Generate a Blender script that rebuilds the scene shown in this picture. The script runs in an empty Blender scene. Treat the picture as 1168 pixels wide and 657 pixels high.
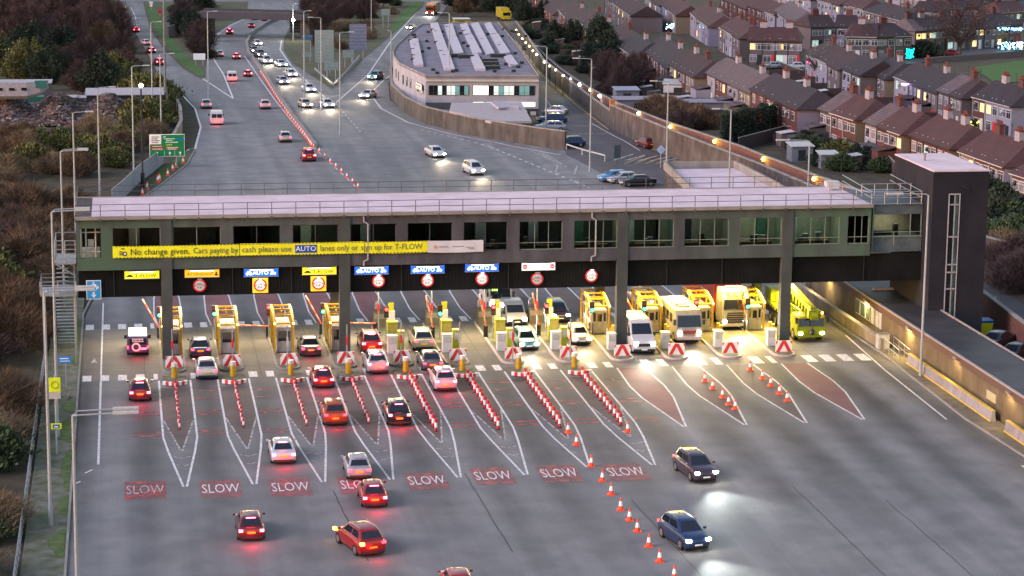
import bpy, math, random
from mathutils import Vector, Matrix
from mathutils.geometry import tessellate_polygon
R = math.radians
rnd = random.Random(7)
SC = bpy.context.scene
COL = SC.collection

# ------------------------------------------------------------------ camera
F_PX, W_PX, H_PX = 2705.44, 1168.0, 657.0
PITCH, YAW, ROLL = 0.1953, 0.1634, 0.0107
CAM = Vector((13.2026, -194.8054, 45.7126))
cy_, sy_ = math.cos(YAW), math.sin(YAW)
fwd = Vector((sy_*math.cos(PITCH), cy_*math.cos(PITCH), -math.sin(PITCH)))
rt0 = Vector((cy_, -sy_, 0)); up0 = rt0.cross(fwd)
rt = rt0*math.cos(ROLL)+up0*math.sin(ROLL); up = up0*math.cos(ROLL)-rt0*math.sin(ROLL)
cd = bpy.data.cameras.new('camera'); cam = bpy.data.objects.new('camera', cd); COL.objects.link(cam)
cam.matrix_world = Matrix(((rt.x, up.x, -fwd.x, CAM.x), (rt.y, up.y, -fwd.y, CAM.y), (rt.z, up.z, -fwd.z, CAM.z), (0, 0, 0, 1)))
cd.sensor_width = 36; cd.lens = F_PX/W_PX*36; cd.clip_start = 1; cd.clip_end = 6000
SC.camera = cam
# ------------------------------------------------------------------ world, sun, exposure
wd = bpy.data.worlds.new('World'); SC.world = wd; wd.use_nodes = True
wn = wd.node_tree; bg = wn.nodes['Background']
sky = wn.nodes.new('ShaderNodeTexSky'); sky.sky_type = 'NISHITA'; sky.sun_disc = False
sky.sun_elevation = R(3); sky.sun_rotation = R(250); sky.air_density = 1.0; sky.dust_density = 1.0
tint = wn.nodes.new('ShaderNodeMix'); tint.data_type = 'RGBA'; tint.blend_type = 'MULTIPLY'; tint.inputs[0].default_value = 1
tint.inputs[7].default_value = (0.88, 0.81, 0.93, 1)          # dusk haze takes the green out of the sky
wn.links.new(sky.outputs[0], tint.inputs[6]); wn.links.new(tint.outputs[2], bg.inputs[0])
bg.inputs[1].default_value = 0.15
sd = bpy.data.lights.new('sun', 'SUN'); sd.energy = 0.5; sd.angle = R(25); sd.color = (0.95, 0.82, 1.0)
so = bpy.data.objects.new('sun', sd); COL.objects.link(so)
so.rotation_euler = (R(58), 0, R(-70))
SC.view_settings.view_transform = 'Standard'; SC.view_settings.look = 'None'
SC.view_settings.exposure = 2.55; SC.view_settings.gamma = 1
SC.render.engine = 'CYCLES'
SC.cycles.use_denoising = True
SC.cycles.max_bounces = 5; SC.cycles.diffuse_bounces = 2; SC.cycles.glossy_bounces = 2; SC.cycles.transmission_bounces = 3
SC.cycles.transparent_max_bounces = 8; SC.cycles.caustics_reflective = False; SC.cycles.caustics_refractive = False
SC.cycles.sample_clamp_indirect = 4

# ------------------------------------------------------------------ terrain and photo-measured positions
Y0, SL = 140.0, 0.028
def gz(y): return 0.0 if y < Y0 else -SL*(y-Y0)
def ray(px, py): return fwd + rt*((px-W_PX/2)/F_PX) + up*(-(py-H_PX/2)/F_PX)
def G(px, py, dz=0.0):
    """point at height dz above the terrain seen at photo position px,py"""
    d = ray(px, py); t = (dz-CAM.z)/d.z; p = CAM+d*t
    if p.y > Y0:      # plane z = dz - SL*(y-Y0)
        t = (dz+SL*Y0-SL*CAM.y-CAM.z)/(d.z+SL*d.y); p = CAM+d*t
    return p
def GY(px, py, y):
    d = ray(px, py); return CAM+d*((y-CAM.y)/d.y)

# ------------------------------------------------------------------ materials
MATS = {}
def nodes(name):
    m = bpy.data.materials.new(name); m.use_nodes = True
    return m, m.node_tree, m.node_tree.nodes['Principled BSDF']
def mat(name, col, rough=0.7, metal=0.0, var=0.12, scale=3.0, spec=0.4, bump=0.0, col2=None, sc3=None, det=4, coat=0):
    """plain surface with soft noise variation"""
    if name in MATS: return MATS[name]
    m, t, b = nodes(name); L = t.links
    tc = t.nodes.new('ShaderNodeNewGeometry'); mp = t.nodes.new('ShaderNodeMapping')
    L.new(tc.outputs['Position'], mp.inputs[0]); mp.inputs['Scale'].default_value = sc3 or (1, 1, 1)
    n = t.nodes.new('ShaderNodeTexNoise'); n.inputs['Scale'].default_value = scale; n.inputs['Detail'].default_value = det
    L.new(mp.outputs[0], n.inputs['Vector'])
    r = t.nodes.new('ShaderNodeValToRGB'); r.color_ramp.elements[0].position = .33; r.color_ramp.elements[1].position = .67
    c2 = col2 or tuple(min(1, c*(1+var)) for c in col)
    c1 = col if col2 else tuple(c*(1-var) for c in col)
    r.color_ramp.elements[0].color = (*c1, 1); r.color_ramp.elements[1].color = (*c2, 1)
    L.new(n.outputs[0], r.inputs[0]); L.new(r.outputs[0], b.inputs['Base Color'])
    b.inputs['Roughness'].default_value = rough; b.inputs['Metallic'].default_value = metal
    b.inputs['Specular IOR Level'].default_value = spec
    if coat: b.inputs['Coat Weight'].default_value = coat; b.inputs['Coat Roughness'].default_value = .08
    if bump:
        bp = t.nodes.new('ShaderNodeBump'); bp.inputs['Strength'].default_value = bump; L.new(n.outputs[0], bp.inputs['Height']); L.new(bp.outputs[0], b.inputs['Normal'])
    MATS[name] = m; return m
def glow(name, col, s, base=None):
    if name in MATS: return MATS[name]
    m, t, b = nodes(name)
    b.inputs['Base Color'].default_value = (*(base or col), 1); b.inputs['Emission Color'].default_value = (*col, 1)
    b.inputs['Emission Strength'].default_value = s; b.inputs['Roughness'].default_value = .4
    MATS[name] = m; return m
def paint(name, col, metal=0.3): return mat('paint_'+name, col, rough=.28, metal=metal, var=.05, scale=1.5, spec=.5, coat=.6)
def asphalt(name, base, warm, streak=1.0, lanes=0.0):
    m, t, b = nodes(name); L = t.links; N = t.nodes.new
    g = N('ShaderNodeNewGeometry')
    def noise(scale, sc3, det=5):
        mp = N('ShaderNodeMapping'); mp.inputs['Scale'].default_value = sc3; L.new(g.outputs['Position'], mp.inputs[0])
        n = N('ShaderNodeTexNoise'); n.inputs['Scale'].default_value = scale; n.inputs['Detail'].default_value = det; L.new(mp.outputs[0], n.inputs['Vector']); return n.outputs[0]
    big = noise(.05, (1, .6, 1)); st = noise(.55, (1, .035, 1), 3); fine = noise(9, (1, 1, 1), 6); mid = noise(.35, (1, 1, 1), 5)
    def ramp(i, p0, c0, p1, c1):
        r = N('ShaderNodeValToRGB'); e = r.color_ramp.elements; e[0].position = p0; e[1].position = p1; e[0].color = (*c0, 1); e[1].color = (*c1, 1); L.new(i, r.inputs[0]); return r.outputs[0]
    def mul(a, c, f=1.0):
        x = N('ShaderNodeMix'); x.data_type = 'RGBA'; x.blend_type = 'MULTIPLY'; x.inputs[0].default_value = f; L.new(a, x.inputs[6]); L.new(c, x.inputs[7]); return x.outputs[2]
    c = ramp(big, .35, base, .65, warm)
    c = mul(c, ramp(st, .36, (.62, .63, .66), .64, (1.15, 1.14, 1.12)), .5*streak)
    c = mul(c, ramp(mid, .38, (.84, .84, .85), .6, (1.05, 1.05, 1.05)))
    c = mul(c, ramp(fine, .3, (.8, .8, .8), .7, (1.15, 1.15, 1.15)), .7)
    if lanes:      # oil and tyre darkening down the middle of every lane
        sp = N('ShaderNodeSeparateXYZ'); L.new(g.outputs['Position'], sp.inputs[0])
        def mth(op, a_, b_=None):
            q = N('ShaderNodeMath'); q.operation = op
            for i_, v_ in enumerate((a_, b_)):
                if v_ is None: continue
                if isinstance(v_, (int, float)): q.inputs[i_].default_value = v_
                else: L.new(v_, q.inputs[i_])
            return q.outputs[0]
        ph = mth('ADD', mth('MULTIPLY', mth('SUBTRACT', sp.outputs[0], 19.197), 2*math.pi/4.8), mth('MULTIPLY', noise(.12, (1, .3, 1), 2), 1.5))
        co = mth('COSINE', mth('SUBTRACT', ph, .75))
        msk = N('ShaderNodeMapRange'); L.new(mth('ABSOLUTE', mth('ADD', sp.outputs[1], 2)), msk.inputs[0]); msk.inputs[1].default_value = 22; msk.inputs[2].default_value = 55; msk.inputs[3].default_value = 1; msk.inputs[4].default_value = .15
        k_ = mth('MULTIPLY', mth('MULTIPLY', mth('ADD', co, 1), msk.outputs[0]), mth('MULTIPLY', noise(.3, (1, .15, 1), 3), .5*lanes))
        inv = mth('SUBTRACT', 1.0, k_); cc = N('ShaderNodeCombineColor')
        for i_ in range(3): L.new(inv, cc.inputs[i_])
        c = mul(c, cc.outputs[0])
    L.new(c, b.inputs['Base Color'])
    rr = N('ShaderNodeMapRange'); L.new(st, rr.inputs[0]); rr.inputs[3].default_value = .62; rr.inputs[4].default_value = .88; L.new(rr.outputs[0], b.inputs['Roughness'])
    bp = N('ShaderNodeBump'); bp.inputs['Strength'].default_value = .25; bp.inputs['Distance'].default_value = .02; L.new(fine, bp.inputs['Height']); L.new(bp.outputs[0], b.inputs['Normal'])
    b.inputs['Specular IOR Level'].default_value = .35
    MATS[name] = m; return m
M_ASPH = asphalt('asphalt', (.172, .174, .168), (.215, .212, .204), 1.0, 1.0)
M_APRON = asphalt('concrete_apron', (.19, .17, .135), (.25, .225, .18), .9, .8)
M_LENS = asphalt('buff_surfacing', (.11, .088, .078), (.145, .112, .098), .9)
M_RED = asphalt('red_surfacing', (.20, .055, .06), (.26, .07, .075), .7)
M_REDROAD = asphalt('faded_red_surfacing', (.19, .075, .078), (.23, .105, .10), .9)
def worn(name, col, lo=.42, hi=.5, scale=2.2, lowa=.25):
    """road paint worn away in patches: transparent where worn"""
    m, t, b = nodes(name); L = t.links; N = t.nodes.new
    g = N('ShaderNodeNewGeometry'); n = N('ShaderNodeTexNoise'); n.inputs['Scale'].default_value = scale; n.inputs['Detail'].default_value = 8
    L.new(g.outputs['Position'], n.inputs['Vector']); r = N('ShaderNodeMapRange'); r.inputs[1].default_value = lo-.12; r.inputs[2].default_value = hi-.06; r.inputs[3].default_value = lowa; r.inputs[4].default_value = 1
    L.new(n.outputs[0], r.inputs[0]); L.new(r.outputs[0], b.inputs['Alpha']); b.inputs['Base Color'].default_value = (*col, 1); b.inputs['Roughness'].default_value = .6
    MATS[name] = m; return m
M_WHITE = worn('road_paint_white', (.66, .64, .63), .48, .60, 3.5, .62)
M_WHITEF = worn('road_paint_faded', (.42, .39, .38), .5, .6)
M_REDP = worn('road_paint_red', (.38, .11, .11), .46, .80, 1.2, .15)
M_REDF = worn('road_paint_red_faint', (.40, .06, .065), .52, .72, 1.2, .15)
M_YEL = worn('road_paint_yellow', (.62, .42, .05))
def concrete(name, c1, c2, green_cast=None, cast_x=None, grime=.35):
    m, t, b = nodes(name); L = t.links; N = t.nodes.new
    g = N('ShaderNodeNewGeometry')
    def noise(scale, sc3, det=5):
        mp = N('ShaderNodeMapping'); mp.inputs['Scale'].default_value = sc3; L.new(g.outputs['Position'], mp.inputs[0])
        n = N('ShaderNodeTexNoise'); n.inputs['Scale'].default_value = scale; n.inputs['Detail'].default_value = det; L.new(mp.outputs[0], n.inputs['Vector']); return n.outputs[0]
    def ramp(i, p0, c0, p1, c1_):
        r = N('ShaderNodeValToRGB'); e = r.color_ramp.elements; e[0].position = p0; e[1].position = p1; e[0].color = (*c0, 1); e[1].color = (*c1_, 1); L.new(i, r.inputs[0]); return r.outputs[0]
    def mix(a, c, f, bt='MIX'):
        x = N('ShaderNodeMix'); x.data_type = 'RGBA'; x.blend_type = bt
        if isinstance(f, float): x.inputs[0].default_value = f
        else: L.new(f, x.inputs[0])
        L.new(a, x.inputs[6])
        if isinstance(c, tuple): x.inputs[7].default_value = (*c, 1)
        else: L.new(c, x.inputs[7])
        return x.outputs[2]
    c = ramp(noise(.5, (1, 1, 1)), .35, c1, .65, c2)
    c = mix(c, ramp(noise(.9, (1, 1, .3), 9), .38, (.55, .54, .52), .66, (1, 1, 1)), grime, 'MULTIPLY')
    c = mix(c, ramp(noise(14, (1, 1, 1), 3), .3, (.85, .85, .85), .7, (1.1, 1.1, 1.1)), .6, 'MULTIPLY')
    if green_cast:  # greenish lamp light painted into the concrete colour, broken up by noise
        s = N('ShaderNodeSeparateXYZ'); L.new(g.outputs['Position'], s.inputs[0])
        a = N('ShaderNodeMapRange'); a.inputs[1].default_value = cast_x[0]; a.inputs[2].default_value = cast_x[1]; a.inputs[3].default_value = 1; a.inputs[4].default_value = 0; L.new(s.outputs[0], a.inputs[0])
        d = N('ShaderNodeMapRange'); d.inputs[1].default_value = cast_x[2]; d.inputs[2].default_value = cast_x[3]; L.new(s.outputs[0], d.inputs[0])
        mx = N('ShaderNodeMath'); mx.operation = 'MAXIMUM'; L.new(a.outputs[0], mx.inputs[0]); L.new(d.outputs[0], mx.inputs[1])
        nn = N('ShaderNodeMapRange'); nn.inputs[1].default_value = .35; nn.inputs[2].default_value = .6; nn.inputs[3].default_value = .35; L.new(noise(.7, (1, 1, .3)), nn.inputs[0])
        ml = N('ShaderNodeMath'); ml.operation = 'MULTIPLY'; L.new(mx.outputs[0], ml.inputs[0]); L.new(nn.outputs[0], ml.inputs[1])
        c = mix(c, green_cast, ml.outputs[0])
    L.new(c, b.inputs['Base Color']); b.inputs['Roughness'].default_value = .85; b.inputs['Specular IOR Level'].default_value = .2
    MATS[name] = m; return m
M_CONC = concrete('concrete_facade', (.078, .080, .092), (.10, .102, .115), (.07, .125, .08), (9, 34, 56, 78), grime=.7)  # green fluorescent cast at both facade ends is put into the colour
M_CONCW = concrete('retaining_concrete', (.085, .077, .070), (.125, .112, .10), grime=.8)
M_ROOFP = concrete('pale_roof_membrane', (.56, .45, .47), (.66, .54, .56), grime=.12)
M_KERB = concrete('kerb_concrete', (.22, .21, .19), (.30, .28, .25), grime=.2)
M_MOSSC = concrete('mossy_concrete', (.12, .125, .09), (.19, .18, .14), grime=.5)
M_TOWER = concrete('dark_cladding', (.017, .017, .024), (.023, .023, .031), grime=.2)
M_CLAD = concrete('black_corrugated_cladding', (.006, .007, .0075), (.010, .012, .012), grime=.5)
M_STEEL = mat('galvanised_steel', (.32, .35, .37), .45, .5)
M_POLE = mat('lamp_post_paint', (.34, .38, .40), .45, .3, var=.08)
M_DARK = mat('dark_metal', (.03, .032, .035), .5, .3)
M_RAIL = mat('railing_steel', (.10, .095, .11), .5, .4)
M_BLK = mat('black_rubber', (.012, .012, .013), .75)
M_GLASSD = mat('dark_glass', (.012, .015, .02), .06, 0, var=.3, spec=.9)
M_CARGL = mat('car_glass', (.010, .014, .022), .05, 0, var=.2, spec=.9)
M_RIM = mat('wheel_rim', (.35, .35, .36), .35, .8)
M_BRICK = mat('red_brick', (.080, .030, .026), .9, col2=(.115, .042, .036), scale=5)
M_BRICKW = mat('brick_wall_brown', (.12, .05, .038), .9, col2=(.17, .072, .055), scale=2)
M_BOOTHY = mat('booth_yellow_paint', (.50, .30, .012), .4, .1, var=.12)
M_LIME = mat('machine_lime_paint', (.42, .42, .02), .45)
M_WHT = mat('white_plastic', (.55, .54, .52), .4, var=.05)
M_GREYP = mat('pale_grey_panel', (.42, .42, .40), .5)
M_ORNG = mat('cone_orange', (.85, .09, .03), .5, var=.05)
M_REDS = mat('sign_red', (.62, .02, .03), .45, var=.05)
M_REFL = mat('reflective_white', (.85, .84, .82), .35, var=.03)
M_YPL = mat('number_plate_yellow', (.80, .55, .03), .4, var=.02)
M_GRASS = mat('verge_grass', (.035, .085, .012), .95, col2=(.11, .14, .045), scale=1.3, bump=.5, det=8)
M_LAWN = mat('lawn_green', (.03, .10, .012), .95, col2=(.055, .12, .02), scale=.6, det=8)
M_EARTH = mat('scrub_earth', (.035, .027, .018), .98, col2=(.075, .062, .03), scale=.5, bump=.6, det=9)
M_PATH = mat('mossy_pavement', (.17, .165, .13), .95, col2=(.075, .09, .04), scale=.9, det=8)

# ------------------------------------------------------------------ mesh helpers
class MB:
    def __init__(s): s.v = []; s.f = []; s.m = []
    def add(s, vs, fs, m=0):
        o = len(s.v); s.v += [tuple(v) for v in vs]; s.f += [tuple(i+o for i in f) for f in fs]; s.m += [m]*len(fs); return s
    def bx(s, x0, x1, y0, y1, z0, z1, m=0):
        v = [(x, y, z) for z in (z0, z1) for y in (y0, y1) for x in (x0, x1)]
        return s.add(v, [(0, 2, 3, 1), (4, 5, 7, 6), (0, 1, 5, 4), (2, 6, 7, 3), (0, 4, 6, 2), (1, 3, 7, 5)], m)
    def box(s, c, d, rz=0, m=0, rx=0, ry=0):
        Mx = Matrix.Rotation(rz, 3, 'Z') @ Matrix.Rotation(ry, 3, 'Y') @ Matrix.Rotation(rx, 3, 'X'); c = Vector(c)
        v = [c+Mx@Vector((x*d[0]/2, y*d[1]/2, z*d[2]/2)) for z in (-1, 1) for y in (-1, 1) for x in (-1, 1)]
        return s.add(v, [(0, 2, 3, 1), (4, 5, 7, 6), (0, 1, 5, 4), (2, 6, 7, 3), (0, 4, 6, 2), (1, 3, 7, 5)], m)
    def prism(s, pts, z0, z1, m=0, mt=None):
        n = len(pts); v = [(p[0], p[1], z0+(p[2] if len(p) > 2 else 0)) for p in pts]+[(p[0], p[1], z1+(p[2] if len(p) > 2 else 0)) for p in pts]
        s.add(v, [(i, (i+1) % n, n+(i+1) % n, n+i) for i in range(n)], m)
        tris = tessellate_polygon([[Vector((p[0], p[1], 0)) for p in pts]])
        o = len(s.v)-2*n
        for t in tris:
            a, b, c = [Vector(s.v[o+n+i]) for i in t]
            t2 = t if (b-a).cross(c-a).z > 0 else (t[0], t[2], t[1])
            s.f.append(tuple(o+n+i for i in t2)); s.m.append(m if mt is None else mt)
            s.f.append(tuple(o+i for i in reversed(t2))); s.m.append(m)
        return s
    def cyl(s, p0, p1, r0, r1=None, n=8, m=0):
        p0 = Vector(p0); p1 = Vector(p1); r1 = r0 if r1 is None else r1; d = (p1-p0)
        if d.length < 1e-6: return s
        d.normalize(); a = d.orthogonal().normalized(); b = d.cross(a)
        v = []
        for p, r in ((p0, r0), (p1, r1)):
            for i in range(n):
                q = 2*math.pi*i/n; v.append(p+a*(r*math.cos(q))+b*(r*math.sin(q)))
        fs = [(i, (i+1) % n, n+(i+1) % n, n+i) for i in range(n)]+[tuple(range(n-1, -1, -1)), tuple(range(n, 2*n))]
        return s.add(v, fs, m)
    def path(s, pts, r, n=6, m=0):
        for a, b in zip(pts, pts[1:]): s.cyl(a, b, r, r, n, m)
        return s
    def quad(s, a, b, c, d, m=0): return s.add([a, b, c, d], [(0, 1, 2, 3)], m)
    def slab(s, q, t, m=0):
        """quad q thickened by t along its normal"""
        q = [Vector(p) for p in q]; n = (q[1]-q[0]).cross(q[-1]-q[0]).normalized()*t
        k = len(q); v = q+[p+n for p in q]
        return s.add(v, [tuple(range(k-1, -1, -1)), tuple(range(k, 2*k))]+[(i, (i+1) % k, k+(i+1) % k, k+i) for i in range(k)], m)
    def ball(s, c, r, m=0, n=8, k=5, sz=1):
        c = Vector(c); v = [c+Vector((0, 0, r*sz))]
        for j in range(1, k):
            a = math.pi*j/k
            for i in range(n): q = 2*math.pi*i/n; v.append(c+Vector((r*math.sin(a)*math.cos(q), r*math.sin(a)*math.sin(q), r*sz*math.cos(a))))
        v.append(c-Vector((0, 0, r*sz)))
        fs = [(0, 1+i, 1+(i+1) % n) for i in range(n)]
        for j in range(k-2):
            o = 1+j*n; fs += [(o+i, o+n+i, o+n+(i+1) % n, o+(i+1) % n) for i in range(n)]
        o = 1+(k-2)*n; e = len(v)-1; fs += [(o+(i+1) % n, o+i, e) for i in range(n)]
        return s.add(v, fs, m)
    def loft(s, rings, m=0, cap=True):
        n = len(rings[0]); v = [p for r in rings for p in r]; fs = []
        for j in range(len(rings)-1): fs += [(j*n+i, j*n+(i+1) % n, (j+1)*n+(i+1) % n, (j+1)*n+i) for i in range(n)]
        if cap: fs += [tuple(range(n-1, -1, -1)), tuple((len(rings)-1)*n+i for i in range(n))]
        return s.add(v, fs, m)
    def build(s, name, mats, parent=None, world=False, smooth=None, origin=None):
        me = bpy.data.meshes.new(name)
        off = Vector((0, 0, 0))
        if parent is None and not world:
            if origin is None:
                xs = [v[0] for v in s.v]; ys = [v[1] for v in s.v]; zs = [v[2] for v in s.v]
                off = Vector(((min(xs)+max(xs))/2, (min(ys)+max(ys))/2, min(zs)))
            else: off = Vector(origin)
        elif parent is not None and world:
            p = parent
            while p is not None: off += p.location; p = p.parent
        me.from_pydata([(v[0]-off.x, v[1]-off.y, v[2]-off.z) for v in s.v], [], s.f)
        mats = mats if isinstance(mats, (list, tuple)) else [mats]
        for q in mats: me.materials.append(q)
        if len(mats) > 1: me.polygons.foreach_set('material_index', s.m)
        if smooth:
            me.polygons.foreach_set('use_smooth', [True]*len(me.polygons))
            try: me.set_sharp_from_angle(angle=R(smooth))
            except Exception: pass
        me.update(); o = bpy.data.objects.new(name, me); COL.objects.link(o)
        if parent is None and not world: o.location = off
        if parent is not None: o.parent = parent
        return o
def tag(o, label, cat, group=None, kind=None):
    if label: o['label'] = label
    if cat: o['category'] = cat
    if group: o['group'] = group
    if kind: o['kind'] = kind
    return o
def thing(name, label, cat, loc=(0, 0, 0), rz=0, group=None):
    o = bpy.data.objects.new(name, None); COL.objects.link(o); o.location = loc; o.rotation_euler = (0, 0, rz)
    o.empty_display_size = .3
    return tag(o, label, cat, group)
def dup(root, loc=None, rz=None, label=None, group=None, scale=None, parent=None):
    c = root.copy(); COL.objects.link(c)
    if parent is not None: c.parent = parent
    if loc is not None: c.location = loc
    if rz is not None: c.rotation_euler = (0, 0, rz)
    if scale is not None: c.scale = scale if isinstance(scale, (tuple, list, Vector)) else (scale,)*3
    if label: c['label'] = label
    if group: c['group'] = group
    for ch in list(root.children): dup(ch, parent=c)
    return c
def setmat(o, m, slot=0):
    o.material_slots[slot].link = 'OBJECT'; o.material_slots[slot].material = m
def struct(o, label=None, cat='ground'):
    o['kind'] = 'structure'
    if label: o['label'] = label; o['category'] = cat
    return o
def text(body, size, m, parent, loc, name='lettering', rz=0, align='CENTER', flat=False, sx=1.0, ext=.012, world=False):
    cu = bpy.data.curves.new('t', 'FONT'); cu.body = body; cu.size = size; cu.align_x = align; cu.align_y = 'CENTER'; cu.extrude = ext; cu.resolution_u = 2
    t = bpy.data.objects.new('t', cu); COL.objects.link(t)
    bpy.context.view_layer.update()
    me = bpy.data.meshes.new_from_object(t.evaluated_get(bpy.context.evaluated_depsgraph_get()))
    bpy.data.objects.remove(t); bpy.data.curves.remove(cu)
    Mx = Matrix.Diagonal((sx, 1, 1, 1))
    if not flat: Mx = Matrix.Rotation(R(90), 4, 'X') @ Mx
    me.transform(Matrix.Rotation(rz, 4, 'Z') @ Mx); me.materials.clear(); me.materials.append(m); me.name = name
    o = bpy.data.objects.new(name, me); COL.objects.link(o)
    loc = Vector(loc)
    if parent is not None:
        o.parent = parent
        if world:
            p = parent
            while p is not None: loc = loc-p.location; p = p.parent
    o.location = loc
    return o
# flat sheets laid on the terrain (split where the slope starts)
def clip(poly, keep_low):
    out = []; n = len(poly)
    for i in range(n):
        a, b = poly[i], poly[(i+1) % n]; ia = (a[1] <= Y0) == keep_low; ib = (b[1] <= Y0) == keep_low
        if ia: out.append(a)
        if ia != ib:
            t = (Y0-a[1])/(b[1]-a[1]); out.append((a[0]+t*(b[0]-a[0]), Y0))
    return out
def sheet(mb, poly, z, m=0):
    pts = [(p[0], p[1]) for p in poly]
    for t in tessellate_polygon([[Vector((p[0], p[1], 0)) for p in pts]]):
        tri = [pts[i] for i in t]
        for low in (True, False):
            c = clip(tri, low)
            if len(c) >= 3:
                v = [(p[0], p[1], gz(p[1])+z) for p in c]
                a = sum(v[i][0]*v[(i+1) % len(v)][1]-v[(i+1) % len(v)][0]*v[i][1] for i in range(len(v)))
                if abs(a) < 1e-7: continue
                if a < 0: v.reverse()
                mb.add(v, [tuple(range(len(v)))], m)
def strip(mb, pts, w, z, m=0, closed=False):
    pts = [Vector((p[0], p[1])) for p in pts]; n = len(pts)
    def nrm(i):
        a = pts[max(0, i-1)]; b = pts[min(n-1, i+1)]; d = (b-a).normalized(); return Vector((-d.y, d.x))*w/2
    for i in range(n-1):
        a, b = nrm(i), nrm(i+1); sheet(mb, [pts[i]+a, pts[i+1]+b, pts[i+1]-b, pts[i]-a], z, m)
def dashes(mb, a, b, w, on, off, z, m=0):
    a = Vector((a[0], a[1])); b = Vector((b[0], b[1])); L = (b-a).length; d = (b-a)/L; s = 0
    while s < L: strip(mb, [a+d*s, a+d*min(L, s+on)], w, z, m); s += on+off
def PX(*pts, dz=0): return [G(x, y, dz) for x, y in pts]
def ribbon_wall(name, base, h, t, m, label, cat='wall', cap=None, top_px=None, z0=-1.0):
    """wall following ground points"""
    mb = MB(); P = [Vector((p[0], p[1])) for p in base]
    hs = h if isinstance(h, list) else [h]*len(P)
    def nrm(i):
        a = P[max(0, i-1)]; b = P[min(len(P)-1, i+1)]; d = (b-a).normalized(); return Vector((-d.y, d.x))*t/2
    def rings(tt, za, zb):
        rs = []
        for i, p in enumerate(P):
            n = nrm(i)*tt; g = gz(p.y)
            rs.append([(p.x+n.x, p.y+n.y, g+za(i)), (p.x+n.x, p.y+n.y, g+zb(i)), (p.x-n.x, p.y-n.y, g+zb(i)), (p.x-n.x, p.y-n.y, g+za(i))])
        return rs
    mb.loft(rings(1, lambda i: z0, lambda i: hs[i]))
    root = thing(name, label, cat, (P[0].x, P[0].y, gz(P[0].y)))
    mb.build('wall_face', m, root, world=True)
    c = MB(); c.loft(rings(1.5, lambda i: hs[i]+.003, lambda i: hs[i]+.12)); c.build('coping', cap or M_KERB, root, world=True)
    return root
LX = lambda i: 16.797+4.8*i

# ================================================================== GROUND AND ROADS
g = MB()
sheet(g, [(-900, -300), (1400, -300), (1400, 3000), (-900, 3000)], -.06)
struct(g.build('ground', M_EARTH, world=True), 'rough dark earth and scrub ground around the roads', 'ground')
a = MB()
outer = [(9.0, -100), (9.0, 22)] + PX((165, 224), (181, 213), (213, 188), (222, 172), (225, 160), (230, 145), (225, 126), (211, 108), (196, 96), (180, 84), (168, 60), (150, 30), (138, 5), (133, -12),
      (522, -12), (505, 14), (470, 58), (448, 83), (443, 95), (445, 114), (461, 128), (487, 141), (539, 154), (580, 160), (646, 172), (760, 190), (880, 232)) + [(83, 30), (79.8, 20), (79.8, -100)]
sheet(a, outer, 0.0)
struct(a.build('road', M_ASPH, world=True), 'wide grey asphalt toll plaza and the roads leading to it', 'road')
a = MB()
service = PX((645, 176), (645, 160), (618, 150), (612, 120), (600, 78), (585, 42), (568, 16), (584, 14), (600, 50), (616, 80), (697, 145), (731, 168), (805, 189), (880, 212), (960, 240)) + [(86, 40), (80, 45)]
sheet(a, service, .012)
sheet(a, [(84.7, -60), (84.7, 40), (99, 40), (99, -60)], .012)
struct(a.build('service_road', asphalt('service_asphalt', (.072, .064, .070), (.095, .085, .09)), world=True), 'dark service road and car park behind the toll plaza', 'road')
# concrete apron under the canopy
a = MB(); a_pts = [(9.05, -2.3), (9.05, 18.6), (78.2, 18.6), (78.2, -2.3)]
sheet(a, a_pts, .006)
struct(a.build('apron_pavement', M_APRON, world=True), 'pale concrete apron between the toll gates', 'pavement')
a = MB()
for y in (2.2, 8.5, 14): strip(a, [(9.1, y), (78.1, y)], .07, .011)
for i in range(-1, 13): strip(a, [(LX(i)+2.4, -2.2), (LX(i)+2.4, 18.5)], .06, .015)
# surface joints and cracks on the plaza
for (p, q) in [((905, 555), (1010, 657)), ((1010, 570), (1110, 657)), ((530, 540), (585, 630)), ((720, 570), (800, 657)), ((380, 560), (420, 640))]:
    A, B = G(*p), G(*q); n = 12; pts = []
    for k in range(n+1):
        t = k/n; pts.append((A.x+(B.x-A.x)*t+rnd.uniform(-.05, .05), A.y+(B.y-A.y)*t))
    strip(a, pts, .07, .011)
for y in (34, 60, 88): strip(a, [(9.4, y), (76, y+rnd.uniform(-.5, .5))], .05, .011)
struct(a.build('road_joints', mat('joint_tar', (.062, .06, .058), .8), world=True), 'dark tar joints crossing the asphalt', 'road')
# left verge and pavement strip
a = MB(); sheet(a, [(6.3, -80), (6.3, 60), (9.0, 60), (9.0, -80)], .10)
struct(a.build('verge_path', M_PATH, world=True), 'mossy paved verge along the left kerb', 'path')
a = MB()
for (y0, y1, w) in [(-50, -44, 1.1), (-41, -36, .8), (-35, -24, .6), (-22, -14, 1.5), (-13, -9, 1.2), (3, 8, .8), (12, 22, 1.2)]:
    n = 8; pts = []
    for k in range(n+1): pts.append((8.75-w*rnd.uniform(.6, 1.0)*math.sin(math.pi*(k+.5)/(n+1)), y0+(y1-y0)*k/n))
    sheet(a, [(8.85, y0)]+pts+[(8.85, y1)], .125)
tag(a.build('grass_verge', M_GRASS, world=True), 'bright green grass tufts on the left verge', 'grass', kind='stuff')
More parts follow.
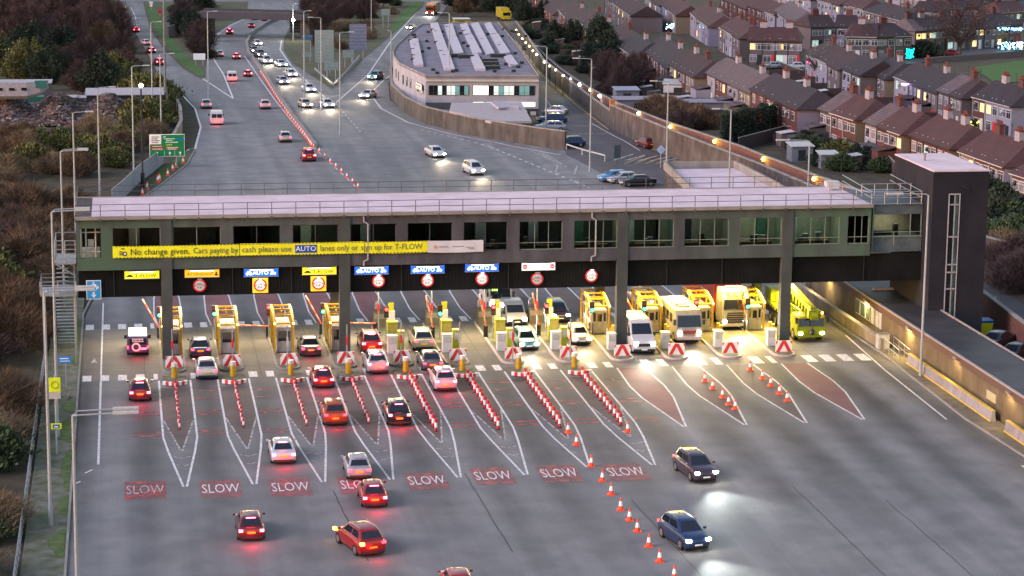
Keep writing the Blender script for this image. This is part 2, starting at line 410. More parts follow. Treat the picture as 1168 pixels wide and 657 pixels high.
# kerbs
a = MB()
def kerb(pts, w=.16, h=.13):
    P = [Vector((p[0], p[1])) for p in pts]
    rs = []
    for i, p in enumerate(P):
        A = P[max(0, i-1)]; B = P[min(len(P)-1, i+1)]; d = (B-A).normalized(); n = Vector((-d.y, d.x))*w/2; g0 = gz(p.y)
        rs.append([(p.x+n.x, p.y+n.y, g0-.1), (p.x+n.x, p.y+n.y, g0+h), (p.x-n.x, p.y-n.y, g0+h), (p.x-n.x, p.y-n.y, g0-.1)])
    a.loft(rs)
kerb([(9.0, -80), (9.0, 25)]); kerb([(9.0, 25)]+PX((165, 224), (181, 213), (213, 188), (222, 172)))
kerb([(79.2, -70), (78.3, -40), (77.6, -23), (78.3, 0), (78.0, 18), (78.4, 30)]); 
struct(a.build('kerb', M_KERB, world=True), 'pale concrete kerb along the plaza', 'kerb')
a = MB(); sheet(a, [(79.4, -70), (78.4, -40), (77.7, -23), (78.4, 0), (78.1, 18), (79.9, 18), (79.9, -70)], .10)
struct(a.build('kerbside_path', mat('kerbside_dirt', (.11, .09, .06), .95, col2=(.17, .145, .10), scale=1.2, det=8), world=True), 'dusty narrow pavement below the long low building', 'path')
# verges between the upper roads
a = MB()
sheet(a, PX((163, 2), (166, 14), (172, 35), (186, 55), (208, 78), (229, 90), (234, 89), (235, 56), (243, 40), (262, 28), (281, 19), (283, 2)), .05)
sheet(a, PX((343, 2), (334, 24), (324, 44), (323, 57), (334, 73), (358, 88), (379, 102), (411, 70), (447, 40), (482, 8), (484, 2)), .05)
sheet(a, PX((154, 240), (164, 224), (181, 213), (213, 188), (222, 172), (214, 172), (196, 184), (168, 206)), .05)
struct(a.build('verge', mat('rough_verge', (.045, .06, .02), .98, col2=(.10, .085, .05), scale=.35, bump=.5, det=9), world=True), 'rough grassy verges between the upper roads', 'grass')
a = MB(); sheet(a, PX((1108, 77), (1168, 69), (1190, 92), (1136, 95)), .05)
for P in [[(166, 3), (171, 22), (186, 47), (207, 73), (228, 88), (233, 84), (210, 62), (190, 36), (180, 14), (176, 3)], [(452, 36), (480, 8), (485, 3), (470, 3), (452, 22), (446, 34)], [(170, 215), (200, 193), (212, 183), (204, 181), (182, 194)]]: sheet(a, PX(*P), .07)
tag(a.build('lawn', M_LAWN, world=True), 'bright green lawns beside the roads', 'grass', kind='stuff')
a = MB(); sheet(a, PX((1025, 75), (1168, 57), (1200, 54), (1200, 45), (1030, 64)), .08)
for q in [((730, 110), (1000, 20), (1100, 6), (1090, 2), (960, 15), (715, 103))]: pass
struct(a.build('street', mat('street_asphalt', (.05, .048, .055), .8), world=True), 'residential street beside the lawn', 'road')

# ---------------------------------------------------------------- markings
w = MB()     # white
f = MB()     # faded white
lens = MB(); red = MB(); rp = MB(); rf = MB()
for i in range(9):
    x = LX(i); long = i < 8
    if long:
        hw = 1.28; ys, yt, ym = -2.6, -34.5 if i < 6 else -33, -21
        side = lambda s: [(x+s*hw, ys), (x+s*hw, -12), (x+s*(hw-.02), ym), (x+s*.98, ym-4), (x+s*.12, yt)]
        strip(w, side(-1), .16, .016); strip(w, side(1), .16, .016)
        sheet(lens, [(x-1.2, -5.2), (x-1.2, -16), (x, -24.5), (x+1.2, -16), (x+1.2, -5.2)], .009)
        strip(f, [(x-1.18, -15.5), (x-.04, -25)], .13, .02); strip(f, [(x+1.18, -15.5), (x+.04, -25)], .13, .02)
        for yy, ww in ((-26.8, .62), (-29, .42)): strip(f, [(x-ww, yy+.25), (x, yy-.25), (x+ww, yy+.25)], .12, .02)
    else:
        pass
for i, rd in ((8, 1), (9, 0), (10, 0), (11, 1)):
    x = LX(i); yt = -22.5 if i < 11 else -22
    side = lambda s: [(x+s*1.15, -2.4), (x+s*1.45, -9), (x+s*1.3, -13), (x+s*.1, yt)]
    strip(w, side(-1), .15, .016); strip(w, side(1), .15, .016)
    sheet(red if rd else lens, [(x-1.08, -2.45), (x-1.38, -9), (x-1.2, -13), (x, yt+.4), (x+1.2, -13), (x+1.38, -9), (x+1.08, -2.45)], .009)
for i in range(12):      # the far side of every island
    x = LX(i); yt = 44
    side = lambda s: [(x+s*1.0, 18.8), (x+s*1.3, 24), (x+s*1.2, 32), (x+s*.1, yt)]
    strip(w, side(-1), .14, .016); strip(w, side(1), .14, .016)
    sheet(red if i < 5 else lens, [(x-.94, 18.9), (x-1.22, 24), (x-1.1, 32), (x, yt-.5), (x+1.1, 32), (x+1.22, 24), (x+.94, 18.9)], .009)
for i in range(-1, 12):   # give-way blocks in two rows, SLOW patches, rumble strips
    xa = LX(i)+1.35 if i >= 0 else 9.3; xb = LX(i+1)-1.35 if i < 11 else 77.6
    x = xa
    while x < xb-.3:
        wd_ = .72 if i < 10 else .95
        sheet(w, [(x, -2.1), (x, .5 if i > 7 else -.1), (min(xb, x+wd_), .5 if i > 7 else -.1), (min(xb, x+wd_), -2.1)], .017)
        sheet(w, [(x, 18.0), (x, 20.2), (min(xb, x+.72), 20.2), (min(xb, x+.72), 18.0)], .017); x += 1.45 if i < 10 else 1.6
strip(w, [(10.8, -28), (10.8, -2.2)], .17, .021); strip(w, [(10.8, -.0), (10.8, 30)], .14, .021); 
strip(w, [(10.4, -29.3), (9.9, -30.2)], .15, .021); strip(w, [(9.6, -32.3), (9.2, -33)], .15, .021)
strip(w, [(77.4, 8), (76.6, -6), (76.1, -22.8)], .16, .018)
sheet(w, [(76.9, -36.5), (78.1, -36.5), (78.1, -37), (76.9, -37)], .018)
sheet(f, [(9.9, 4.5), (10.9-.4, 4.5), (10.2, 6.4)], .022)
for k, (px, py) in enumerate([(168, 559), (246, 558), (330, 556), (412, 553), (487, 548.5), (565, 543), (640, 540), (715, 538.5)]):
    c = G(px, py); c = Vector((LX(k)-2.4 if k else LX(0)-2.75, c.y))
    sheet(rp if k else rf, [(c.x-1.42, c.y-2.2), (c.x-1.42, c.y+2.2), (c.x+1.42, c.y+2.2), (c.x+1.42, c.y-2.2)], .014)
for i in range(-1, 8):
    xc = LX(i)+2.4
    for yy in (-6.5, -9, -13.2, -14.2, -19.4, -20.4): strip(rf, [(xc-1.05+rnd.uniform(-.1, .1), yy), (xc+1.05+rnd.uniform(-.1, .1), yy)], .36, .013)
# upper roads
LN = [([(222.6, 170), (229, 145), (222.6, 124), (207, 107.5), (193, 97), (178.6, 83)], .3), ([(207, 178), (216, 170), (222.6, 170)], .2),
      ([(149, 8), (154, 18), (156, 29)], .2), ([(164, 3), (168, 18), (176, 38), (190, 58), (210, 76), (231, 89.5), (266, 112.6)], .28),
      ([(266, 112.6), (255, 85), (243.5, 67), (241, 54), (248.5, 39), (263, 29), (281, 21)], .28), ([(174, 3), (180, 22), (192, 45), (212, 69), (233, 89)], .2),
      ([(279, 64), (296, 89), (313.6, 114), (336, 142), (357.6, 168)], .22), ([(321, 46.6), (319.5, 57), (332, 75), (350, 93), (371, 111.5)], .28),
      ([(371, 112), (383.5, 117), (420, 85), (446, 46.6), (477, 12)], .28), ([(446.5, 85), (436, 93), (426, 103), (425, 111), (435, 124), (466, 140), (513, 152.7), (580, 166), (640, 177)], .28),
      ([(372, 112), (395, 107)], .2)]
for pts, wd_ in LN: strip(w, PX(*pts), wd_, .018)
for (p, q) in [((383, 118), (411, 150)), ((357.6, 168), (410, 217))]: dashes(w, G(*p), G(*q), .16, 2, 3, .018)
dashes(w, G(480, 148), G(560, 168), .22, 1.2, 1.2, .018); dashes(w, G(560, 168), G(672, 214), .22, 1.2, 1.2, .018)
for pts in [[(612, 171), (638, 185), (646, 191)], [(637, 184), (634, 196), (640, 199)], [(658, 190), (655, 199)], [(606, 172), (646, 190)]]: strip(f, PX(*pts), .2, .019)
for k in range(11):      # hatching beside the slip road
    A = G(392+k*7.6, 112-k*7.6); B = G(400+k*8.0, 103-k*8.4); strip(f, [(A.x, A.y), (A.x+3.6, A.y+3)], .3, .019)
for (p, q) in [((250, 120), (262, 92)), ((262, 92), (252, 52)), ((160, 40), (200, 92)), ((330, 120), (300, 78)), ((350, 125), (310, 80))]: dashes(f, G(*p), G(*q), .14, 2, 5, .018)
# service road
y_ = MB()
strip(y_, PX((588, 46), (616, 84), (660, 122), (694, 148)), .16, .03)
strip(w, PX((675, 141), (700, 155), (730, 172)), .16, .03); strip(w, PX((655, 144), (697, 143)), .14, .03); strip(f, PX((648, 153), (702, 152)), .2, .031); strip(w, PX((622, 113), (633, 127)), .14, .03)
strip(y_, PX((742, 170), (772, 178)), .2, .03); strip(y_, PX((644, 152), (652, 163)), .16, .03)
for k in range(9):
    strip(f, PX((700+k*14, 183-k*.6+k*.9), (722+k*14, 176+k*.9)), .35, .031); strip(y_, PX((712+k*12, 187), (735+k*9, 178+k*1.2)), .14, .032)
for k in range(7): A = (1128+k*10, 340+k*10); strip(w, PX((A[0], A[1]), (A[0]+9, A[1]-1)), .15, .03)
for nm, mb, m, lb in (('lane_markings', w, M_WHITE, 'white lane lines, island outlines and give-way blocks'), ('faded_markings', f, M_WHITEF, 'faded white chevrons and hatching'), ('island_hatching', lens, M_LENS, 'brown surfacing inside the island outlines'),
                      ('red_lenses', red, M_REDROAD, 'faded red surfacing beyond and before the islands'), ('red_patches', rp, M_REDP, 'red painted patches behind the SLOW lettering'), ('red_bars', rf, M_REDF, 'faint red rumble bars across the lanes'), ('yellow_markings', y_, M_YEL, 'yellow edge lines on the service road')):
    struct(mb.build(nm, m, world=True), lb, 'road marking')
for k, (px, py) in enumerate([(168, 559), (246, 558), (330, 556), (412, 553), (487, 548.5), (565, 543), (640, 540), (715, 538.5)]):
    c = G(px, py); c = Vector((LX(k)-2.4 if k else LX(0)-2.75, c.y, .022))
    tx = text('SLOW', 3.1, M_WHITE if k else M_WHITEF, None, c, 'slow_lettering', flat=True, sx=.30, ext=0.001)
    struct(tx, 'white SLOW lettering painted on the lane', 'road marking')
tx = text('-', 1.2, M_WHITEF, None, G(1098, 476)+Vector((0, 0, .02)), 'lane_lettering', flat=True, sx=.5, ext=.001); bpy.data.objects.remove(tx)
for k in range(5):
    pass

# ================================================================== TOLL BUILDING
XA, XB, YF, YR_ = 8.95, 78.35, 4.89, 15.3
bld = thing('toll_plaza_building', 'long concrete control building bridging all the toll lanes with a pale flat roof', 'building', ((XA+XB)/2, YF, 0))
OPEN = [(9.25, 10.99), (11.94, 15.96), (16.98, 21.03), (22.07, 26.08), (27.12, 31.02), (32.07, 35.99), (36.98, 40.86), (41.85, 45.68), (46.72, 50.54), (51.55, 55.40), (56.42, 60.46), (61.4, 65.43), (66.39, 70.22), (71.41, 75.5), (76.23, 78.2)]
ZB, ZT, ZR, ZL = 8.98, 11.55, 12.42, 7.93
m = MB()
m.bx(XA, XB, YF, YF+.35, ZL, ZB); m.bx(XA, XB, YF, YF+.35, ZT, ZR)
xp = XA
for (x0, x1) in OPEN:
    m.bx(xp, x0, YF, YF+.35, ZB, ZT); xp = x1
m.bx(xp, XB, YF, YF+.35, ZB, ZT)
m.bx(XA, XA+.3, YF+.35, YR_, ZL, ZB); m.bx(XA, XA+.3, YF+.35, YR_, ZT, ZR); m.bx(XA, XA+.3, YF+3, YR_, ZB, ZT)
m.bx(XB-.3, XB, YF+.35, YR_, ZL, ZR)
m.bx(XA+.3, XB-.3, YR_-.3, YR_, ZL, ZR)
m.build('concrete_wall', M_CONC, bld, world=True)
m = MB(); m.bx(XA+.3, XB-.3, YF+.35, YR_-.3, ZL+.05, ZL+.3); m.build('floor_slab', M_CONCW, bld, world=True)
m = MB(); m.prism([(XA+1.3, YF+.0), (XB, YF+.0), (XB, YR_), (XA+1.3, YR_)], ZR+.003, ZR+.1); m.build('roof', M_ROOFP, bld, world=True)
m = MB(); m.bx(XA-.1, XA+1.295, YF, YR_, ZR+.003, ZR+.08); m.build('roof_end', M_CONCW, bld, world=True)
m = MB(); m.bx(XA-.1, XB+.1, YF-.22, YF-.003, ZR-.14, ZR+.14); m.bx(XA-.1, XB+.1, YR_+.003, YR_+.2, ZR-.14, ZR+.16); m.build('roof_edge', M_KERB, bld, world=True)
for k, yy in ((0, YF-.1), (1, YR_+.1)):
    m = MB(); x = XA
    while x < XB+.2:
        m.cyl((x, yy, ZR-.2), (x, yy, ZR+1.15), .035, n=5); m.box((x, yy+(-.08 if k == 0 else .08), ZR-.17), (.16, .1, .3)); x += 2.05
    for z in (.62, 1.15): m.cyl((XA, yy, ZR+z), (XB, yy, ZR+z), .03, n=5)
    m.build('railing', M_RAIL, bld, world=True)
m = MB()
for s in (0, 1):
    xx = XA+.05
for z in (.62, 1.15): m.cyl((XA, YF, ZR+z), (XA, YR_, ZR+z), .03, n=5)
m.build('railing', M_RAIL, bld, world=True)
for X in (16.42, 31.56, 55.89, 70.74):      # pillars down to the islands
    m = MB(); m.bx(X-.46, X+.46, YF-.12, YF-.003, ZL-.02, ZR-.2); m.bx(X-.46, X+.46, YF-.12, YF+.75, .1, ZL-.02); m.build('pillar', concrete('pillar_concrete', (.055, .065, .063), (.075, .085, .08), grime=.2), bld, world=True)
for X in (16.42, 31.56, 55.89, 70.74):
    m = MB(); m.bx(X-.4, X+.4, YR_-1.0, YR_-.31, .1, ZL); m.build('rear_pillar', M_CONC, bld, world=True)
# windows: recess glass, mullions, sill rail, lit rooms
GREENW = mat('room_wall_green', (.15, .20, .165), .8); BEIGEW = mat('room_wall_beige', (.34, .31, .24), .8); DARKW = mat('room_wall_dark', (.085, .078, .07), .8)
M_PANE, t_, b_ = nodes('window_glass'); b_.inputs['Transmission Weight'].default_value = 1; b_.inputs['Roughness'].default_value = .02; b_.inputs['IOR'].default_value = 1.05; b_.inputs['Base Color'].default_value = (.72, .8, .78, 1)
M_FRG = mat('window_frame_pale', (.20, .24, .20), .5); M_FRD = mat('window_frame_dark', (.07, .07, .08), .5)
for k, (x0, x1) in enumerate(OPEN):
    right = k >= 8
    if k == 0: continue
    wf = MB(); zz = YF+.2
    fr = .06
    wf.bx(x0, x1, zz, zz+.06, ZB, ZB+.07); wf.bx(x0, x1, zz, zz+.06, ZT-.07, ZT)
    xs = [x0+.03, (x0+x1)/2, x1-.03] if not right else [x0+.03, x0+(x1-x0)*.36, x0+(x1-x0)*.68, x1-.03]
    for x in xs: wf.bx(x-.03, x+.03, zz, zz+.06, ZB+.07, ZT-.07)
    if k > 5: wf.bx(x0, x1, zz-.1, zz-.06, ZB+.62, ZB+.67); wf.bx(x0, x1, zz-.1, zz-.06, ZB+.05, ZB+.1)
    W_ = wf.build('window', M_FRG if right or k < 3 else M_FRD, bld, world=True)
    pn = MB(); pn.bx(x0+.06, x1-.06, zz+.02, zz+.035, ZB+.07, ZT-.07); pn.build('pane', M_PANE, W_, world=True)
# partitions and back walls inside
m = MB(); m.bx(XA+.31, 60, YF+5.2, YF+5.3, ZL+.3, ZR-.1, 0); m.bx(60, XB-.31, YF+4.2, YF+4.3, ZL+.3, ZR-.1, 1)
for k, (x0, x1) in enumerate(OPEN):
    m.bx(x1+.4, x1+.5, YF+.36, YF+4.1, ZL+.3, ZR-.1, 0 if k < 9 else (1 if k % 2 else 2))
m.build('interior_partition', [DARKW, BEIGEW, GREENW], bld, world=True)
m = MB()
for k, (x0, x1) in enumerate(OPEN):      # desks, cabinets and doors seen through the glass
    rr = random.Random(k)
    if k == 0: continue
    m.bx(x0+.3, x1-.5, YF+1.4, YF+2.1, ZL+.3, ZB+.15, 0)
    for j in range(3):
        xx = rr.uniform(x0+.4, x1-.7); m.bx(xx, xx+rr.uniform(.3, .6), YF+1.6, YF+1.9, ZB+.151, ZB+rr.uniform(.4, .9), rr.choice([0, 1, 2, 3]))
    xx = rr.uniform(x0+.3, x1-1.2); m.bx(xx, xx+.9, YF+3.9, YF+4.15, ZL+.3, ZB+1.9, rr.choice([1, 2, 3]))
m.build('furniture', [mat('desk_wood', (.2, .13, .08), .6), GREYV if False else M_GREYP, mat('cabinet_green', (.05, .13, .09), .6), M_DARK], bld, world=True)
rl = thing('x', None, None); bpy.data.objects.remove(rl)
for k, pw, c in ((1, 12, (1, .6, .35)), (2, 16, (1, .62, .4)), (4, 20, (.8, 1, .6)), (5, 6, (.8, .9, 1)), (9, 20, (.8, 1, .8)), (10, 26, (.75, 1, .8)), (11, 22, (.8, .95, .85)), (12, 48, (.85, 1, .75)), (13, 45, (.75, 1, .8)), (7, 8, (.8, .9, 1)), (8, 8, (.8, .9, 1))):
    x0, x1 = OPEN[k]; ld = bpy.data.lights.new('room_light', 'AREA'); ld.shape = 'RECTANGLE'; ld.size = 2.5; ld.size_y = 1.2; ld.energy = pw*.30; ld.color = c
    lo = bpy.data.objects.new('room_light', ld); COL.objects.link(lo); lo.parent = bld; lo.location = Vector(((x0+x1)/2, YF+1.8, ZR-.25))-bld.location
    q = MB(); q.bx((x0+x1)/2-.6, (x0+x1)/2+.6, YF+2.6, YF+2.75, ZT-.12, ZT-.04); q.build('strip_light', glow('strip_glow', (.85, 1, .8), .8), bld, world=True)
# left end plant room opening with pale machinery and pipes
m = MB()
for x in (9.35, 9.75, 10.55): m.cyl((x, YF+.5, ZB-.1), (x, YF+.5, ZT+.1), .07, n=6)
m.bx(9.3, 10.9, YF+.9, YF+1.6, ZB-.1, ZB+.7); m.bx(9.9, 10.4, YF+.7, YF+.9, ZB+.9, ZB+1.5); m.cyl((9.3, YF+.4, ZB+.5), (10.95, YF+.4, ZB+.5), .05, n=6); m.cyl((9.3, YF+.4, ZT-.4), (10.95, YF+.4, ZT-.4), .05, n=6)
m.build('plant_pipework', mat('pale_pipe', (.40, .43, .36), .6), bld, world=True)
# drain pipes on the facade
M_PIPE = mat('drain_pipe_grey', (.30, .30, .31), .5)
for X in (33.2, 53.1):
    m = MB(); p = [(X, YF-.12, ZR-.2), (X, YF-.12, ZR-.65), (X+.35, YF-.12, ZR-.85), (X+.35, YF-.12, ZB-.2), (X+.35, YF-.12, ZL+.5), (X, YF-.12, ZL+.4), (X, YF-.12, ZL)]
    m.path(p, .07); m.build('drain_pipe', M_PIPE, bld, world=True)
# black fascia that carries the lane signs, soffit
m = MB(); x = XA+.1
while x < 83.3:
    m.bx(x, x+.22, YF+.59, YF+.62, 5.5, ZL+.02); x += .28
m.bx(XA+.1, 83.35, YF+.62, YF+.8, 5.5, ZL+.04); m.build('fascia', M_CLAD, bld, world=True)
m = MB(); m.bx(XA, 83.3, YF+.8, YR_+.0, 5.5, 5.62); m.build('soffit', M_CLAD, bld, world=True)
m = MB()
for x in (12.0, 22.0, 27, 36.5, 45.9, 60, 65, 78): m.box((x, YF+.5, 6.7), (.06, .06, 2.3))
m.build('cable_conduit', M_DARK, bld, world=True)
# glazed link to the tower
lk = thing('glazed_link_bridge', 'glazed link room with railings joining the long building to the dark tower', 'building', (80.8, YF+.4, 7.9))
m = MB(); m.bx(78.4, 83.3, YF+.6, YR_-1, ZR-.9, ZR-.0); m.bx(78.4, 83.3, YF+.6, YR_-1, ZL+.2, ZB+.5)
m.build('cladding_band', mat('weathered_blue_cladding', (.05, .07, .085), .6, col2=(.10, .13, .14), scale=1.0), lk, world=True)
m = MB(); m.bx(78.4, 83.3, YF+4, YF+4.1, ZB+.5, ZR-.9); m.build('back_wall', BEIGEW, lk, world=True)
m = MB()
for x in (78.5, 82.2, 83.2): m.bx(x-.05, x+.05, YF+.62, YF+.7, ZB+.5, ZR-.9)
m.bx(78.4, 83.3, YF+.5, YF+.58, ZB+.5, ZB+.6); m.cyl((78.4, YF+.3, ZB+1.0), (83.2, YF+.3, ZB+1.0), .03, n=5); m.cyl((80.6, YF+.3, ZB-.2), (80.6, YF+.3, ZB+1.0), .03, n=5)
W_ = m.build('window', M_FRG, lk, world=True)
m = MB(); m.bx(78.56, 83.14, YF+.64, YF+.66, ZB+.6, ZR-.9); m.build('pane', M_PANE, W_, world=True)
m = MB(); m.bx(78.5, 80.8, YF+1.5, YF+2.0, ZB+.5, ZB+.9); m.bx(81, 81.4, YF+1.5, YF+2.0, ZB+.5, ZB+1.5); m.build('furniture', M_DARK, lk, world=True)
ld = bpy.data.lights.new('room_light', 'AREA'); ld.size = 2; ld.energy = 14; ld.color = (1, .9, .65); lo = bpy.data.objects.new('room_light', ld); COL.objects.link(lo); lo.parent = lk; lo.location = Vector((80.8, YF+2.2, ZR-1.1))-lk.location
m = MB()
for (ya, za) in ((YF+.5, ZR), (YF+3.5, ZR+.25)):
    for z in (.05, .6, 1.15): m.cyl((78.4, ya, za+z), (83.2, ya, za+z), .045, n=5)
    for x in (78.5, 79.7, 80.9, 82.1, 83.1): m.cyl((x, ya, za), (x, ya, za+1.15), .045, n=5)
for x in (78.5, 83.1):
    for z in (.6, 1.15): m.cyl((x, YF+.5, ZR+z), (x, YR_-1, ZR+z+.2), .04, n=5)
m.cyl((76.2, YF+6, ZR+.1), (78.4, YF+.5, ZR+.1), .05, n=5); m.cyl((76.2, YF+6, ZR+1.1), (78.4, YF+.5, ZR+1.1), .05, n=5)
for t in (0, .33, .66): m.cyl((76.2+2.2*t, YF+6-5.5*t, ZR+.1), (76.2+2.2*t, YF+6-5.5*t, ZR+1.1), .04, n=5)
m.build('railing', M_STEEL, lk, world=True)
m = MB(); m.box((77.2, YR_-2, ZR+.7), (1.2, 1.0, .5)); m.cyl((77.2, YR_-2, ZR+.1), (77.2, YR_-2, ZR+.5), .06); m.build('roof_vent', M_GREYP, lk, world=True)
# tower
tw = thing('stair_tower', 'dark rectangular stair tower with a tall slot window and flat pale roof', 'tower', (86, 3.3, 0))
m = MB(); TX0, TX1, TY0, TY1, TZ = 83.38, 88.5, 3.29, 14.02, 15.6
sx0, sx1, sz0, sz1 = 84.95, 85.85, 2.3, 13.55
m.bx(TX0, sx0, TY0, TY0+.4, 0, TZ); m.bx(sx1, TX1, TY0, TY0+.4, 0, TZ); m.bx(sx0, sx1, TY0, TY0+.4, 0, sz0); m.bx(sx0, sx1, TY0, TY0+.4, sz1, TZ)
m.bx(TX0, TX0+.3, TY0+.4, TY1, 0, TZ); m.bx(TX1-.3, TX1, TY0+.4, TY1, 0, TZ); m.bx(TX0+.3, TX1-.3, TY1-.3, TY1, 0, TZ)
m.build('wall', M_TOWER, tw, world=True)
m = MB(); m.bx(TX0-.03, TX1+.03, TY0-.03, TY1+.03, TZ+.003, TZ+.12); m.build('roof', M_ROOFP, tw, world=True)
m = MB(); m.cyl((84.6, 9.4, TZ+.12), (84.6, 9.4, TZ+.75), .13, n=8); m.cyl((84.6, 9.4, TZ+.75), (84.6, 9.4, TZ+.82), .22, n=8); m.build('flue', M_KERB, tw, world=True)
m = MB(); m.bx(sx0-.09, sx0, TY0-.05, TY0+.1, sz0, sz1+.1); m.bx(sx1, sx1+.09, TY0-.05, TY0+.1, sz0, sz1+.1); m.bx(sx0, sx1, TY0-.05, TY0+.1, sz1, sz1+.1)
z = sz0
for z in (2.4, 5.0, 6.5, 7.2, 9.7, 12.6): m.bx(sx0, sx1, TY0+.02, TY0+.1, z, z+.12)
m.bx(sx0+.5, sx0+.56, TY0+.02, TY0+.1, sz0, sz1)
W_ = m.build('slot_window', mat('window_frame_steel', (.34, .33, .36), .5), tw, world=True)
m = MB(); m.bx(sx0, sx1, TY0+.2, TY0+.22, sz0, sz1); m.build('pane', mat('frosted_green_pane', (.10, .17, .16), .15, var=.4, scale=.8), W_, world=True)
m = MB(); m.bx(sx0+.02, sx0+.46, TY0+.14, TY0+.19, sz0, sz1); m.build('dark_pane', M_GLASSD, W_, world=True)
m = MB(); m.box((86.4, TY0-.1, 14.2), (.5, .2, .12), ry=.4); m.build('wall_lamp', M_DARK, tw, world=True)

# ================================================================== TOLL ISLANDS AND GATE EQUIPMENT
ORD = ['first', 'second', 'third', 'fourth', 'fifth', 'sixth', 'seventh', 'eighth', 'ninth', 'tenth', 'eleventh', 'twelfth']
def stad(x, hw, y0, y1, nose=1.1, n=8):
    p = []
    for k in range(n+1): t = math.pi*k/n; p.append((x+hw*math.cos(math.pi+t), y0+nose-nose*math.sin(t)))
    for k in range(n+1): t = math.pi*k/n; p.append((x+hw*math.cos(t), y1-nose+nose*math.sin(t)))
    return p
CHEV_R = mat('chevron_red', (.65, .04, .03), .45)
GRP = 'gate equipment on the toll islands'
def chevron_board(x, y, label):
    r = thing('chevron_board', label, 'road sign', (x, y, .16), 0, 'red and white chevron boards on the island noses')
    m = MB(); m.bx(-.72, .72, 0, .06, .12, 1.1); m.build('board', M_REFL, r)
    m = MB()
    for s in (-1, 1):
        for a, b in ((.04, .34), (.50, .72)):
            # slanted bar rising to the middle
            if a < .3: q = [(s*.0, .82), (s*.0, 1.1), (s*.16, 1.1), (s*.70, .12), (s*.36, .12)]
            else: q = [(s*.52, 1.1), (s*.72, 1.1), (s*.72, .74)]
            q3 = [Vector((p[0], -.012, p[1])) for p in q]
            if s > 0: q3 = q3[::-1]
            m.slab(q3, -.008 if False else .008)
    m.build('chevrons', CHEV_R, r)
    m = MB(); m.bx(-.6, -.52, .06, .14, 0, 1.0); m.bx(.52, .6, .06, .14, 0, 1.0); m.build('post', M_STEEL, r)
    return r
def beacon(x, y, label):
    r = thing('beacon_bollard', label, 'bollard', (x, y, .15), 0, 'yellow beacon bollards in front of the islands')
    m = MB(); m.cyl((0, 0, 0), (0, 0, .95), .27, .22, 10); m.build('body', M_BOOTHY, r, smooth=40)
    m = MB(); m.cyl((0, 0, .95), (0, 0, 1.25), .26, .25, 10); m.build('cap', M_WHT, r, smooth=40)
    return r
def signal(x, y, state, label):
    r = thing('traffic_signal', label, 'traffic light', (x, y, .15), 0, GRP)
    m = MB(); m.cyl((0, 0, 0), (0, 0, 2.1), .06, n=6); m.build('post', M_STEEL, r)
    m = MB(); m.bx(-.2, .2, -.12, .12, 2.1, 3.1); m.build('housing', M_DARK, r)
    for z, c, on in ((2.85, (1, .02, .02), state == 'red'), (2.35, (.02, 1, .35), state == 'green')):
        m = MB(); m.cyl((0, -.125, z), (0, -.16, z), .14, n=10); m.build('lens', glow('lens_'+('r' if c[0] == 1 else 'g')+str(on), c, 4 if on else 0, (.1, .02, .02)), r)
    return r
def barrier_arm(x, y, side, up_, label, L=3.0, ang=None):
    r = thing('barrier_arm', label, 'barrier', (x, y, .15), 0, 'lane barrier arms')
    m = MB(); m.bx(-.18, .18, -.2, .2, 0, 1.05); m.build('housing', M_DARK, r)
    a = ang if ang is not None else (R(78) if up_ else R(3))
    m = MB(); d = Vector((side*math.cos(a), 0, math.sin(a)))
    for k in range(6): m.cyl(Vector((0, -.25, 1.0))+d*(k*L/6), Vector((0, -.25, 1.0))+d*((k+1)*L/6), .07, n=5, m=k % 2)
    m.build('arm', [mat('arm_orange', (.75, .12, .04), .5), mat('arm_pale', (.7, .35, .25), .5)], r)
    return r
def white_pole(x, y, h, label, red=False):
    r = thing('camera_pole', label, 'pole', (x, y, .15), 0, 'slim poles at the island noses')
    m = MB(); m.cyl((0, 0, 0), (0, 0, h), .055, n=6); m.cyl((0, 0, 0), (0, 0, .12), .14, n=8); m.build('pole', M_STEEL, r)
    m = MB(); m.box((0, 0, h*.62), (.16, .16, .75)); m.build('sensor_box', M_REDS if red else M_GREYP, r)
    return r
def cabinet(x, y, w_, d_, h, m_, label, nm='ticket_machine', top=None):
    r = thing(nm, label, 'machine', (x, y, .15), 0, GRP)
    m = MB(); m.bx(-w_/2, w_/2, -d_/2, d_/2, 0, h); m.build('cabinet', m_, r)
    m = MB(); m.bx(-w_/2+.08, w_/2-.08, -d_/2-.015, -d_/2-.003, h*.55, h*.9); m.build('panel', top or M_DARK, r)
    m = MB(); m.bx(-w_/2-.05, w_/2+.05, -d_/2-.05, d_/2+.05, h+.003, h+.08); m.build('lid', m_, r)
    return r
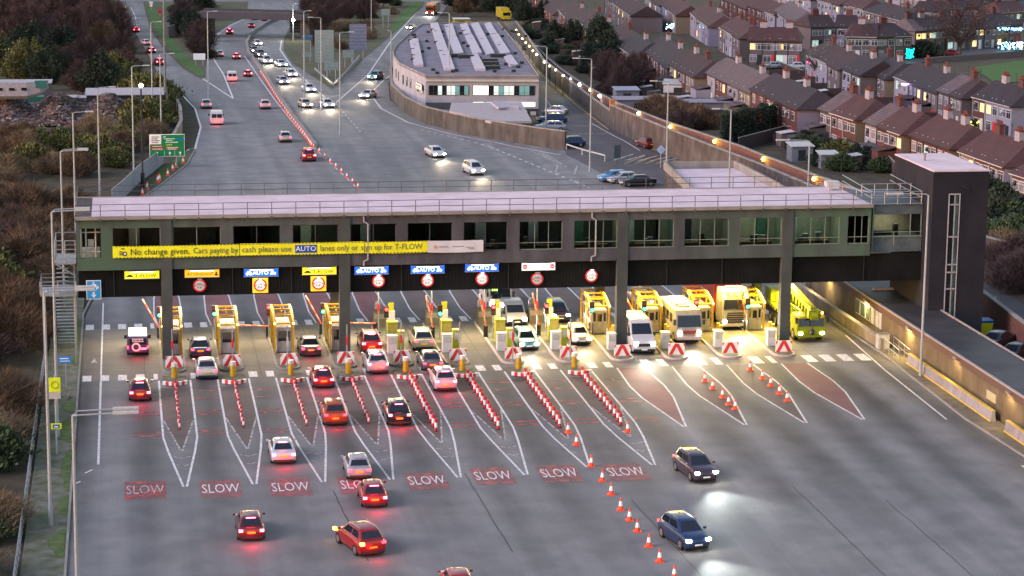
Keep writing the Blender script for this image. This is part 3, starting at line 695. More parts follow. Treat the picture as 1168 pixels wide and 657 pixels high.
def booth(x, y, label, lit=0):
    r = thing('toll_booth', label, 'toll booth', (x, y, .15), 0, 'yellow framed toll booths')
    L, W2 = 5.0, .80
    m = MB()
    for s in (-1, 1):
        m.box((s*W2, .1, 1.3), (.16, .2, 2.6)); m.box((s*W2, L-.1, 1.45), (.16, .2, 2.9)); m.box((s*W2, L*.5, 1.4), (.12, .14, 2.8))
        pts = []
        for k in range(7):
            t = k/6; pts.append((s*W2, .0+t*L, 2.5+.75*math.sin(min(1, t*1.5)*math.pi/2)-.12*t))
        for p, q in zip(pts, pts[1:]):
            c = [(a+b)/2 for a, b in zip(p, q)]; m.box(c, (.2, math.dist(p, q)+.05, .3), rx=math.atan2(q[2]-p[2], q[1]-p[1]))
        m.box((s*W2, 0.02, 2.35), (.2, .22, .35))
    for t in (.02, .3, .62, 1.0): m.box((0, t*L, 2.55+.75*math.sin(min(1, t*1.5)*math.pi/2)-.12*t), (2*W2-.22, .14, .14))
    m.box((0, L*.45, 3.03), (2*W2-.22, .08, .08)); m.box((0, L*.8, 3.0), (.1, L*.38, .08)); m.build('yellow_frame', M_BOOTHY, r)
    m = MB(); m.bx(-.66, .66, .3, L-.35, .0, 1.15); m.bx(-.66, .66, .3, L-.35, 1.95, 2.2)
    for (a, b) in ((-.66, -.58), (.58, .66)):
        for q in (.3, 1.4, 2.6, L-.43): m.bx(a, b, q, q+.08, 1.15, 1.95)
    m.build('cabin', M_GREYP, r)
    m = MB(); m.bx(-.60, .60, .36, L-.41, 1.15, 1.95); m.build('glazing', M_GLASSD if not lit else glow('booth_lit_glass', (1, .75, .4), .5, (.3, .25, .15)), r)
    m = MB(); (m.bx(-.35, .35, .26, .297, .08, 2.05, 0), m.bx(-.2, .2, .245, .257, 1.15, 1.85, 1)) if y > 8 else (m.bx(-.56, .56, .26, .297, .05, 2.15, 2), m.bx(-.5, .5, .245, .257, 1.0, 1.9, 1)); D_ = m.build('door', [mat('booth_door_cream', (.40, .36, .25), .5), M_GLASSD, mat('booth_panel_grey', (.30, .30, .29), .5)], r)
    m = MB(); m.cyl((.27, .24, 1.0), (.27, .24, 1.15), .025, n=5); m.build('handle', M_DARK, D_)
    for s in (-1, 1):
        m = MB(); m.ball((s*W2, -.1, 2.62), .09, n=6, k=4); m.build('marker_lamp', glow('marker_amber', (1, .6, .12), 3), r)
    m = MB(); m.bx(-.85, .85, .1, L, -.02, .05); m.build('base', M_DARK, r)
    return r
for i in range(12):
    x = LX(i); o = ORD[i]
    isl = thing('toll_island', f'raised kerbed concrete island, {o} from the left', 'traffic island', (x, 0, 0), 0, 'toll islands between the lanes')
    m = MB(); p = stad(0, .98, 0, 17.6); m.prism(p, -.02, .15); m.build('kerb_base', M_MOSSC, isl)
    m = MB(); a_ = stad(0, 1.04, -.06, 17.66); b_2 = stad(0, .86, .12, 17.4)
    n = len(a_)
    for k in range(n):
        k2 = (k+1) % n; m.add([(a_[k][0], a_[k][1], 0), (a_[k2][0], a_[k2][1], 0), (a_[k2][0], a_[k2][1], .17), (a_[k][0], a_[k][1], .17), (b_2[k][0], b_2[k][1], .17), (b_2[k2][0], b_2[k2][1], .17)], [(0, 1, 2, 3), (3, 2, 5, 4)])
    m.build('kerb_edge', M_KERB if i < 5 else mat('kerb_red_white', (.45, .30, .26), .7, col2=(.5, .46, .42), sc3=(1, 3, 1), scale=.7), isl)
    where = 'at the foot of the '+{0: 'leftmost', 3: 'second', 8: 'third', 11: 'rightmost'}[i]+' pillar' if i in (0, 3, 8, 11) else f'on the {o} island from the left'
    chevron_board(x+(.05 if i < 8 else 0), .95, f'red and white chevron board {where}')
    if i < 8:
        ns = thing('nose_island', f'small concrete nose in front of the {o} island from the left', 'traffic island', (x, -3, 0), 0, 'concrete noses in front of the islands')
        m = MB(); m.prism([(-.95, 1.6), (-1.0, 0), (-.85, -1.1), (0, -1.9), (.85, -1.1), (1.0, 0), (.95, 1.6)], -.02, .14); m.build('slab', M_MOSSC, ns)
        m = MB()
        for s in (-1, 1):
            for k in range(4): m.box((s*(.14+k*.24), -2.0+.14*k*1.1, .28), (.25, .16, .3), rz=s*.42, m=k % 2)
        m.build('low_barrier', [CHEV_R, M_REFL], ns)
        beacon(x, -2.2, f'yellow and white beacon bollard before the {o} island from the left')
    if i < 8: white_pole(x+(.1 if i % 2 else -.1), .3, 3.6, f'slim pale pole with a red box beside the chevron board, {o} from the left', red=i % 3 != 2)
    if i in (0, 1, 2, 3): booth(x, 6.0, f'yellow framed toll booth, {["behind the leftmost pillar", "second from the left", "third from the left", "half behind the second pillar"][i]}')
    if i in (8, 9, 10, 11): booth(x-.1, 10.2, f'yellow framed toll booth, {["left of the third pillar", "between the white van and the coach", "left of the white lorry", "behind the rightmost pillar"][i-8]}', lit=0)
    if i in (8, 9, 10, 11):
        cabinet(x-.3, 4.2, .7, .7, 1.4, M_WHT, f'white ticket machine on the {o} island', 'ticket_machine', M_GREYP)
        y__ = thing('bollard_pair', f'lime yellow bollards beside the booth on the {o} island', 'bollard', (x+.45, 6.2, .15), 0, GRP)
        for dy in (0, .9): m = MB(); m.cyl((0, dy, 0), (0, dy, 1.5), .17, n=8); m.build('bollard', M_BOOTHY, y__)
    if 4 <= i <= 7:
        cabinet(x+.05, 8.4, .85, .8, 2.0, M_LIME, f'tall lime yellow payment machine on the {o} island', 'payment_machine', mat('machine_face', (.55, .45, .1), .5))
        cabinet(x-.35, 5.0, .8, .7, 1.5, M_WHT, f'pale grey coin machine on the {o} island', 'coin_machine', M_GREYP)
        cabinet(x+.5, 5.6, .5, .6, 1.75, M_LIME, f'slim lime machine beside the grey one on the {o} island', 'ticket_machine', M_WHT)
        cabinet(x-.1, 16.2, 1.5, 1.1, 1.35, M_MOSSC, f'mossy concrete crash block at the back of the {o} island', 'crash_block', M_KERB)
        b = thing('rounded_bollard', f'white rounded bollard at the back of the {o} island', 'bollard', (x, 19.5, 0), 0, GRP)
        m = MB(); m.cyl((0, 0, 0), (0, 0, 1.5), .33, .33, 10); m.ball((0, 0, 1.5), .33, n=10, k=5); m.build('body', M_WHT, b, smooth=50)
        c = thing('screen_box', f'white lane screen with lamp on the {o} island', 'machine', (x+.35, 12.2, .15), 0, GRP)
        m = MB(); m.bx(-.35, .35, -.2, .2, .9, 2.2); m.cyl((0, 0, 0), (0, 0, .9), .08, n=6); m.build('case', M_WHT, c)
        m = MB(); m.bx(-.25, .25, -.22, -.205, 2.25, 3.0); m.build('yellow_plate', M_LIME, c)
    if i in (4, 5, 6, 7): white_pole(x-.75, 12.2, 4.0, f'orange and white height pole behind the machines of the {o} island', red=True)
    signal(x-.95 if i < 4 or i > 7 else x-.3, 12.0 if i < 4 else 9.9, ['green', 'green', 'red', 'green', 'red', 'green', 'red', 'red', 'green', 'green', 'red', 'green'][i], f'lane traffic signal on the {o} island from the left')
    if i in (0, 3, 9): barrier_arm(x-1.0, 13.2, -1, True, f'orange barrier arm swung up over the lane left of the {o} island', ang=R(62))
    elif i in (2, 4): barrier_arm(x-1.0, 12.8, -1, False, f'orange barrier arm lowered left of the {o} island')
    elif i in (5, 6, 7, 8, 10, 11): barrier_arm(x-.9, 10.5, -1, True, f'orange barrier arm raised upright beside the {o} island')
# delineator posts and cones
def cone_proto(nm, label, h=.78, cat='traffic cone'):
    r = thing(nm, label, cat)
    m = MB(); m.bx(-.22, .22, -.22, .22, 0, .06, 0); m.cyl((0, 0, .06), (0, 0, .28*h/.78), .16, .125, 8, 0); m.cyl((0, 0, .28*h/.78), (0, 0, .56*h/.78), .125, .075, 8, 1); m.cyl((0, 0, .56*h/.78), (0, 0, h), .075, .03, 8, 0)
    m.build('cone_body', [M_ORNG, M_REFL], r, smooth=40); return r
def post_proto():
    r = thing('delineator_post', 'red and white striped post in the line along the island centre', 'post')
    m = MB(); m.cyl((0, 0, 0), (0, 0, .06), .15, n=8, m=2); m.cyl((0, 0, .06), (0, 0, .3), .11, n=8, m=0); m.cyl((0, 0, .3), (0, 0, .68), .11, n=8, m=1); m.cyl((0, 0, .68), (0, 0, 1.0), .11, n=8, m=0)
    m.build('post_body', [M_REDS, M_REFL, M_BLK], r, smooth=40); return r
used_c = [None, None]
def place_cone(P, label, group, kind=0, s=1.0):
    if used_c[kind] is None: used_c[kind] = cone_proto('traffic_cone', label) if kind == 0 else post_proto(); o = used_c[kind]; o.location = P; o['label'] = label; o['group'] = group
    else: o = dup(used_c[kind], P, None, label, group)
    o.scale = (s, s, s); return o
for i in range(8):
    x = LX(i); n = 11 if i < 4 else 13; y1 = -18.6 if i < 4 else -21.5
    for k in range(n):
        y = -5.6+(y1+5.6)*k/(n-1)
        place_cone((x+.035*math.sin(k*1.9+i), y, 0), f'red and white striped post in the row before the {ORD[i]} island from the left', f'post row before the {ORD[i]} island', 1, 1.0 if i > 3 else .72)
for px, py, lb in [(804, 435.5, 'cone nearest the gates in the left row of five'), (813, 444, 'second cone of the left row of five'), (824, 454, 'middle cone of the left row of five'), (831, 462, 'fourth cone of the left row of five'), (838.5, 467, 'last cone of the left row of five'),
                   (855.6, 422.6, 'cone nearest the gates in the right row of five'), (869.5, 432.6, 'second cone of the right row of five'), (879, 440.5, 'middle cone of the right row of five'), (889, 449.8, 'fourth cone of the right row of five'), (897.7, 457.7, 'last cone of the right row of five'),
                   (648, 494, 'cone at the end of the seventh post row'), (716, 493, 'cone at the end of the eighth post row'), (657.6, 508, 'cone between the post row and the island tip'), (674.4, 532, 'cone at the tip of the seventh island outline'), (687, 549, 'cone between the two right SLOW patches'), (697, 564.5, 'cone just below the rightmost SLOW patch'),
                   (708, 582, 'fifth cone from the bottom of the diagonal line'), (718, 594, 'fourth cone from the bottom of the diagonal line'), (727, 606.6, 'cone left of the blue car'), (740, 623.7, 'white banded cone above the plain red one'), (752.4, 641, 'plain red cone near the bottom edge'), (769, 660, 'cone at the very bottom edge')]:
    place_cone(G(px, py), 'orange traffic cone with white band, '+lb, 'cones on the plaza', s=1.15)
for t in range(9):
    px, py = 358+t*6.3, 168+t*5.8; place_cone(G(px, py), 'small orange cone in the line curving down to the building roof', 'cones between the opposing lanes')
NB = [(299, 84), (306, 94), (313, 106), (321, 118), (330, 131), (340, 144), (350, 157), (357, 167)]
for k in range(34):
    t = k/33*(len(NB)-1); j = min(int(t), len(NB)-2); u = t-j; px = NB[j][0]+(NB[j+1][0]-NB[j][0])*u; py = NB[j][1]+(NB[j+1][1]-NB[j][1])*u
    place_cone(G(px-1.5, py), 'small orange cone in the long line beside the central barrier', 'cones along the central barrier', s=1.1)
for k, (px, py) in enumerate([(209, 187), (201, 191.5), (197, 195), (191.5, 201), (182, 206.5), (180, 208), (168, 216), (162.5, 223)]):
    place_cone(G(px, py), 'orange cone in the row beside the green direction sign', 'cones by the green direction sign', s=1.3)

# ================================================================== SIGNS ON THE BUILDING
def lane_sign(x, z, kind, label, w_=2.9, h=.62):
    r = thing('lane_sign', label, 'sign', (x, YF+.42, z), 0, 'illuminated lane signs under the building')
    bc = {'tflow': ((1, .80, .02), .17, (.6, .5, .02)), 'attendant': ((1, .42, .02), .2, (.6, .3, .02)), 'auto': ((.01, .12, .85), .26, (.01, .08, .5)), 'closed': ((1, .95, .95), .3, (.7, .7, .7))}[kind]
    m = MB(); m.bx(-w_/2, w_/2, -.12, .1, -h/2, h/2); m.build('light_box', glow('sign_'+kind, bc[0], bc[1], bc[2]), r)
    m = MB(); m.bx(-w_/2-.05, w_/2+.05, -.1, .12, -h/2-.06, -h/2-.003); m.bx(-w_/2-.05, w_/2+.05, -.1, .12, h/2+.003, h/2+.06); m.bx(-w_*.36, w_*.36, -.3, -.14, h/2-.02, h/2+.05); m.build('frame', M_STEEL, r)
    m = MB(); m.bx(-w_*.34, w_*.34, -.29, -.15, h/2-.06, h/2-.025); m.build('lamp_tube', glow('tube_white', (1, .97, .9), 1.3), r)
    dark = mat('sign_ink', (.02, .02, .02), .5); wt = glow('sign_white_lettering', (1, 1, 1), .35)
    if kind == 'auto':
        text('AUTO', .46, wt, r, (-.05, -.135, -.03), sx=1.05)
        m = MB(); m.bx(-1.3, -.78, -.14, -.123, -.14, -.0); m.bx(-1.18, -.9, -.14, -.123, .003, .13); m.cyl((-1.18, -.125, -.15), (-1.18, -.145, -.15), .07, n=8); m.cyl((-.9, -.125, -.15), (-.9, -.145, -.15), .07, n=8); m.build('car_symbol', wt, r)
        m = MB(); m.cyl((.95, -.125, .05), (.95, -.145, .05), .13, n=10); m.cyl((1.15, -.125, -.08), (1.15, -.145, -.08), .1, n=10); m.bx(.78, 1.0, -.14, -.123, -.18, -.08); m.build('coin_symbol', wt, r)
    elif kind == 'tflow':
        text('T-FLOW', .40, mat('sign_ink_black', (.008, .007, .004), .9, spec=0), r, (.3, -.14, -.08), sx=1.2)
        m = MB(); m.bx(-1.3, -.75, -.14, -.123, -.16, -.06); m.bx(-1.15, -.85, -.14, -.123, -.057, .03); m.build('car_symbol', dark, r)
    elif kind == 'attendant':
        text('ATTENDANT', .38, mat('sign_ink_brown', (.05, .015, .004), .9, spec=0), r, (-.15, -.135, -.05))
        m = MB(); m.cyl((1.2, -.125, .05), (1.2, -.145, .05), .08, n=8); m.bx(1.06, 1.34, -.14, -.123, -.2, -.04); m.build('person_symbol', dark, r)
    else:
        m = MB()
        for s in (-1, 1):
            m.cyl((s*1.2, -.125, 0), (s*1.2, -.145, 0), .22, n=12, m=0); m.bx(s*1.2-.14, s*1.2+.14, -.16, -.147, -.05, .05, 1)
        m.build('no_entry_symbol', [glow('red_lit', (1, .03, .03), .2), M_REFL], r)
    return r
def round_sign(x, z, label, board=False, lamp=(1, .9, .7), lit=1.0):
    r = thing('width_limit_sign', label, 'sign', (x, YF+.42, z), 0, 'round width limit signs under the building')
    if board: m = MB(); m.bx(-.66, .66, .02, .08, -.68, .62); m.build('backboard', glow('board_orange', (1, .45, .02), .22, (.8, .4, .02)), r)
    m = MB(); m.cyl((0, .02, 0), (0, -.03, 0), .56, n=24); m.build('red_ring', mat('ring_red', (.65, .02, .03), .4), r)
    m = MB(); m.cyl((0, -.031, 0), (0, -.05, 0), .43, n=24); m.build('face', glow('round_face' if lit else 'round_face_unlit', (1, .97, .9), .06*lit, (.6, .6, .58)), r)
    dk = mat('sign_ink', (.02, .02, .02), .5)
    text('2.0m', .26, dk, r, (0, -.06, .12)); text('6\'-6"', .24, dk, r, (0, -.06, -.16))
    m = MB()
    for s in (-1, 1): m.slab([Vector((s*.40, -.055, .08)), Vector((s*.40, -.055, -.08)), Vector((s*.28, -.055, 0))][::s], .008)
    m.build('arrows', dk, r)
    m = MB(); m.bx(-.2, .2, -.35, -.2, .56, .64); m.build('lamp_hood', M_STEEL, r)
    if lit:
        ld = bpy.data.lights.new('sign_lamp', 'POINT'); ld.energy = 2.2*lit; ld.color = lamp; ld.shadow_soft_size = .1
        lo = bpy.data.objects.new('sign_lamp', ld); COL.objects.link(lo); lo.parent = r; lo.location = (0, -.4, .5)
        m = MB(); m.ball((0, -.27, .53), .07, n=6, k=4); m.build('bulb', glow('bulb_white', (1, .95, .85), 5), r)
    return r
for (x, z, k, lb) in [(14.35, 7.43, 'tflow', 'yellow lit T-FLOW lane sign left of the leftmost pillar'), (19.41, 7.45, 'attendant', 'orange lit ATTENDANT lane sign right of the leftmost pillar'), (24.43, 7.42, 'auto', 'blue lit AUTO sign above the left orange board'), (29.41, 7.47, 'tflow', 'yellow lit T-FLOW sign above the right orange board'),
                      (33.91, 7.42, 'auto', 'blue lit AUTO sign just right of the second pillar'), (38.78, 7.4, 'auto', 'blue lit AUTO sign in the middle of the right three'), (43.53, 7.46, 'auto', 'rightmost blue lit AUTO sign'), (48.51, 7.47, 'closed', 'white lit closed lane sign with red no entry symbols')]: lane_sign(x, z, k, lb)
for (x, z, bd, lt, lb) in [(19.2, 6.38, 0, 0, 'unlit round width sign under the ATTENDANT sign'), (24.35, 6.31, 1, 1, 'round width sign on an orange board under the leftmost AUTO sign'), (29.33, 6.36, 1, 1, 'round width sign on an orange board under the T-FLOW sign'), (34.51, 6.44, 0, 1, 'round width sign just right of the second pillar'),
                           (38.78, 6.39, 0, .9, 'round width sign under the middle AUTO sign'), (43.54, 6.45, 0, 1, 'round width sign under the rightmost AUTO sign'), (48.41, 6.35, 0, 0, 'unlit round width sign under the white closed sign'), (53.23, 6.52, 0, 1, 'round width sign alone left of the third pillar')]: round_sign(x, z, lb, bd, (1, .8, .55) if x < 36 else (.85, 1, .95), lt)
r = thing('motorcycle_sign', 'blue rectangular motorcycle lane sign with a white arrow at the left end', 'sign', (10.29, YF+.42, 6.2))
m = MB(); m.bx(-.62, .62, 0, .06, -.82, .82); m.build('border', M_REFL, r)
m = MB(); m.bx(-.56, .56, -.012, -.003, -.76, .76); m.build('panel', glow('blue_panel', (.01, .22, .5), .03, (.02, .25, .55)), r)
m = MB()
for s in (-1, 1): m.cyl((s*.3, -.014, .22), (s*.3, -.03, .22), .14, n=10)
m.slab([Vector((-.36, -.02, .25)), Vector((.36, -.02, .25)), Vector((.15, -.02, .5)), Vector((-.2, -.02, .45))], .01); m.cyl((.0, -.014, .6), (.0, -.03, .6), .08, n=8)
m.build('motorcycle_symbol', M_REFL, r)
m = MB(); m.bx(-.08, .08, -.03, -.014, -.45, -.2); m.slab([Vector((-.24, -.02, -.42)), Vector((0, -.02, -.68)), Vector((.24, -.02, -.42))], .01); m.build('arrow', M_REFL, r)
text('ONLY', .2, M_REFL, r, (0, -.02, -.04))
# banner
bn = thing('banner', 'long yellow banner about cash and AUTO lanes stretched across the facade with a white end', 'banner', (11.95, YF-.14, 9.0))
M_BY = mat('banner_yellow', (.78, .80, .012), .6, var=.08, scale=.6); M_BW = mat('banner_white', (.55, .55, .60), .6, var=.08, scale=.6)
def bpanel(x0, x1, nm, m_, h=1.02, sag=.04, z0=0):
    m = MB(); n = max(4, int((x1-x0)/.6)); top = []; bot = []
    for k in range(n+1):
        t = k/n; x = x0+(x1-x0)*t; s = sag*math.sin(math.pi*t); w_ = .015*math.sin(x*3.1)
        top.append((x, w_, z0+h-s*.6)); bot.append((x, w_, z0-s*1.2))
    for k in range(n): m.slab([Vector(bot[k]), Vector(bot[k+1]), Vector(top[k+1]), Vector(top[k])], .02)
    return m.build(nm, m_, bn)
bpanel(0, 10.63, 'banner_panel', M_BY); bpanel(10.68, 21.28, 'banner_panel', M_BY, z0=.03); bpanel(21.33, 26.75, 'banner_panel', M_BY, z0=-.0); bpanel(26.76, 31.6, 'white_panel', M_BW, z0=-.02)
ink = mat('banner_ink', (.03, .03, .03), .6)
ink2 = mat('banner_ink_grey', (.13, .13, .08), .6)
def text_fit(body, size, m_, x0, x1, z, ext):
    o = text(body, size, m_, bn, (0, -.05, z), align='LEFT', ext=ext); xs = [v.co.x for v in o.data.vertices]; k = (x1-x0)/(max(xs)-min(xs))
    for v in o.data.vertices: v.co.x = (v.co.x-min(xs))*k
    o.location.x = x0
text_fit('No change given.', .74, ink, 1.5, 6.4, .48, .008); text_fit('Cars paying by', .72, ink2, 6.74, 10.5, .5, .006); text_fit('cash please use', .72, ink2, 10.85, 15.05, .52, .006)
text_fit('lanes only or', .72, ink2, 17.5, 20.75, .52, .006); text_fit('sign up for T-FLOW', .72, ink2, 21.0, 26.3, .52, .006)
m = MB(); m.bx(15.35, 17.2, -.055, -.035, .16, .84); m.build('blue_plate', mat('banner_blue', (.01, .08, .38), .5), bn); text('AUTO', .6, M_REFL, bn, (16.28, -.065, .5), sx=1.05, ext=.006)
m = MB(); m.cyl((1.0, -.035, .35), (1.0, -.05, .35), .2, n=12, m=0); m.bx(.7, 1.0, -.05, -.035, .75, .83, 0); m.cyl((1.02, -.052, .36), (1.02, -.06, .36), .1, n=8, m=1)
for k in range(3): m.bx(.55, .8, -.05, -.035, .25+k*.13, .33+k*.13, 2)
m.build('coin_symbol', [ink, M_REFL, ink2], bn)
m = MB()
for k in range(88):
    x = .2+k*.302
    if x < 26.6: m.slab([Vector((x, -.04, -.02)), Vector((x+.15, -.04, -.02)), Vector((x+.22, -.04, .05)), Vector((x+.07, -.04, .05))], .006); m.slab([Vector((x, -.04, .96)), Vector((x+.15, -.04, .96)), Vector((x+.22, -.04, 1.02)), Vector((x+.07, -.04, 1.02))], .006)
m.build('hazard_edging', ink, bn)
m = MB(); m.cyl((27.4, -.04, .45), (27.4, -.055, .45), .19, n=12, m=0); m.cyl((27.4, -.057, .47), (27.4, -.06, .47), .1, n=8, m=1)
m.bx(27.75, 28.5, -.05, -.035, .42, .5, 2); m.bx(28.9, 29.9, -.05, -.035, .44, .5, 2); m.bx(30.1, 30.75, -.05, -.035, .36, .42, 2); m.bx(30.3, 30.75, -.05, -.035, .22, .28, 2)
m.build('emblem', [mat('emblem_orange', (.7, .35, .1), .6), mat('emblem_blue', (.1, .35, .6), .6), mat('small_print', (.25, .25, .28), .6)], bn)
# left landing and stairs
st = thing('steel_stair', 'galvanised steel landing and stair at the left end of the toll building', 'stairs', (8, 6, 0))
m = MB()
for (x0, x1, y0, y1, z) in ((7.15, 8.85, 5.4, 9.5, 8.55), (5.9, 8.85, 4.0, 7.5, 6.1)):
    m.bx(x0, x1, y0, y1, z-.12, z)
m.build('landing', M_STEEL, st, world=True)
m = MB()
for (x0, x1, y0, y1, z) in ((7.15, 8.85, 5.4, 9.5, 8.55), (5.9, 8.85, 4.0, 7.5, 6.1)):
    for zz in (.4, .8, 1.15, 1.9 if z > 8 else 1.15):
        m.cyl((x0, y0, z+zz), (x1, y0, z+zz), .04, n=5); m.cyl((x0, y0, z+zz), (x0, y1, z+zz), .04, n=5); m.cyl((x1, y1, z+zz), (x0, y1, z+zz), .04, n=5)
    for x, y in ((x0, y0), (x1, y0), (x0, y1), ((x0+x1)/2, y0)): m.cyl((x, y, z), (x, y, z+(1.9 if z > 8 else 1.15)), .045, n=5)
m.build('railing', M_STEEL, st, world=True)
m = MB()
m.cyl((8.85, 5.4, 7.4), (7.2, 5.4, 8.45), .08, n=6); m.cyl((8.85, 9.2, 7.4), (7.2, 9.2, 8.45), .08, n=6)
for x, y, h in ((6.1, 4.3, 6), (8.7, 4.3, 6), (6.1, 7.3, 6), (8.7, 7.3, 8.5)): m.cyl((x, y, 0), (x, y, h), .08, n=6)
for k in range(18):
    t = k/17; m.bx(7.0, 8.5, 7.5+t*0-.0+t*4.5, 7.8+t*4.5, 6.1-6*t+.0, 6.16-6*t)
for k in range(9): t = k/8; m.bx(7.2, 8.2, 4.2+t*3, 4.5+t*3, 6.1+t*2.3, 6.15+t*2.3)
m.build('steps', M_STEEL, st, world=True)
# lights slung under the canopy
CAN = [(-1, 230, (1, .82, .58)), (0, 210, (1, .84, .62)), (1, 210, (1, .80, .54)), (2, 220, (1, .78, .50)), (3, 220, (1, .82, .58)), (4, 220, (1, .80, .50)), (5, 200, (1, .80, .50)), (6, 230, (1, .76, .42)), (7, 380, (1, .70, .28)), (8, 520, (1, .67, .17)), (9, 580, (1, .67, .16)), (10, 660, (1, .68, .16)), (11, 900, (1, .71, .17))]
cl = thing('canopy_lights', 'row of light fittings fixed under the toll canopy', 'light', (43, 10, 5.3))
for i, pw, c in CAN:
    x = LX(i)+2.4
    m = MB(); m.bx(x-.3, x+.3, 7.5, 12.5, 5.35, 5.47); m.build('fitting', glow('fitting_glow', (1, .85, .6), 1), cl, world=True)
    ld = bpy.data.lights.new('canopy_lamp', 'AREA'); ld.shape = 'RECTANGLE'; ld.size = 3.4; ld.size_y = 8; ld.energy = pw; ld.color = c
    lo = bpy.data.objects.new('canopy_lamp', ld); COL.objects.link(lo); lo.parent = cl; lo.location = Vector((x, 9.5, 5.3))-cl.location; lo.rotation_euler = (R(-24), 0, R(0))

# ================================================================== VEHICLES  (front towards +Y in local space)
TAIL = glow('tail_lamp_lit', (1, .02, .04), 2.5, (.5, .01, .01)); TAILO = mat('tail_lamp_off', (.35, .01, .01), .25)
BRAKE = glow('brake_lamp_lit', (1, .05, .10), 7, (.5, .01, .01))
HEAD = glow('head_lamp_lit', (1, .93, .78), 14, (.9, .9, .9)); HEADO = mat('head_lamp_off', (.55, .56, .58), .15)
AMB = glow('indicator_lit', (1, .45, .03), 4)
PAINT0 = paint('base', (.3, .3, .3))
KIND = dict(hatch=dict(L=4.1, W=1.77, H=1.48, bon=.92, belt=.96, roof=(-1.75, -1.35, .45, 1.15), boot=0),
            saloon=dict(L=4.65, W=1.82, H=1.44, bon=.88, belt=.94, roof=(-1.75, -1.05, .45, 1.25), boot=.97),
            suv=dict(L=4.5, W=1.88, H=1.68, bon=1.05, belt=1.1, roof=(-2.05, -1.65, .5, 1.2), boot=0),
            mpv=dict(L=4.5, W=1.82, H=1.70, bon=1.02, belt=1.05, roof=(-2.1, -1.8, .75, 1.6), boot=0),
            estate=dict(L=4.7, W=1.80, H=1.48, bon=.9, belt=.95, roof=(-2.1, -1.7, .45, 1.25), boot=0))
PROTO = {}
def vmesh(L, W, H, bon, belt, roof, boot, zb=.22):
    """body rings from tail to nose"""
    hb = boot or belt
    st = [(-L/2, .80, zb+.18, hb*.74), (-L/2+.06, .92, zb+.05, hb*.93), (-L/2+.25, .98, zb, hb), (roof[0]+.1 if boot == 0 else -1.6, 1.0, zb, belt if not boot else hb), (-.6, 1.0, zb, belt), (roof[3]-.15, 1.0, zb, belt-.01), (roof[3]+.15, .99, zb, bon+.02), (L/2-.55, .97, zb, bon-.04), (L/2-.18, .90, zb+.02, bon-.14), (L/2-.03, .78, zb+.08, bon-.28), (L/2, .66, zb+.16, bon-.40)]
    rings = []
    for y, ww, z0, z1 in st:
        w = W/2*ww; dz = z1-z0
        half = [(w*.80, z0), (w*.97, z0+.07), (w, z0+dz*.35), (w*1.0, z0+dz*.62), (w*.955, z0+dz*.88), (w*.88, z0+dz*.97), (w*.5, z1+.012)]
        rings.append([(x, y, z) for x, z in half]+[(-x, y, z) for x, z in reversed(half)])
    b = MB(); b.loft([r[::-1] for r in rings]); 
    r0, r1, r2, r3 = roof; wb = W/2*.90; wt = W/2*.70; zb2 = belt-.05
    def ring(ya, yb, w, z, c=.05): return [(-w+c, ya, z), (w-c, ya, z), (w, ya+c*2, z), (w, yb-c*3, z), (w-c*1.6, yb, z), (-w+c*1.6, yb, z), (-w, yb-c*3, z), (-w, ya+c*2, z)]
    cab = [ring(r0, r3, wb, zb2), ring(r1+.0, r2, wt, H-.07, .07), ring(r1+.14, r2-.22, wt-.13, H, .09)]
    b.loft(cab)
    def inset(q, u0, u1, v0, v1, off):
        q = [Vector(p) for p in q]; f_ = lambda u, v: (q[0]*(1-u)+q[1]*u)*(1-v)+(q[3]*(1-u)+q[2]*u)*v
        r = [f_(u0, v0), f_(u1, v0), f_(u1, v1), f_(u0, v1)]; n = (r[1]-r[0]).cross(r[3]-r[0]).normalized(); return [p+n*off for p in r]
    A, B = cab[0], cab[1]
    rear = (A[0], A[1], B[1], B[0]); front = (A[5], A[4], B[4], B[5])[::1]; front = (A[4], A[5], B[5], B[4]); right = (A[2], A[3], B[3], B[2]); left = (A[6], A[7], B[7], B[6])
    return b, rear, front, right, left, inset
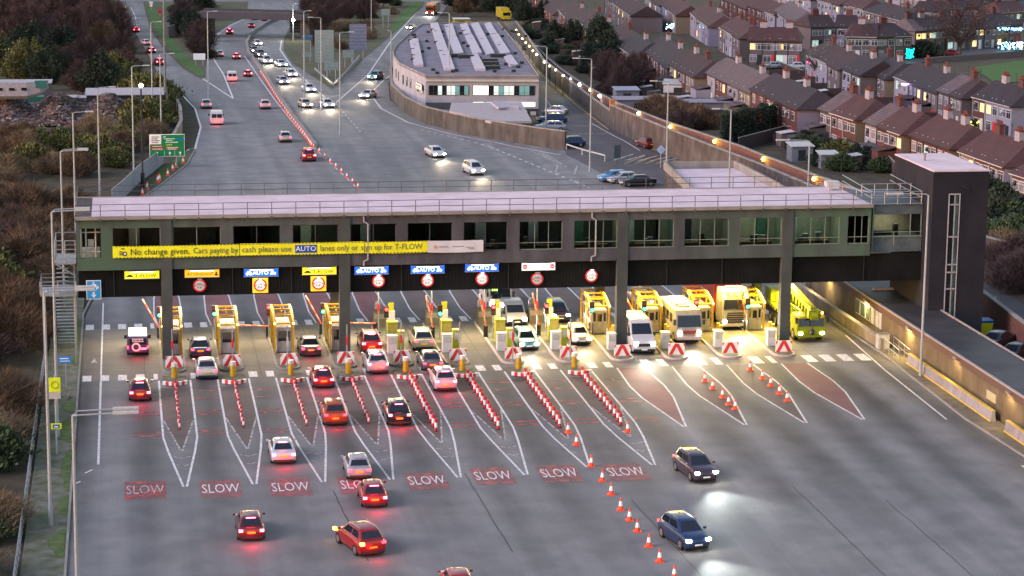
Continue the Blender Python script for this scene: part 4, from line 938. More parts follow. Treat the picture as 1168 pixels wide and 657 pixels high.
def make_car(kind):
    d = KIND[kind]; L, W, H = d['L'], d['W'], d['H']; r = thing('parked_car', 'car', 'car')
    b, rear, front, right, left, inset = vmesh(**d)
    b.build('body', PAINT0, r, smooth=38)
    m = MB(); m.slab(inset(rear, .05, .95, .22, .93, .003), .008); m.build('rear_window', M_CARGL, r)
    m = MB(); m.slab(inset(front, .04, .96, .16, .95, .003), .008); m.build('windscreen', M_CARGL, r)
    for q in (right, left):
        m = MB(); a = (.04, .50) if q is left else (.50, .96); c = (.54, .95) if q is left else (.05, .46)
        for u0, u1 in (a, c): m.slab(inset(q, u0, u1, .22, .92, .003), .006)
        m.build('side_window', M_CARGL, r)
    z_ = .78 if kind != 'suv' else .92
    for s in (-1, 1):
        m = MB(); m.bx(s*W/2*.62 if s > 0 else -W/2*.90, s*W/2*.90 if s > 0 else -W/2*.62, -L/2-.02, -L/2+.16, z_-.08, z_+.07); m.build('tail_light', TAIL, r)
        m = MB(); y = L/2-.09; m.box((s*W/2*.72, y, d['bon']-.27), (.32, .22, .15), rz=-s*.35); m.build('headlight', HEADO, r)
        m = MB(); m.box((s*(W/2+.08), d['roof'][3]-.25, d['belt']+.08), (.18, .12, .13)); m.build('mirror', PAINT0, r)
        for yy in (-L/2+.82, L/2-.86):
            wr = .33 if kind != 'suv' else .37
            m = MB(); m.cyl((s*(W/2-.22), yy, wr), (s*(W/2+.005), yy, wr), wr, n=14); w_ = m.build('wheel', M_BLK, r)
            m = MB(); m.cyl((s*(W/2+.0), yy, wr), (s*(W/2+.015), yy, wr), wr*.62, n=10); m.build('rim', M_RIM, w_)
    m = MB(); m.bx(-W/2*.86, W/2*.86, -L/2+.25, L/2-.3, .1, .3); m.build('underbody', M_BLK, r)
    m = MB(); m.bx(-.26, .26, -L/2-.035, -L/2-.012, .60, .72); m.build('number_plate', M_YPL, r)
    m = MB(); m.bx(-.26, .26, L/2+.0, L/2+.02, .42, .52); m.build('number_plate', M_REFL, r)
    m = MB(); m.bx(-W/2*.82, W/2*.82, -L/2-.03, -L/2+.1, .26, .42); m.build('rear_bumper', M_DARK, r)
    m = MB(); m.bx(-W/2*.55, W/2*.55, L/2-.06, L/2+.012, .30, .41); m.build('grille', M_DARK, r)
    m = MB(); rr = d['roof']; m.bx(-.3, .3, rr[1]+.0, rr[1]+.05, H-.09, H-.03); m.build('brake_light', TAILO, r)
    if kind == 'suv':
        m = MB()
        for s in (-1, 1): m.cyl((s*W/2*.62, rr[1]+.25, H+.05), (s*W/2*.62, rr[2]-.2, H+.05), .028, n=5)
        m.build('roof_rail', M_RIM, r)
    return r
def fwd_lights(r, W, L, z, on_spot, power=1.0, col=(1, .93, .8)):
    ld = bpy.data.lights.new('headlamp_beam', 'SPOT'); ld.energy = 650*power; ld.spot_size = R(76); ld.spot_blend = 1; ld.color = col; ld.shadow_soft_size = .25
    lo = bpy.data.objects.new('headlamp_beam', ld); COL.objects.link(lo); lo.parent = r; lo.location = (0, L/2+.12, z+.15); lo.rotation_euler = (R(98), 0, 0)
def tail_glow(r, L, power=1.0):
    ld = bpy.data.lights.new('tail_glow', 'POINT'); ld.energy = 10*power; ld.color = (1, .03, .05); ld.shadow_soft_size = .35
    lo = bpy.data.objects.new('tail_glow', ld); COL.objects.link(lo); lo.parent = r; lo.location = (0, -L/2-.9, .55)
P_ = {'red': (.27, .01, .014), 'white': (.52, .52, .54), 'black': (.012, .012, .015), 'silver': (.34, .35, .38), 'grey': (.10, .10, .115), 'blue': (.015, .035, .10), 'teal': (.10, .24, .26), 'purple': (.045, .03, .05), 'orange': (.36, .05, .015), 'beige': (.42, .36, .27), 'darkred': (.13, .012, .015), 'skyblue': (.05, .22, .45), 'pinkwhite': (.60, .42, .46)}
def car(px, py, kind, col, away, label, lights='on', rz=0.0, s=1.0, near=False, group=None, nm='car', roof=None, absrz=None):
    """px,py: the photo position of the middle of the car's nearer end on the ground"""
    if kind not in PROTO: r = PROTO[kind] = make_car(kind); src = r; first = True
    else: r = dup(PROTO[kind]); first = False
    d = KIND[kind]; P = G(px, py); a = (0 if away else math.pi)+rz
    if absrz is not None: a = absrz
    P = P+Vector((-math.sin(a), math.cos(a), 0))*d['L']/2*s*(1 if away else -1) if absrz is None else P
    r.location = (P.x, P.y, gz(P.y)+.012); r.rotation_euler = (0 if P.y < Y0 else (-SL if abs(math.cos(a)) > .5 and math.cos(a) > 0 else SL), 0, a); r.scale = (s, s, s)
    r.name = nm; r['label'] = label; r['category'] = 'car'
    if group: r['group'] = group
    pm = paint(col, P_[col])
    for ch in r.children:
        b = ch.name.split('.')[0]
        if ch.type != 'MESH': continue
        if b in ('body', 'mirror'): setmat(ch, pm)
        on = lights != 'off'
        if b == 'tail_light': setmat(ch, (BRAKE if lights == 'brake' else TAIL) if on else TAILO)
        if b == 'brake_light': setmat(ch, BRAKE if lights == 'brake' else TAILO)
        if b == 'headlight': setmat(ch, HEAD if on and not away else HEADO)
    r['_l'] = 1; del r['_l']
    PEND.append((r, d['L'], d['W'], d['bon']-.27, away, near, lights))
    return r
PEND = []
OW = 'cars driving away from the camera'; TW = 'cars driving towards the camera'
# near, tail lights
car(160, 459, 'hatch', 'darkred', True, 'dark red hatchback with strong red lights left of the leftmost post row', 'brake', near=True, group=OW)
car(229, 409, 'hatch', 'blue', True, 'small blue hatchback between the two leftmost booths', 'on', near=True, group=OW)
car(236.5, 434, 'saloon', 'white', True, 'white saloon close behind the small blue hatchback', 'on', group=OW)
car(355, 408, 'saloon', 'purple', True, 'dark purple saloon between the third booth and second pillar', 'on', near=True, group=OW)
car(369.5, 444, 'hatch', 'red', True, 'red hatchback beside the fourth yellow beacon bollard', 'brake', near=True, group=OW)
car(383, 487, 'suv', 'orange', True, 'orange red SUV between the third and fourth post rows', 'on', near=True, group=OW)
car(424.5, 404, 'suv', 'red', True, 'red SUV at the machines just right of the second pillar', 'brake', near=True, group=OW)
car(431.5, 428, 'suv', 'silver', True, 'silver boxy off-roader with spare wheel close behind the red SUV', 'brake', near=True, group=OW)
car(484, 401, 'suv', 'beige', True, 'pale beige luxury SUV stopped at the fifth gate machine', 'on', group=OW)
car(494, 425, 'saloon', 'grey', True, 'grey saloon waiting behind the pale beige SUV', 'on', near=True, group=OW)
car(509, 448, 'suv', 'pinkwhite', True, 'pinkish white SUV last in the queue behind the grey saloon', 'brake', near=True, group=OW)
car(456, 487, 'suv', 'black', True, 'black SUV with red lights between the fourth and fifth post rows', 'brake', near=True, group=OW)
car(324, 531, 'saloon', 'white', True, 'white saloon braking just above the third SLOW marking', 'brake', near=True, group=OW)
car(410.5, 549, 'hatch', 'silver', True, 'silver hatchback partly covering the fourth SLOW marking', 'on', near=True, group=OW)
car(428, 581, 'hatch', 'red', True, 'bright red hatchback just below the silver hatchback', 'brake', near=True, group=OW)
car(287, 619, 'hatch', 'darkred', True, 'dark red hatchback alone low on the left of the plaza', 'brake', near=True, group=OW)
car(426, 636, 'suv', 'red', True, 'red SUV turned left with its indicator on, near the bottom edge', 'on', rz=R(17), near=True, group=OW)
car(527, 688, 'hatch', 'red', True, 'red car roof just entering at the bottom edge', 'on', near=True, group=OW)
# near, head lights
car(604, 401, 'estate', 'teal', False, 'light blue green estate leaving the gate left of the eighth island', near=True, group=TW)
car(664, 395, 'hatch', 'beige', False, 'beige hatchback leaving the gate left of the third pillar', near=True, group=TW)
car(640, 369, 'mpv', 'purple', False, 'purple grey people carrier waiting behind the beige hatchback', near=True, group=TW)
car(806, 552, 'suv', 'purple', False, 'dark purple SUV with bright headlights, upper of the two on the right plaza', near=True, rz=R(8), group=TW)
car(797, 630, 'suv', 'blue', False, 'blue SUV with bright headlights, lower of the two on the right plaza', near=True, rz=R(12), group=TW)
car(735, 352, 'hatch', 'beige', False, 'beige car queueing behind the white van left of the second booth', group=TW)
# upper roads, away
for (px, py, k, c, lb) in [(245, 126, 'hatch', 'silver', None), (303, 125, 'hatch', 'pinkwhite', 'pink tinged hatchback left of the red cone line'), (326, 163, 'hatch', 'silver', 'silver hatchback right above the small red SUV on the upper road'), (353, 185, 'suv', 'red', 'small red SUV nearest the building on the upper road'),
                           (283, 88, 'hatch', 'darkred', 'dark red hatchback beside the central barrier'), (270, 68, 'saloon', 'red', 'red saloon on the motorway right of a white one'), (251, 65, 'hatch', 'white', 'small white hatchback on the motorway bend'), (262, 39.5, 'suv', 'red', 'red SUV just before the dark overbridge'),
                           (287, 32, 'hatch', 'black', 'black car just before the overbridge, right lane'), (291, 23, 'hatch', 'pinkwhite', 'pale car under the overbridge, left of a red one'), (302, 24, 'hatch', 'red', 'red car emerging from the overbridge'), (183, 75, 'suv', 'red', 'red SUV lowest on the left slip road'),
                           (174, 61, 'hatch', 'darkred', 'dark red car second lowest on the left slip road'), (168, 52, 'hatch', 'white', 'white car partly behind the bare trees on the left slip road'), (156, 37, 'hatch', 'red', 'red car behind branches higher on the left slip road'), (141, 11, 'saloon', 'white', 'white car topmost on the left slip road')]:
    if lb is None: lb = 'dark hatchback left of the white van on the upper road'; px, py = 235.5, 124.5
    car(px, py, k, c, True, lb, 'brake' if c in ('red', 'darkred') else 'on', group='cars on the upper roads driving away', s=1.0 if py > 90 else .9, rz={True: R(10), False: 0}[px < 190])
for (px, py, k, c, lb) in [(295, 52.5, 'hatch', 'white', 'white car at the head of the far oncoming queue'), (292, 61, 'hatch', 'grey', 'grey car hidden beside the central barrier'), (299, 66, 'suv', 'grey', 'dark SUV beside the central barrier, third in the oncoming queue'), (306, 73.5, 'mpv', 'white', 'white people carrier in the oncoming queue'),
                           (323, 77, 'saloon', 'white', 'white saloon right of the white people carrier'), (334, 88.5, 'hatch', 'white', 'white hatchback midway down the oncoming lanes'), (325, 97, 'hatch', 'silver', 'silver car left lane of the oncoming carriageway'), (355, 106, 'hatch', 'white', 'white hatchback at the road fork by the cone line'),
                           (351, 124, 'hatch', 'beige', 'beige car side by side left of a white one below the fork'), (376, 124, 'hatch', 'white', 'white car side by side right of the beige one below the fork'), (424, 92, 'suv', 'teal', 'dark teal SUV on the right slip road'), (415, 113, 'saloon', 'white', 'white saloon where the slip road joins the plaza'),
                           (466.5, 34, 'hatch', 'beige', 'small pale car high on the right slip road'), (502, 181, 'saloon', 'white', 'white saloon left of the white people carrier above the building'), (546, 201, 'mpv', 'white', 'white people carrier just above the building roof')]:
    car(px, py, k, c, False, lb, group='cars on the upper roads driving towards the camera', near=(px > 350 and py > 90) or px in (334, 325, 306), s=1.0 if py > 60 else .9, rz=R(10 if px > 480 else -25 if px > 410 else 8))
# parked
for (px, py, k, c, a, lb) in [(700, 207, 'hatch', 'skyblue', 100, 'bright blue parked hatchback, left of three behind the building'), (711, 209, 'hatch', 'silver', 97, 'silver parked hatchback, middle of three behind the building'), (727, 212, 'saloon', 'black', 97, 'black parked saloon, right of three behind the building'),
                              (627, 149, 'estate', 'silver', 95, 'silver parked estate beside the white office'), (629, 140, 'estate', 'blue', 95, 'dark blue parked estate beside the white office'), (633, 131, 'hatch', 'silver', 60, 'pale parked hatchback topmost beside the white office'), (651, 167, 'hatch', 'blue', 95, 'dark blue car half hidden behind the concrete wall'),
                              (737, 168, 'hatch', 'darkred', 12, 'dark red hatchback parked under the long retaining wall'), (1146, 55, 'hatch', 'red', 95, 'red car parked in front of the house with blue lights'), (1082, 64, 'hatch', 'red', 85, 'red car parked behind the big bare tree'), (1136, 396, 'saloon', 'black', 130, 'black car parked behind the long low roof, upper one'), (1158, 410, 'saloon', 'black', 130, 'black car parked behind the long low roof, lower one'),
                              (906, 79, 'hatch', 'white', 100, 'white car parked between houses by the lit tree'), (880, 78.5, 'hatch', 'silver', 100, 'silver car parked behind the pale roofed terrace')]:
    car(px, py, k, c, False, lb, 'off', group='parked cars', absrz=R(a), nm='parked_car')
for (r, L, W, z, away, near, li) in PEND:
    if li == 'off': continue
    if away and near: tail_glow(r, L, 1.6 if li == 'brake' else 1.0)
    if not away and near: fwd_lights(r, W, L, z, True, 1.5 if 'on the right plaza' in r['label'] or 'of the two' in r['label'] else 1.0, (.9, 1, .95) if 'of the two' in r['label'] else (1, .78, .48))
    if not away and not near: pass
# indicator and spare wheel on two of them
for o in list(COL.objects):
    if o.get('label', '').startswith('red SUV turned left'): m = MB(); m.bx(-.86, -.62, -2.30, -2.1, .84, 1.02); m.build('indicator', AMB, o); m = MB(); m.box((-.9, 1.95, .85), (.2, .3, .15)); m.build('indicator', AMB, o)
    if o.get('label', '').startswith('silver boxy'): m = MB(); m.cyl((.3, -2.26, .95), (.3, -2.48, .95), .36, n=14); m.build('spare_wheel', M_GREYP, o)

# ---- vans
def make_van(nm, label, L, W, H, bon, px, py, away, group, box=(0, 0), short=False, lettering=None, col=None, cat='van', rz=0):
    r = thing(nm, label, cat, (0, 0, 0), 0, group)
    zb = .3; hw = W/2
    prof = [(-L/2, zb+.1), (-L/2, H*.6), (-L/2+.12, H-.12), (-L/2+.35, H), (L/2-bon-1.0-.3, H+.02), (L/2-bon-.95, H-.1), (L/2-bon, H*.56), (L/2-.25, H*.47), (L/2-.02, H*.38), (L/2, zb+.1), (L/2-.15, zb), (-L/2+.15, zb)]
    # cross sections : three x positions for rounded sides
    m = MB(); rings = []
    for x, k in ((-1, .94), (-.97, 1), (.97, 1), (1, .94)):
        rr = []
        for (y, z) in prof:
            top = 1-.10*max(0, (z-H*.5)/(H*.5)); rr.append((x*hw*top, y*(1 if k == 1 else .99), zb+(z-zb)*(1 if k == 1 else .97)))
        rings.append(rr)
    m.loft(rings); m.build('body', col or paint('vanwhite', (.50, .50, .50), 0.0), r, smooth=30)
    f0, f1 = (L/2-bon, H*.56), (L/2-bon-.95, H-.1)
    def fr(t, x, off=.012):
        y = f0[0]+(f1[0]-f0[0])*t; z = f0[1]+(f1[1]-f0[1])*t; n = Vector((0, f1[1]-f0[1], f0[0]-f1[0])).normalized(); return Vector((x, y, z))+n*off
    m = MB(); m.slab([fr(.06, .86*hw), fr(.06, -.86*hw), fr(.8, -.78*hw), fr(.8, .78*hw)], .01); m.build('windscreen', M_CARGL, r)
    for s in (-1, 1):
        m = MB(); q = [(L/2-bon-.35, H*.55), (L/2-bon-1.25, H*.55), (L/2-bon-1.25, H*.82), (L/2-bon-.85, H*.82)]
        v = [Vector((s*(hw*(1-.10*max(0, (z-H*.5)/(H*.5)))+.004), y, z)) for y, z in q]
        m.slab(v if s > 0 else v[::-1], .012); m.build('side_window', M_CARGL, r)
        m = MB(); m.box((s*hw*.74, L/2-.04, H*.36), (.34, .16, .22)); m.build('headlight', HEAD if not away else HEADO, r)
        m = MB(); m.bx(min(s*hw*.86, s*hw*.99), max(s*hw*.86, s*hw*.99), -L/2-.03, -L/2+.06, H*.38, H*.52); m.build('tail_light', TAIL if away else TAILO, r)
        m = MB(); m.box((s*(hw+.12), L/2-bon-.3, H*.58), (.22, .14, .3)); m.build('mirror', M_DARK, r)
        for yy in (-L/2+1.0, L/2-.9):
            m = MB(); m.cyl((s*(hw-.25), yy, .36), (s*(hw+.01), yy, .36), .36, n=14); w_ = m.build('wheel', M_BLK, r)
            m = MB(); m.cyl((s*(hw+.005), yy, .36), (s*(hw+.02), yy, .36), .2, n=10); m.build('rim', M_RIM, w_)
    m = MB(); m.bx(-hw*.55, hw*.55, L/2-.03, L/2+.02, H*.27, H*.36); m.build('grille', M_DARK, r)
    m = MB(); m.bx(-hw*.95, hw*.95, L/2-.1, L/2+.05, zb, zb+.22); m.build('bumper', M_DARK, r)
    m = MB(); m.bx(-.26, .26, L/2+.055, L/2+.07, .42, .53); m.build('number_plate', M_REFL, r)
    m = MB(); m.bx(-.26, .26, -L/2-.03, -L/2-.01, .6, .72); m.build('number_plate', M_YPL, r)
    if H > 1.6:
        m = MB(); m.bx(-hw*.78, -.05, -L/2-.012, -L/2-.003, H*.58, H*.85); m.bx(.05, hw*.78, -L/2-.012, -L/2-.003, H*.58, H*.85); m.build('rear_window', M_CARGL, r)
    P = G(px, py); a = (0 if away else math.pi)+rz; P = P+Vector((-math.sin(a), math.cos(a), 0))*L/2*(1 if away else -1)
    r.location = (P.x, P.y, gz(P.y)+.012); r.rotation_euler = (0, 0, a)
    if not away: fwd_lights(r, W, L, H*.36, True, 1.3)
    else: tail_glow(r, L)
    return r
v = make_van('van', 'small dark purple and white van with lettering on its back, left of the leftmost booth', 4.4, 1.82, 1.85, .85, 157.5, 407, True, 'vans', col=paint('vanpurple', (.07, .03, .16), .1))
m = MB(); m.bx(-.78, .78, -1.7, 1.0, 1.872, 1.885); m.build('white_roof', M_WHT, v)
m = MB()
for k in range(7): m.bx(-.48+k*.14, -.39+k*.14, -2.25, -2.225, 1.42+.03*(k % 2), 1.6); 
m.bx(-.45, .5, -2.25, -2.225, 1.3, 1.36); m.build('lettering', M_REFL, v)['kind'] = 'stuff'
m = MB(); m.cyl((-.15, -2.215, .85), (-.15, -2.235, .85), .38, n=16, m=0); m.cyl((-.15, -2.236, .85), (-.15, -2.245, .85), .24, n=14, m=1); m.bx(.2, .75, -2.235, -2.215, .6, .8, 0); m.build('round_emblem', [M_REFL, mat('emblem_dark', (.03, .02, .06), .5)], v)
make_van('van', 'white panel van driving away on the upper road', 5.0, 1.95, 2.1, .9, 247.5, 143, True, 'vans')
make_van('van', 'small white van far up the motorway', 4.4, 1.8, 1.9, .85, 265, 93.5, True, 'vans')
make_van('van', 'large white high roofed van passing the third pillar with headlights on', 6.2, 2.05, 2.75, 1.05, 735, 405, False, 'vans')
make_van('van', 'small white van leaving the gate beside the light blue estate', 4.6, 1.85, 1.95, .95, 590, 373, False, 'vans')

# ---- motorhome behind the small van
def coach(nm, label, L, W, H, px, py, cat, body, cabcol, lower=None, group=None, text_=None, rz=0):
    r = thing(nm, label, cat, (0, 0, 0), 0, group); hw = W/2
    m = MB(); prof = [(-L/2, .45), (-L/2, H-.25), (-L/2+.25, H), (L/2-.9, H), (L/2-.35, H-.35), (L/2-.05, H*.52), (L/2, .75), (L/2-.05, .4)]
    m.loft([[(x, y, z) for y, z in prof] for x in (-hw, -hw+.06, hw-.06, hw)]); m.build('body', body, r, smooth=30)
    def fr(t, x, off=.012):
        p0, p1 = (L/2-.05, H*.52), (L/2-.35, H-.35); y = p0[0]+(p1[0]-p0[0])*t; z = p0[1]+(p1[1]-p0[1])*t; n = Vector((0, p1[1]-p0[1], p0[0]-p1[0])).normalized(); return Vector((x, y, z))+n*off
    m = MB(); m.slab([fr(.02, hw*.92), fr(.02, -hw*.92), fr(.96, -hw*.88), fr(.96, hw*.88)], .012); m.build('windscreen', M_CARGL, r)
    m = MB(); m.bx(-hw*.98, hw*.98, L/2-.03, L/2+.05, .42, .72); m.build('bumper', lower or M_WHT, r)
    m = MB(); m.bx(-hw*.6, hw*.6, L/2-.02, L/2+.04, .95, 1.25); m.build('grille', cabcol, r)
    for s in (-1, 1):
        m = MB(); m.cyl((s*hw*.72, L/2-.05, 1.02), (s*hw*.72, L/2+.07, 1.02), .17, n=12); m.build('headlight', HEAD, r)
        m = MB()
        y = -L/2+.6
        while y < L/2-1.6: m.slab([Vector((s*(hw+.003), y, H*.55)), Vector((s*(hw+.003), y+1.0, H*.55)), Vector((s*(hw+.003), y+1.0, H*.82)), Vector((s*(hw+.003), y, H*.82))][::s], .01); y += 1.35
        m.build('side_window', M_CARGL, r)
        m = MB(); m.box((s*(hw+.18), L/2-.15, H*.68), (.2, .2, .5)); m.build('mirror', M_DARK, r)
        for yy in (-L/2+1.6, L/2-1.3):
            m = MB(); m.cyl((s*(hw-.3), yy, .46), (s*(hw+.01), yy, .46), .46, n=14); w_ = m.build('wheel', M_BLK, r)
            m = MB(); m.cyl((s*(hw+.005), yy, .46), (s*(hw+.02), yy, .46), .25, n=10); m.build('rim', M_RIM, w_)
    m = MB(); m.bx(-.5, .5, L/2-3.0, L/2-2.2, H+.003, H+.12); m.bx(-.6, .3, -L/2+1.5, -L/2+2.6, H+.003, H+.28); m.build('roof_hatch', M_GREYP, r)
    P = G(px, py); a = math.pi+rz; P = P+Vector((-math.sin(a), math.cos(a), 0))*L/2*-1
    r.location = (P.x, P.y, .012); r.rotation_euler = (0, 0, a); fwd_lights(r, W, L, 1.0, True, 1.6); return r
c = coach('motorhome', 'cream motorhome with red grille and headlights at the gate left of the white lorry', 7.5, 2.3, 2.95, 786, 393, 'motorhome', mat('motorhome_cream', (.30, .28, .24), .5), mat('motorhome_red', (.35, .05, .04), .4), mat('motorhome_bumper', (.55, .42, .38), .4))
m = MB(); m.box((.1, -.6, 3.08), (1.1, 3.2, .22)); m.build('roof_box', M_WHT, c)
c = coach('minibus', 'white minibus with lit destination screen behind the small white van', 6.6, 2.1, 2.7, 571, 358, 'minibus', mat('minibus_white', (.55, .54, .52), .4), M_DARK, M_GREYP)
m = MB()
for k in range(3): m.bx(.3+k*.2, .42+k*.2, 3.18, 3.2, 2.18, 2.42-.04*(k % 2))
m.build('lit_display', glow('led_green', (.4, 1, .1), .6), c)['kind'] = 'stuff'
# ---- articulated lorry
P = G(838, 377); lorry = thing('lorry', 'white articulated lorry with black grille, orange lettering above the screen and a red trailer', 'lorry', (P.x, P.y, .012), math.pi)
LW = mat('lorry_white', (.24, .23, .20), .6)
m = MB(); prof = [(-2.4, .6), (-2.4, 3.1), (-2.2, 3.75), (-1.0, 3.85), (-.35, 3.55), (-.08, 3.0), (0, 1.6), (0, .45), (-.3, .35), (-2.2, .6)]
m.loft([[(x, y, z) for y, z in prof] for x in (-1.22, -1.14, 1.14, 1.22)]); m.build('cab', LW, lorry, smooth=30)
m = MB(); m.slab([Vector((1.08, .02, 1.95)), Vector((-1.08, .02, 1.95)), Vector((-1.05, -.05, 2.85)), Vector((1.05, -.05, 2.85))], .02); m.build('windscreen', M_CARGL, lorry)
m = MB()
for k in range(5): m.bx(-.85+.03*k, .85-.03*k, .0, .035, .72+k*.21, .84+k*.21)
m.build('grille', M_DARK, lorry)
m = MB(); m.bx(-1.2, 1.2, -.02, .06, .38, .62); m.build('bumper', M_GREYP, lorry)
m = MB(); m.bx(-.6, .6, -1.6, -.9, 3.84, 3.9); m.build('roof_hatch', M_GLASSD, lorry)
for s in (-1, 1):
    m = MB(); m.box((s*.95, .0, .85), (.32, .12, .22)); m.build('headlight', HEAD, lorry)
    m = MB(); m.cyl((s*1.0, -.15, 3.12), (s*1.0, -.05, 3.12), .09, n=8); m.build('roof_lamp', HEAD, lorry)
    m = MB(); m.box((s*1.38, -.3, 2.4), (.16, .2, .8)); m.build('mirror', LW, lorry)
    for yy in (-1.3, -4.0, -9.5, -10.8, -12.1):
        m = MB(); m.cyl((s*.85, yy, .5), (s*1.2, yy, .5), .5, n=14); w_ = m.build('wheel', M_BLK, lorry); m = MB(); m.cyl((s*1.205, yy, .5), (s*1.22, yy, .5), .28, n=10); m.build('rim', M_RIM, w_)
text('K.C.T', .66, mat('orange_lettering', (.45, .03, .004), .7), lorry, (0, .03, 3.32), rz=math.pi, sx=1.2)
m = MB(); m.bx(-1.0, 1.0, -4.9, -2.4, .7, 1.0); m.build('chassis', M_DARK, lorry)
m = MB(); m.bx(-1.27, 1.27, -14.6, -2.9, 1.15, 3.95); tr = m.build('trailer', mat('trailer_red_curtain', (.42, .03, .035), .5), lorry)
m = MB(); m.bx(-1.26, 1.26, -14.5, -3.0, 3.953, 3.98); m.build('trailer_roof', mat('trailer_roof_pale', (.5, .48, .46), .6), tr)
fwd_lights(lorry, 2.4, .3, .8, True, 1.6)
# ---- mobile crane
P = G(925, 391); cr = thing('mobile_crane', 'bright lime yellow mobile crane with its long boom laid forward over the cab', 'crane', (P.x, P.y, .012), math.pi)
LIME = mat('crane_lime', (.22, .27, .008), .35, var=.1); LIME2 = mat('crane_lime_dark', (.30, .38, .02), .5)
m = MB(); prof = [(-2.2, .7), (-2.2, 2.3), (-1.9, 2.45), (-.5, 2.4), (-.15, 2.2), (0, 1.45), (.02, .55), (-2.0, .5)]
m.loft([[(x, y, z) for y, z in prof] for x in (-1.3, -1.22, 1.22, 1.3)]); m.build('cab', LIME, cr, smooth=30)
m = MB(); m.slab([Vector((1.15, .01, 1.5)), Vector((-1.15, .01, 1.5)), Vector((-1.12, -.14, 2.18)), Vector((1.12, -.14, 2.18))], .02); m.build('windscreen', M_CARGL, cr)
m = MB(); m.bx(-1.2, 1.2, -11, -2.3, .9, 1.45); m.build('carrier_deck', M_DARK, cr)
m = MB(); m.bx(-1.3, -.5, -10.6, -5, 1.453, 1.9); m.bx(.5, 1.3, -10.6, -5, 1.453, 1.9)
for k in range(7):
    for s_ in (-1, 1): m.bx(s_*1.0-.28, s_*1.0+.28, -4.8+k*.37, -4.55+k*.37, 1.45, 1.6+.2*(k % 2))
m.build('deck_boxes', LIME2, cr)['kind'] = 'stuff'
boom = MB(); boom.box((0, -3.9, 3.05), (.7, 9.6, .75), rx=-.09); bo = boom.build('boom', LIME, cr)
m = MB(); m.box((0, -4.2, 3.60), (.5, 8.8, .22), rx=-.09); m.build('inner_section', mat('boom_highlight', (.32, .34, .02), .3), bo)
m = MB()
for k in range(8):
    for s in (-1, 1): m.cyl((s*.72, -1-k*1.0, 1.9), (s*.72, -1.5-k*1.0, 2.7), .05, n=5); m.cyl((s*.72, -1.5-k*1.0, 2.7), (s*.72, -2-k*1.0, 1.9), .05, n=5)
m.cyl((.72, -1, 2.7), (.72, -9, 2.7), .06, n=5); m.cyl((-.72, -1, 2.7), (-.72, -9, 2.7), .06, n=5); m.build('jib_lattice', LIME, cr)
m = MB(); m.bx(-.5, .5, .0, .7, 2.35, 3.1); m.cyl((-.25, .6, 2.6), (.25, .6, 2.6), .38, n=12); m.box((-.75, -.8, 2.6), (.5, .9, .4)); m.build('boom_head', LIME, cr)
m = MB(); m.cyl((0, .45, 2.35), (0, .35, 1.2), .04, n=5); m.ball((0, .36, 1.05), .24, n=8, k=5, sz=1.3); m.build('hook_block', M_DARK, cr)
m = MB(); m.bx(.55, 1.35, -6.8, -4.9, 1.95, 3.3); oc = m.build('operator_cab', LIME, cr); m = MB(); m.bx(.62, 1.28, -4.89, -4.87, 2.3, 3.2); m.build('operator_window', M_CARGL, oc)
m = MB(); m.bx(-1.25, 1.25, -11.2, -9.2, 1.95, 3.1); m.build('counterweight', LIME2, cr)
m = MB(); m.cyl((0, -6.8, 2.2), (0, -3.0, 2.65), .17, n=8); m.build('lift_cylinder', M_STEEL, cr)
for s in (-1, 1):
    m = MB(); m.box((s*1.0, .02, .85), (.32, .1, .2)); m.build('headlight', HEAD, cr)
    m = MB(); m.ball((s*1.05, -.4, 2.62), .13, n=8, k=4); m.build('beacon_lamp', glow('amber_beacon', (1, .3, .05), 4), cr)
    m = MB(); m.box((s*1.45, .1, 2.1), (.15, .2, .55)); m.build('mirror', M_DARK, cr)
    for yy in (-1.4, -3.2, -7.4, -9.0):
        m = MB(); m.cyl((s*.9, yy, .55), (s*1.31, yy, .55), .55, n=14); w_ = m.build('wheel', M_BLK, cr); m = MB(); m.cyl((s*1.315, yy, .55), (s*1.33, yy, .55), .3, n=10); m.build('rim', M_RIM, w_)
m = MB(); m.bx(-1.28, 1.28, -.05, .06, .5, .8); m.build('bumper', LIME, cr)
m = MB()
for k in range(9):
    for s_ in (-1, 1): m.box((s_*.40, -.6-k*.95, 2.72+.09*k), (.06, .16, .6)); m.box((s_*1.33, -2.7-k*.85, 1.6), (.05, .35, .22))
m.build('boom_stiffeners', M_DARK, cr)['kind'] = 'stuff'
m = MB()
for s_ in (-.18, 0, .18): m.cyl((s_, .3, 3.15), (s_, -8.6, 4.0), .03, n=4)
m.box((.1, .72, 2.85), (.55, .05, .4)); m.build('hoist_cable', M_DARK, cr)
fwd_lights(cr, 2.5, .3, .85, True, 1.6)
# orange lorry at the top of the slip road
P = G(490, 18); tk = thing('lorry', 'orange and white lorry with lights at the very top of the right slip road', 'lorry', (P.x, P.y, gz(P.y)), math.pi-.35)
m = MB(); m.bx(-1.2, 1.2, -2, 0, .5, 2.9); m.build('cab', paint('orange', P_['orange']), tk); m = MB(); m.bx(-1.25, 1.25, -8.5, -2.2, .9, 3.4); m.build('body', mat('lorry_body_pale', (.5, .35, .2), .5), tk); m = MB(); m.bx(-1.05, 1.05, .003, .03, 1.6, 2.4); m.build('windscreen', M_CARGL, tk)
for s in (-1, 1):
    m = MB(); m.box((s*.9, .02, .8), (.35, .1, .25)); m.build('headlight', HEAD, tk)
    for yy in (-1, -4, -6.5): m = MB(); m.cyl((s*.8, yy, .45), (s*1.2, yy, .45), .45, n=12); m.build('wheel', M_BLK, tk)
fwd_lights(tk, 2.4, .3, .8, True, 1.5)

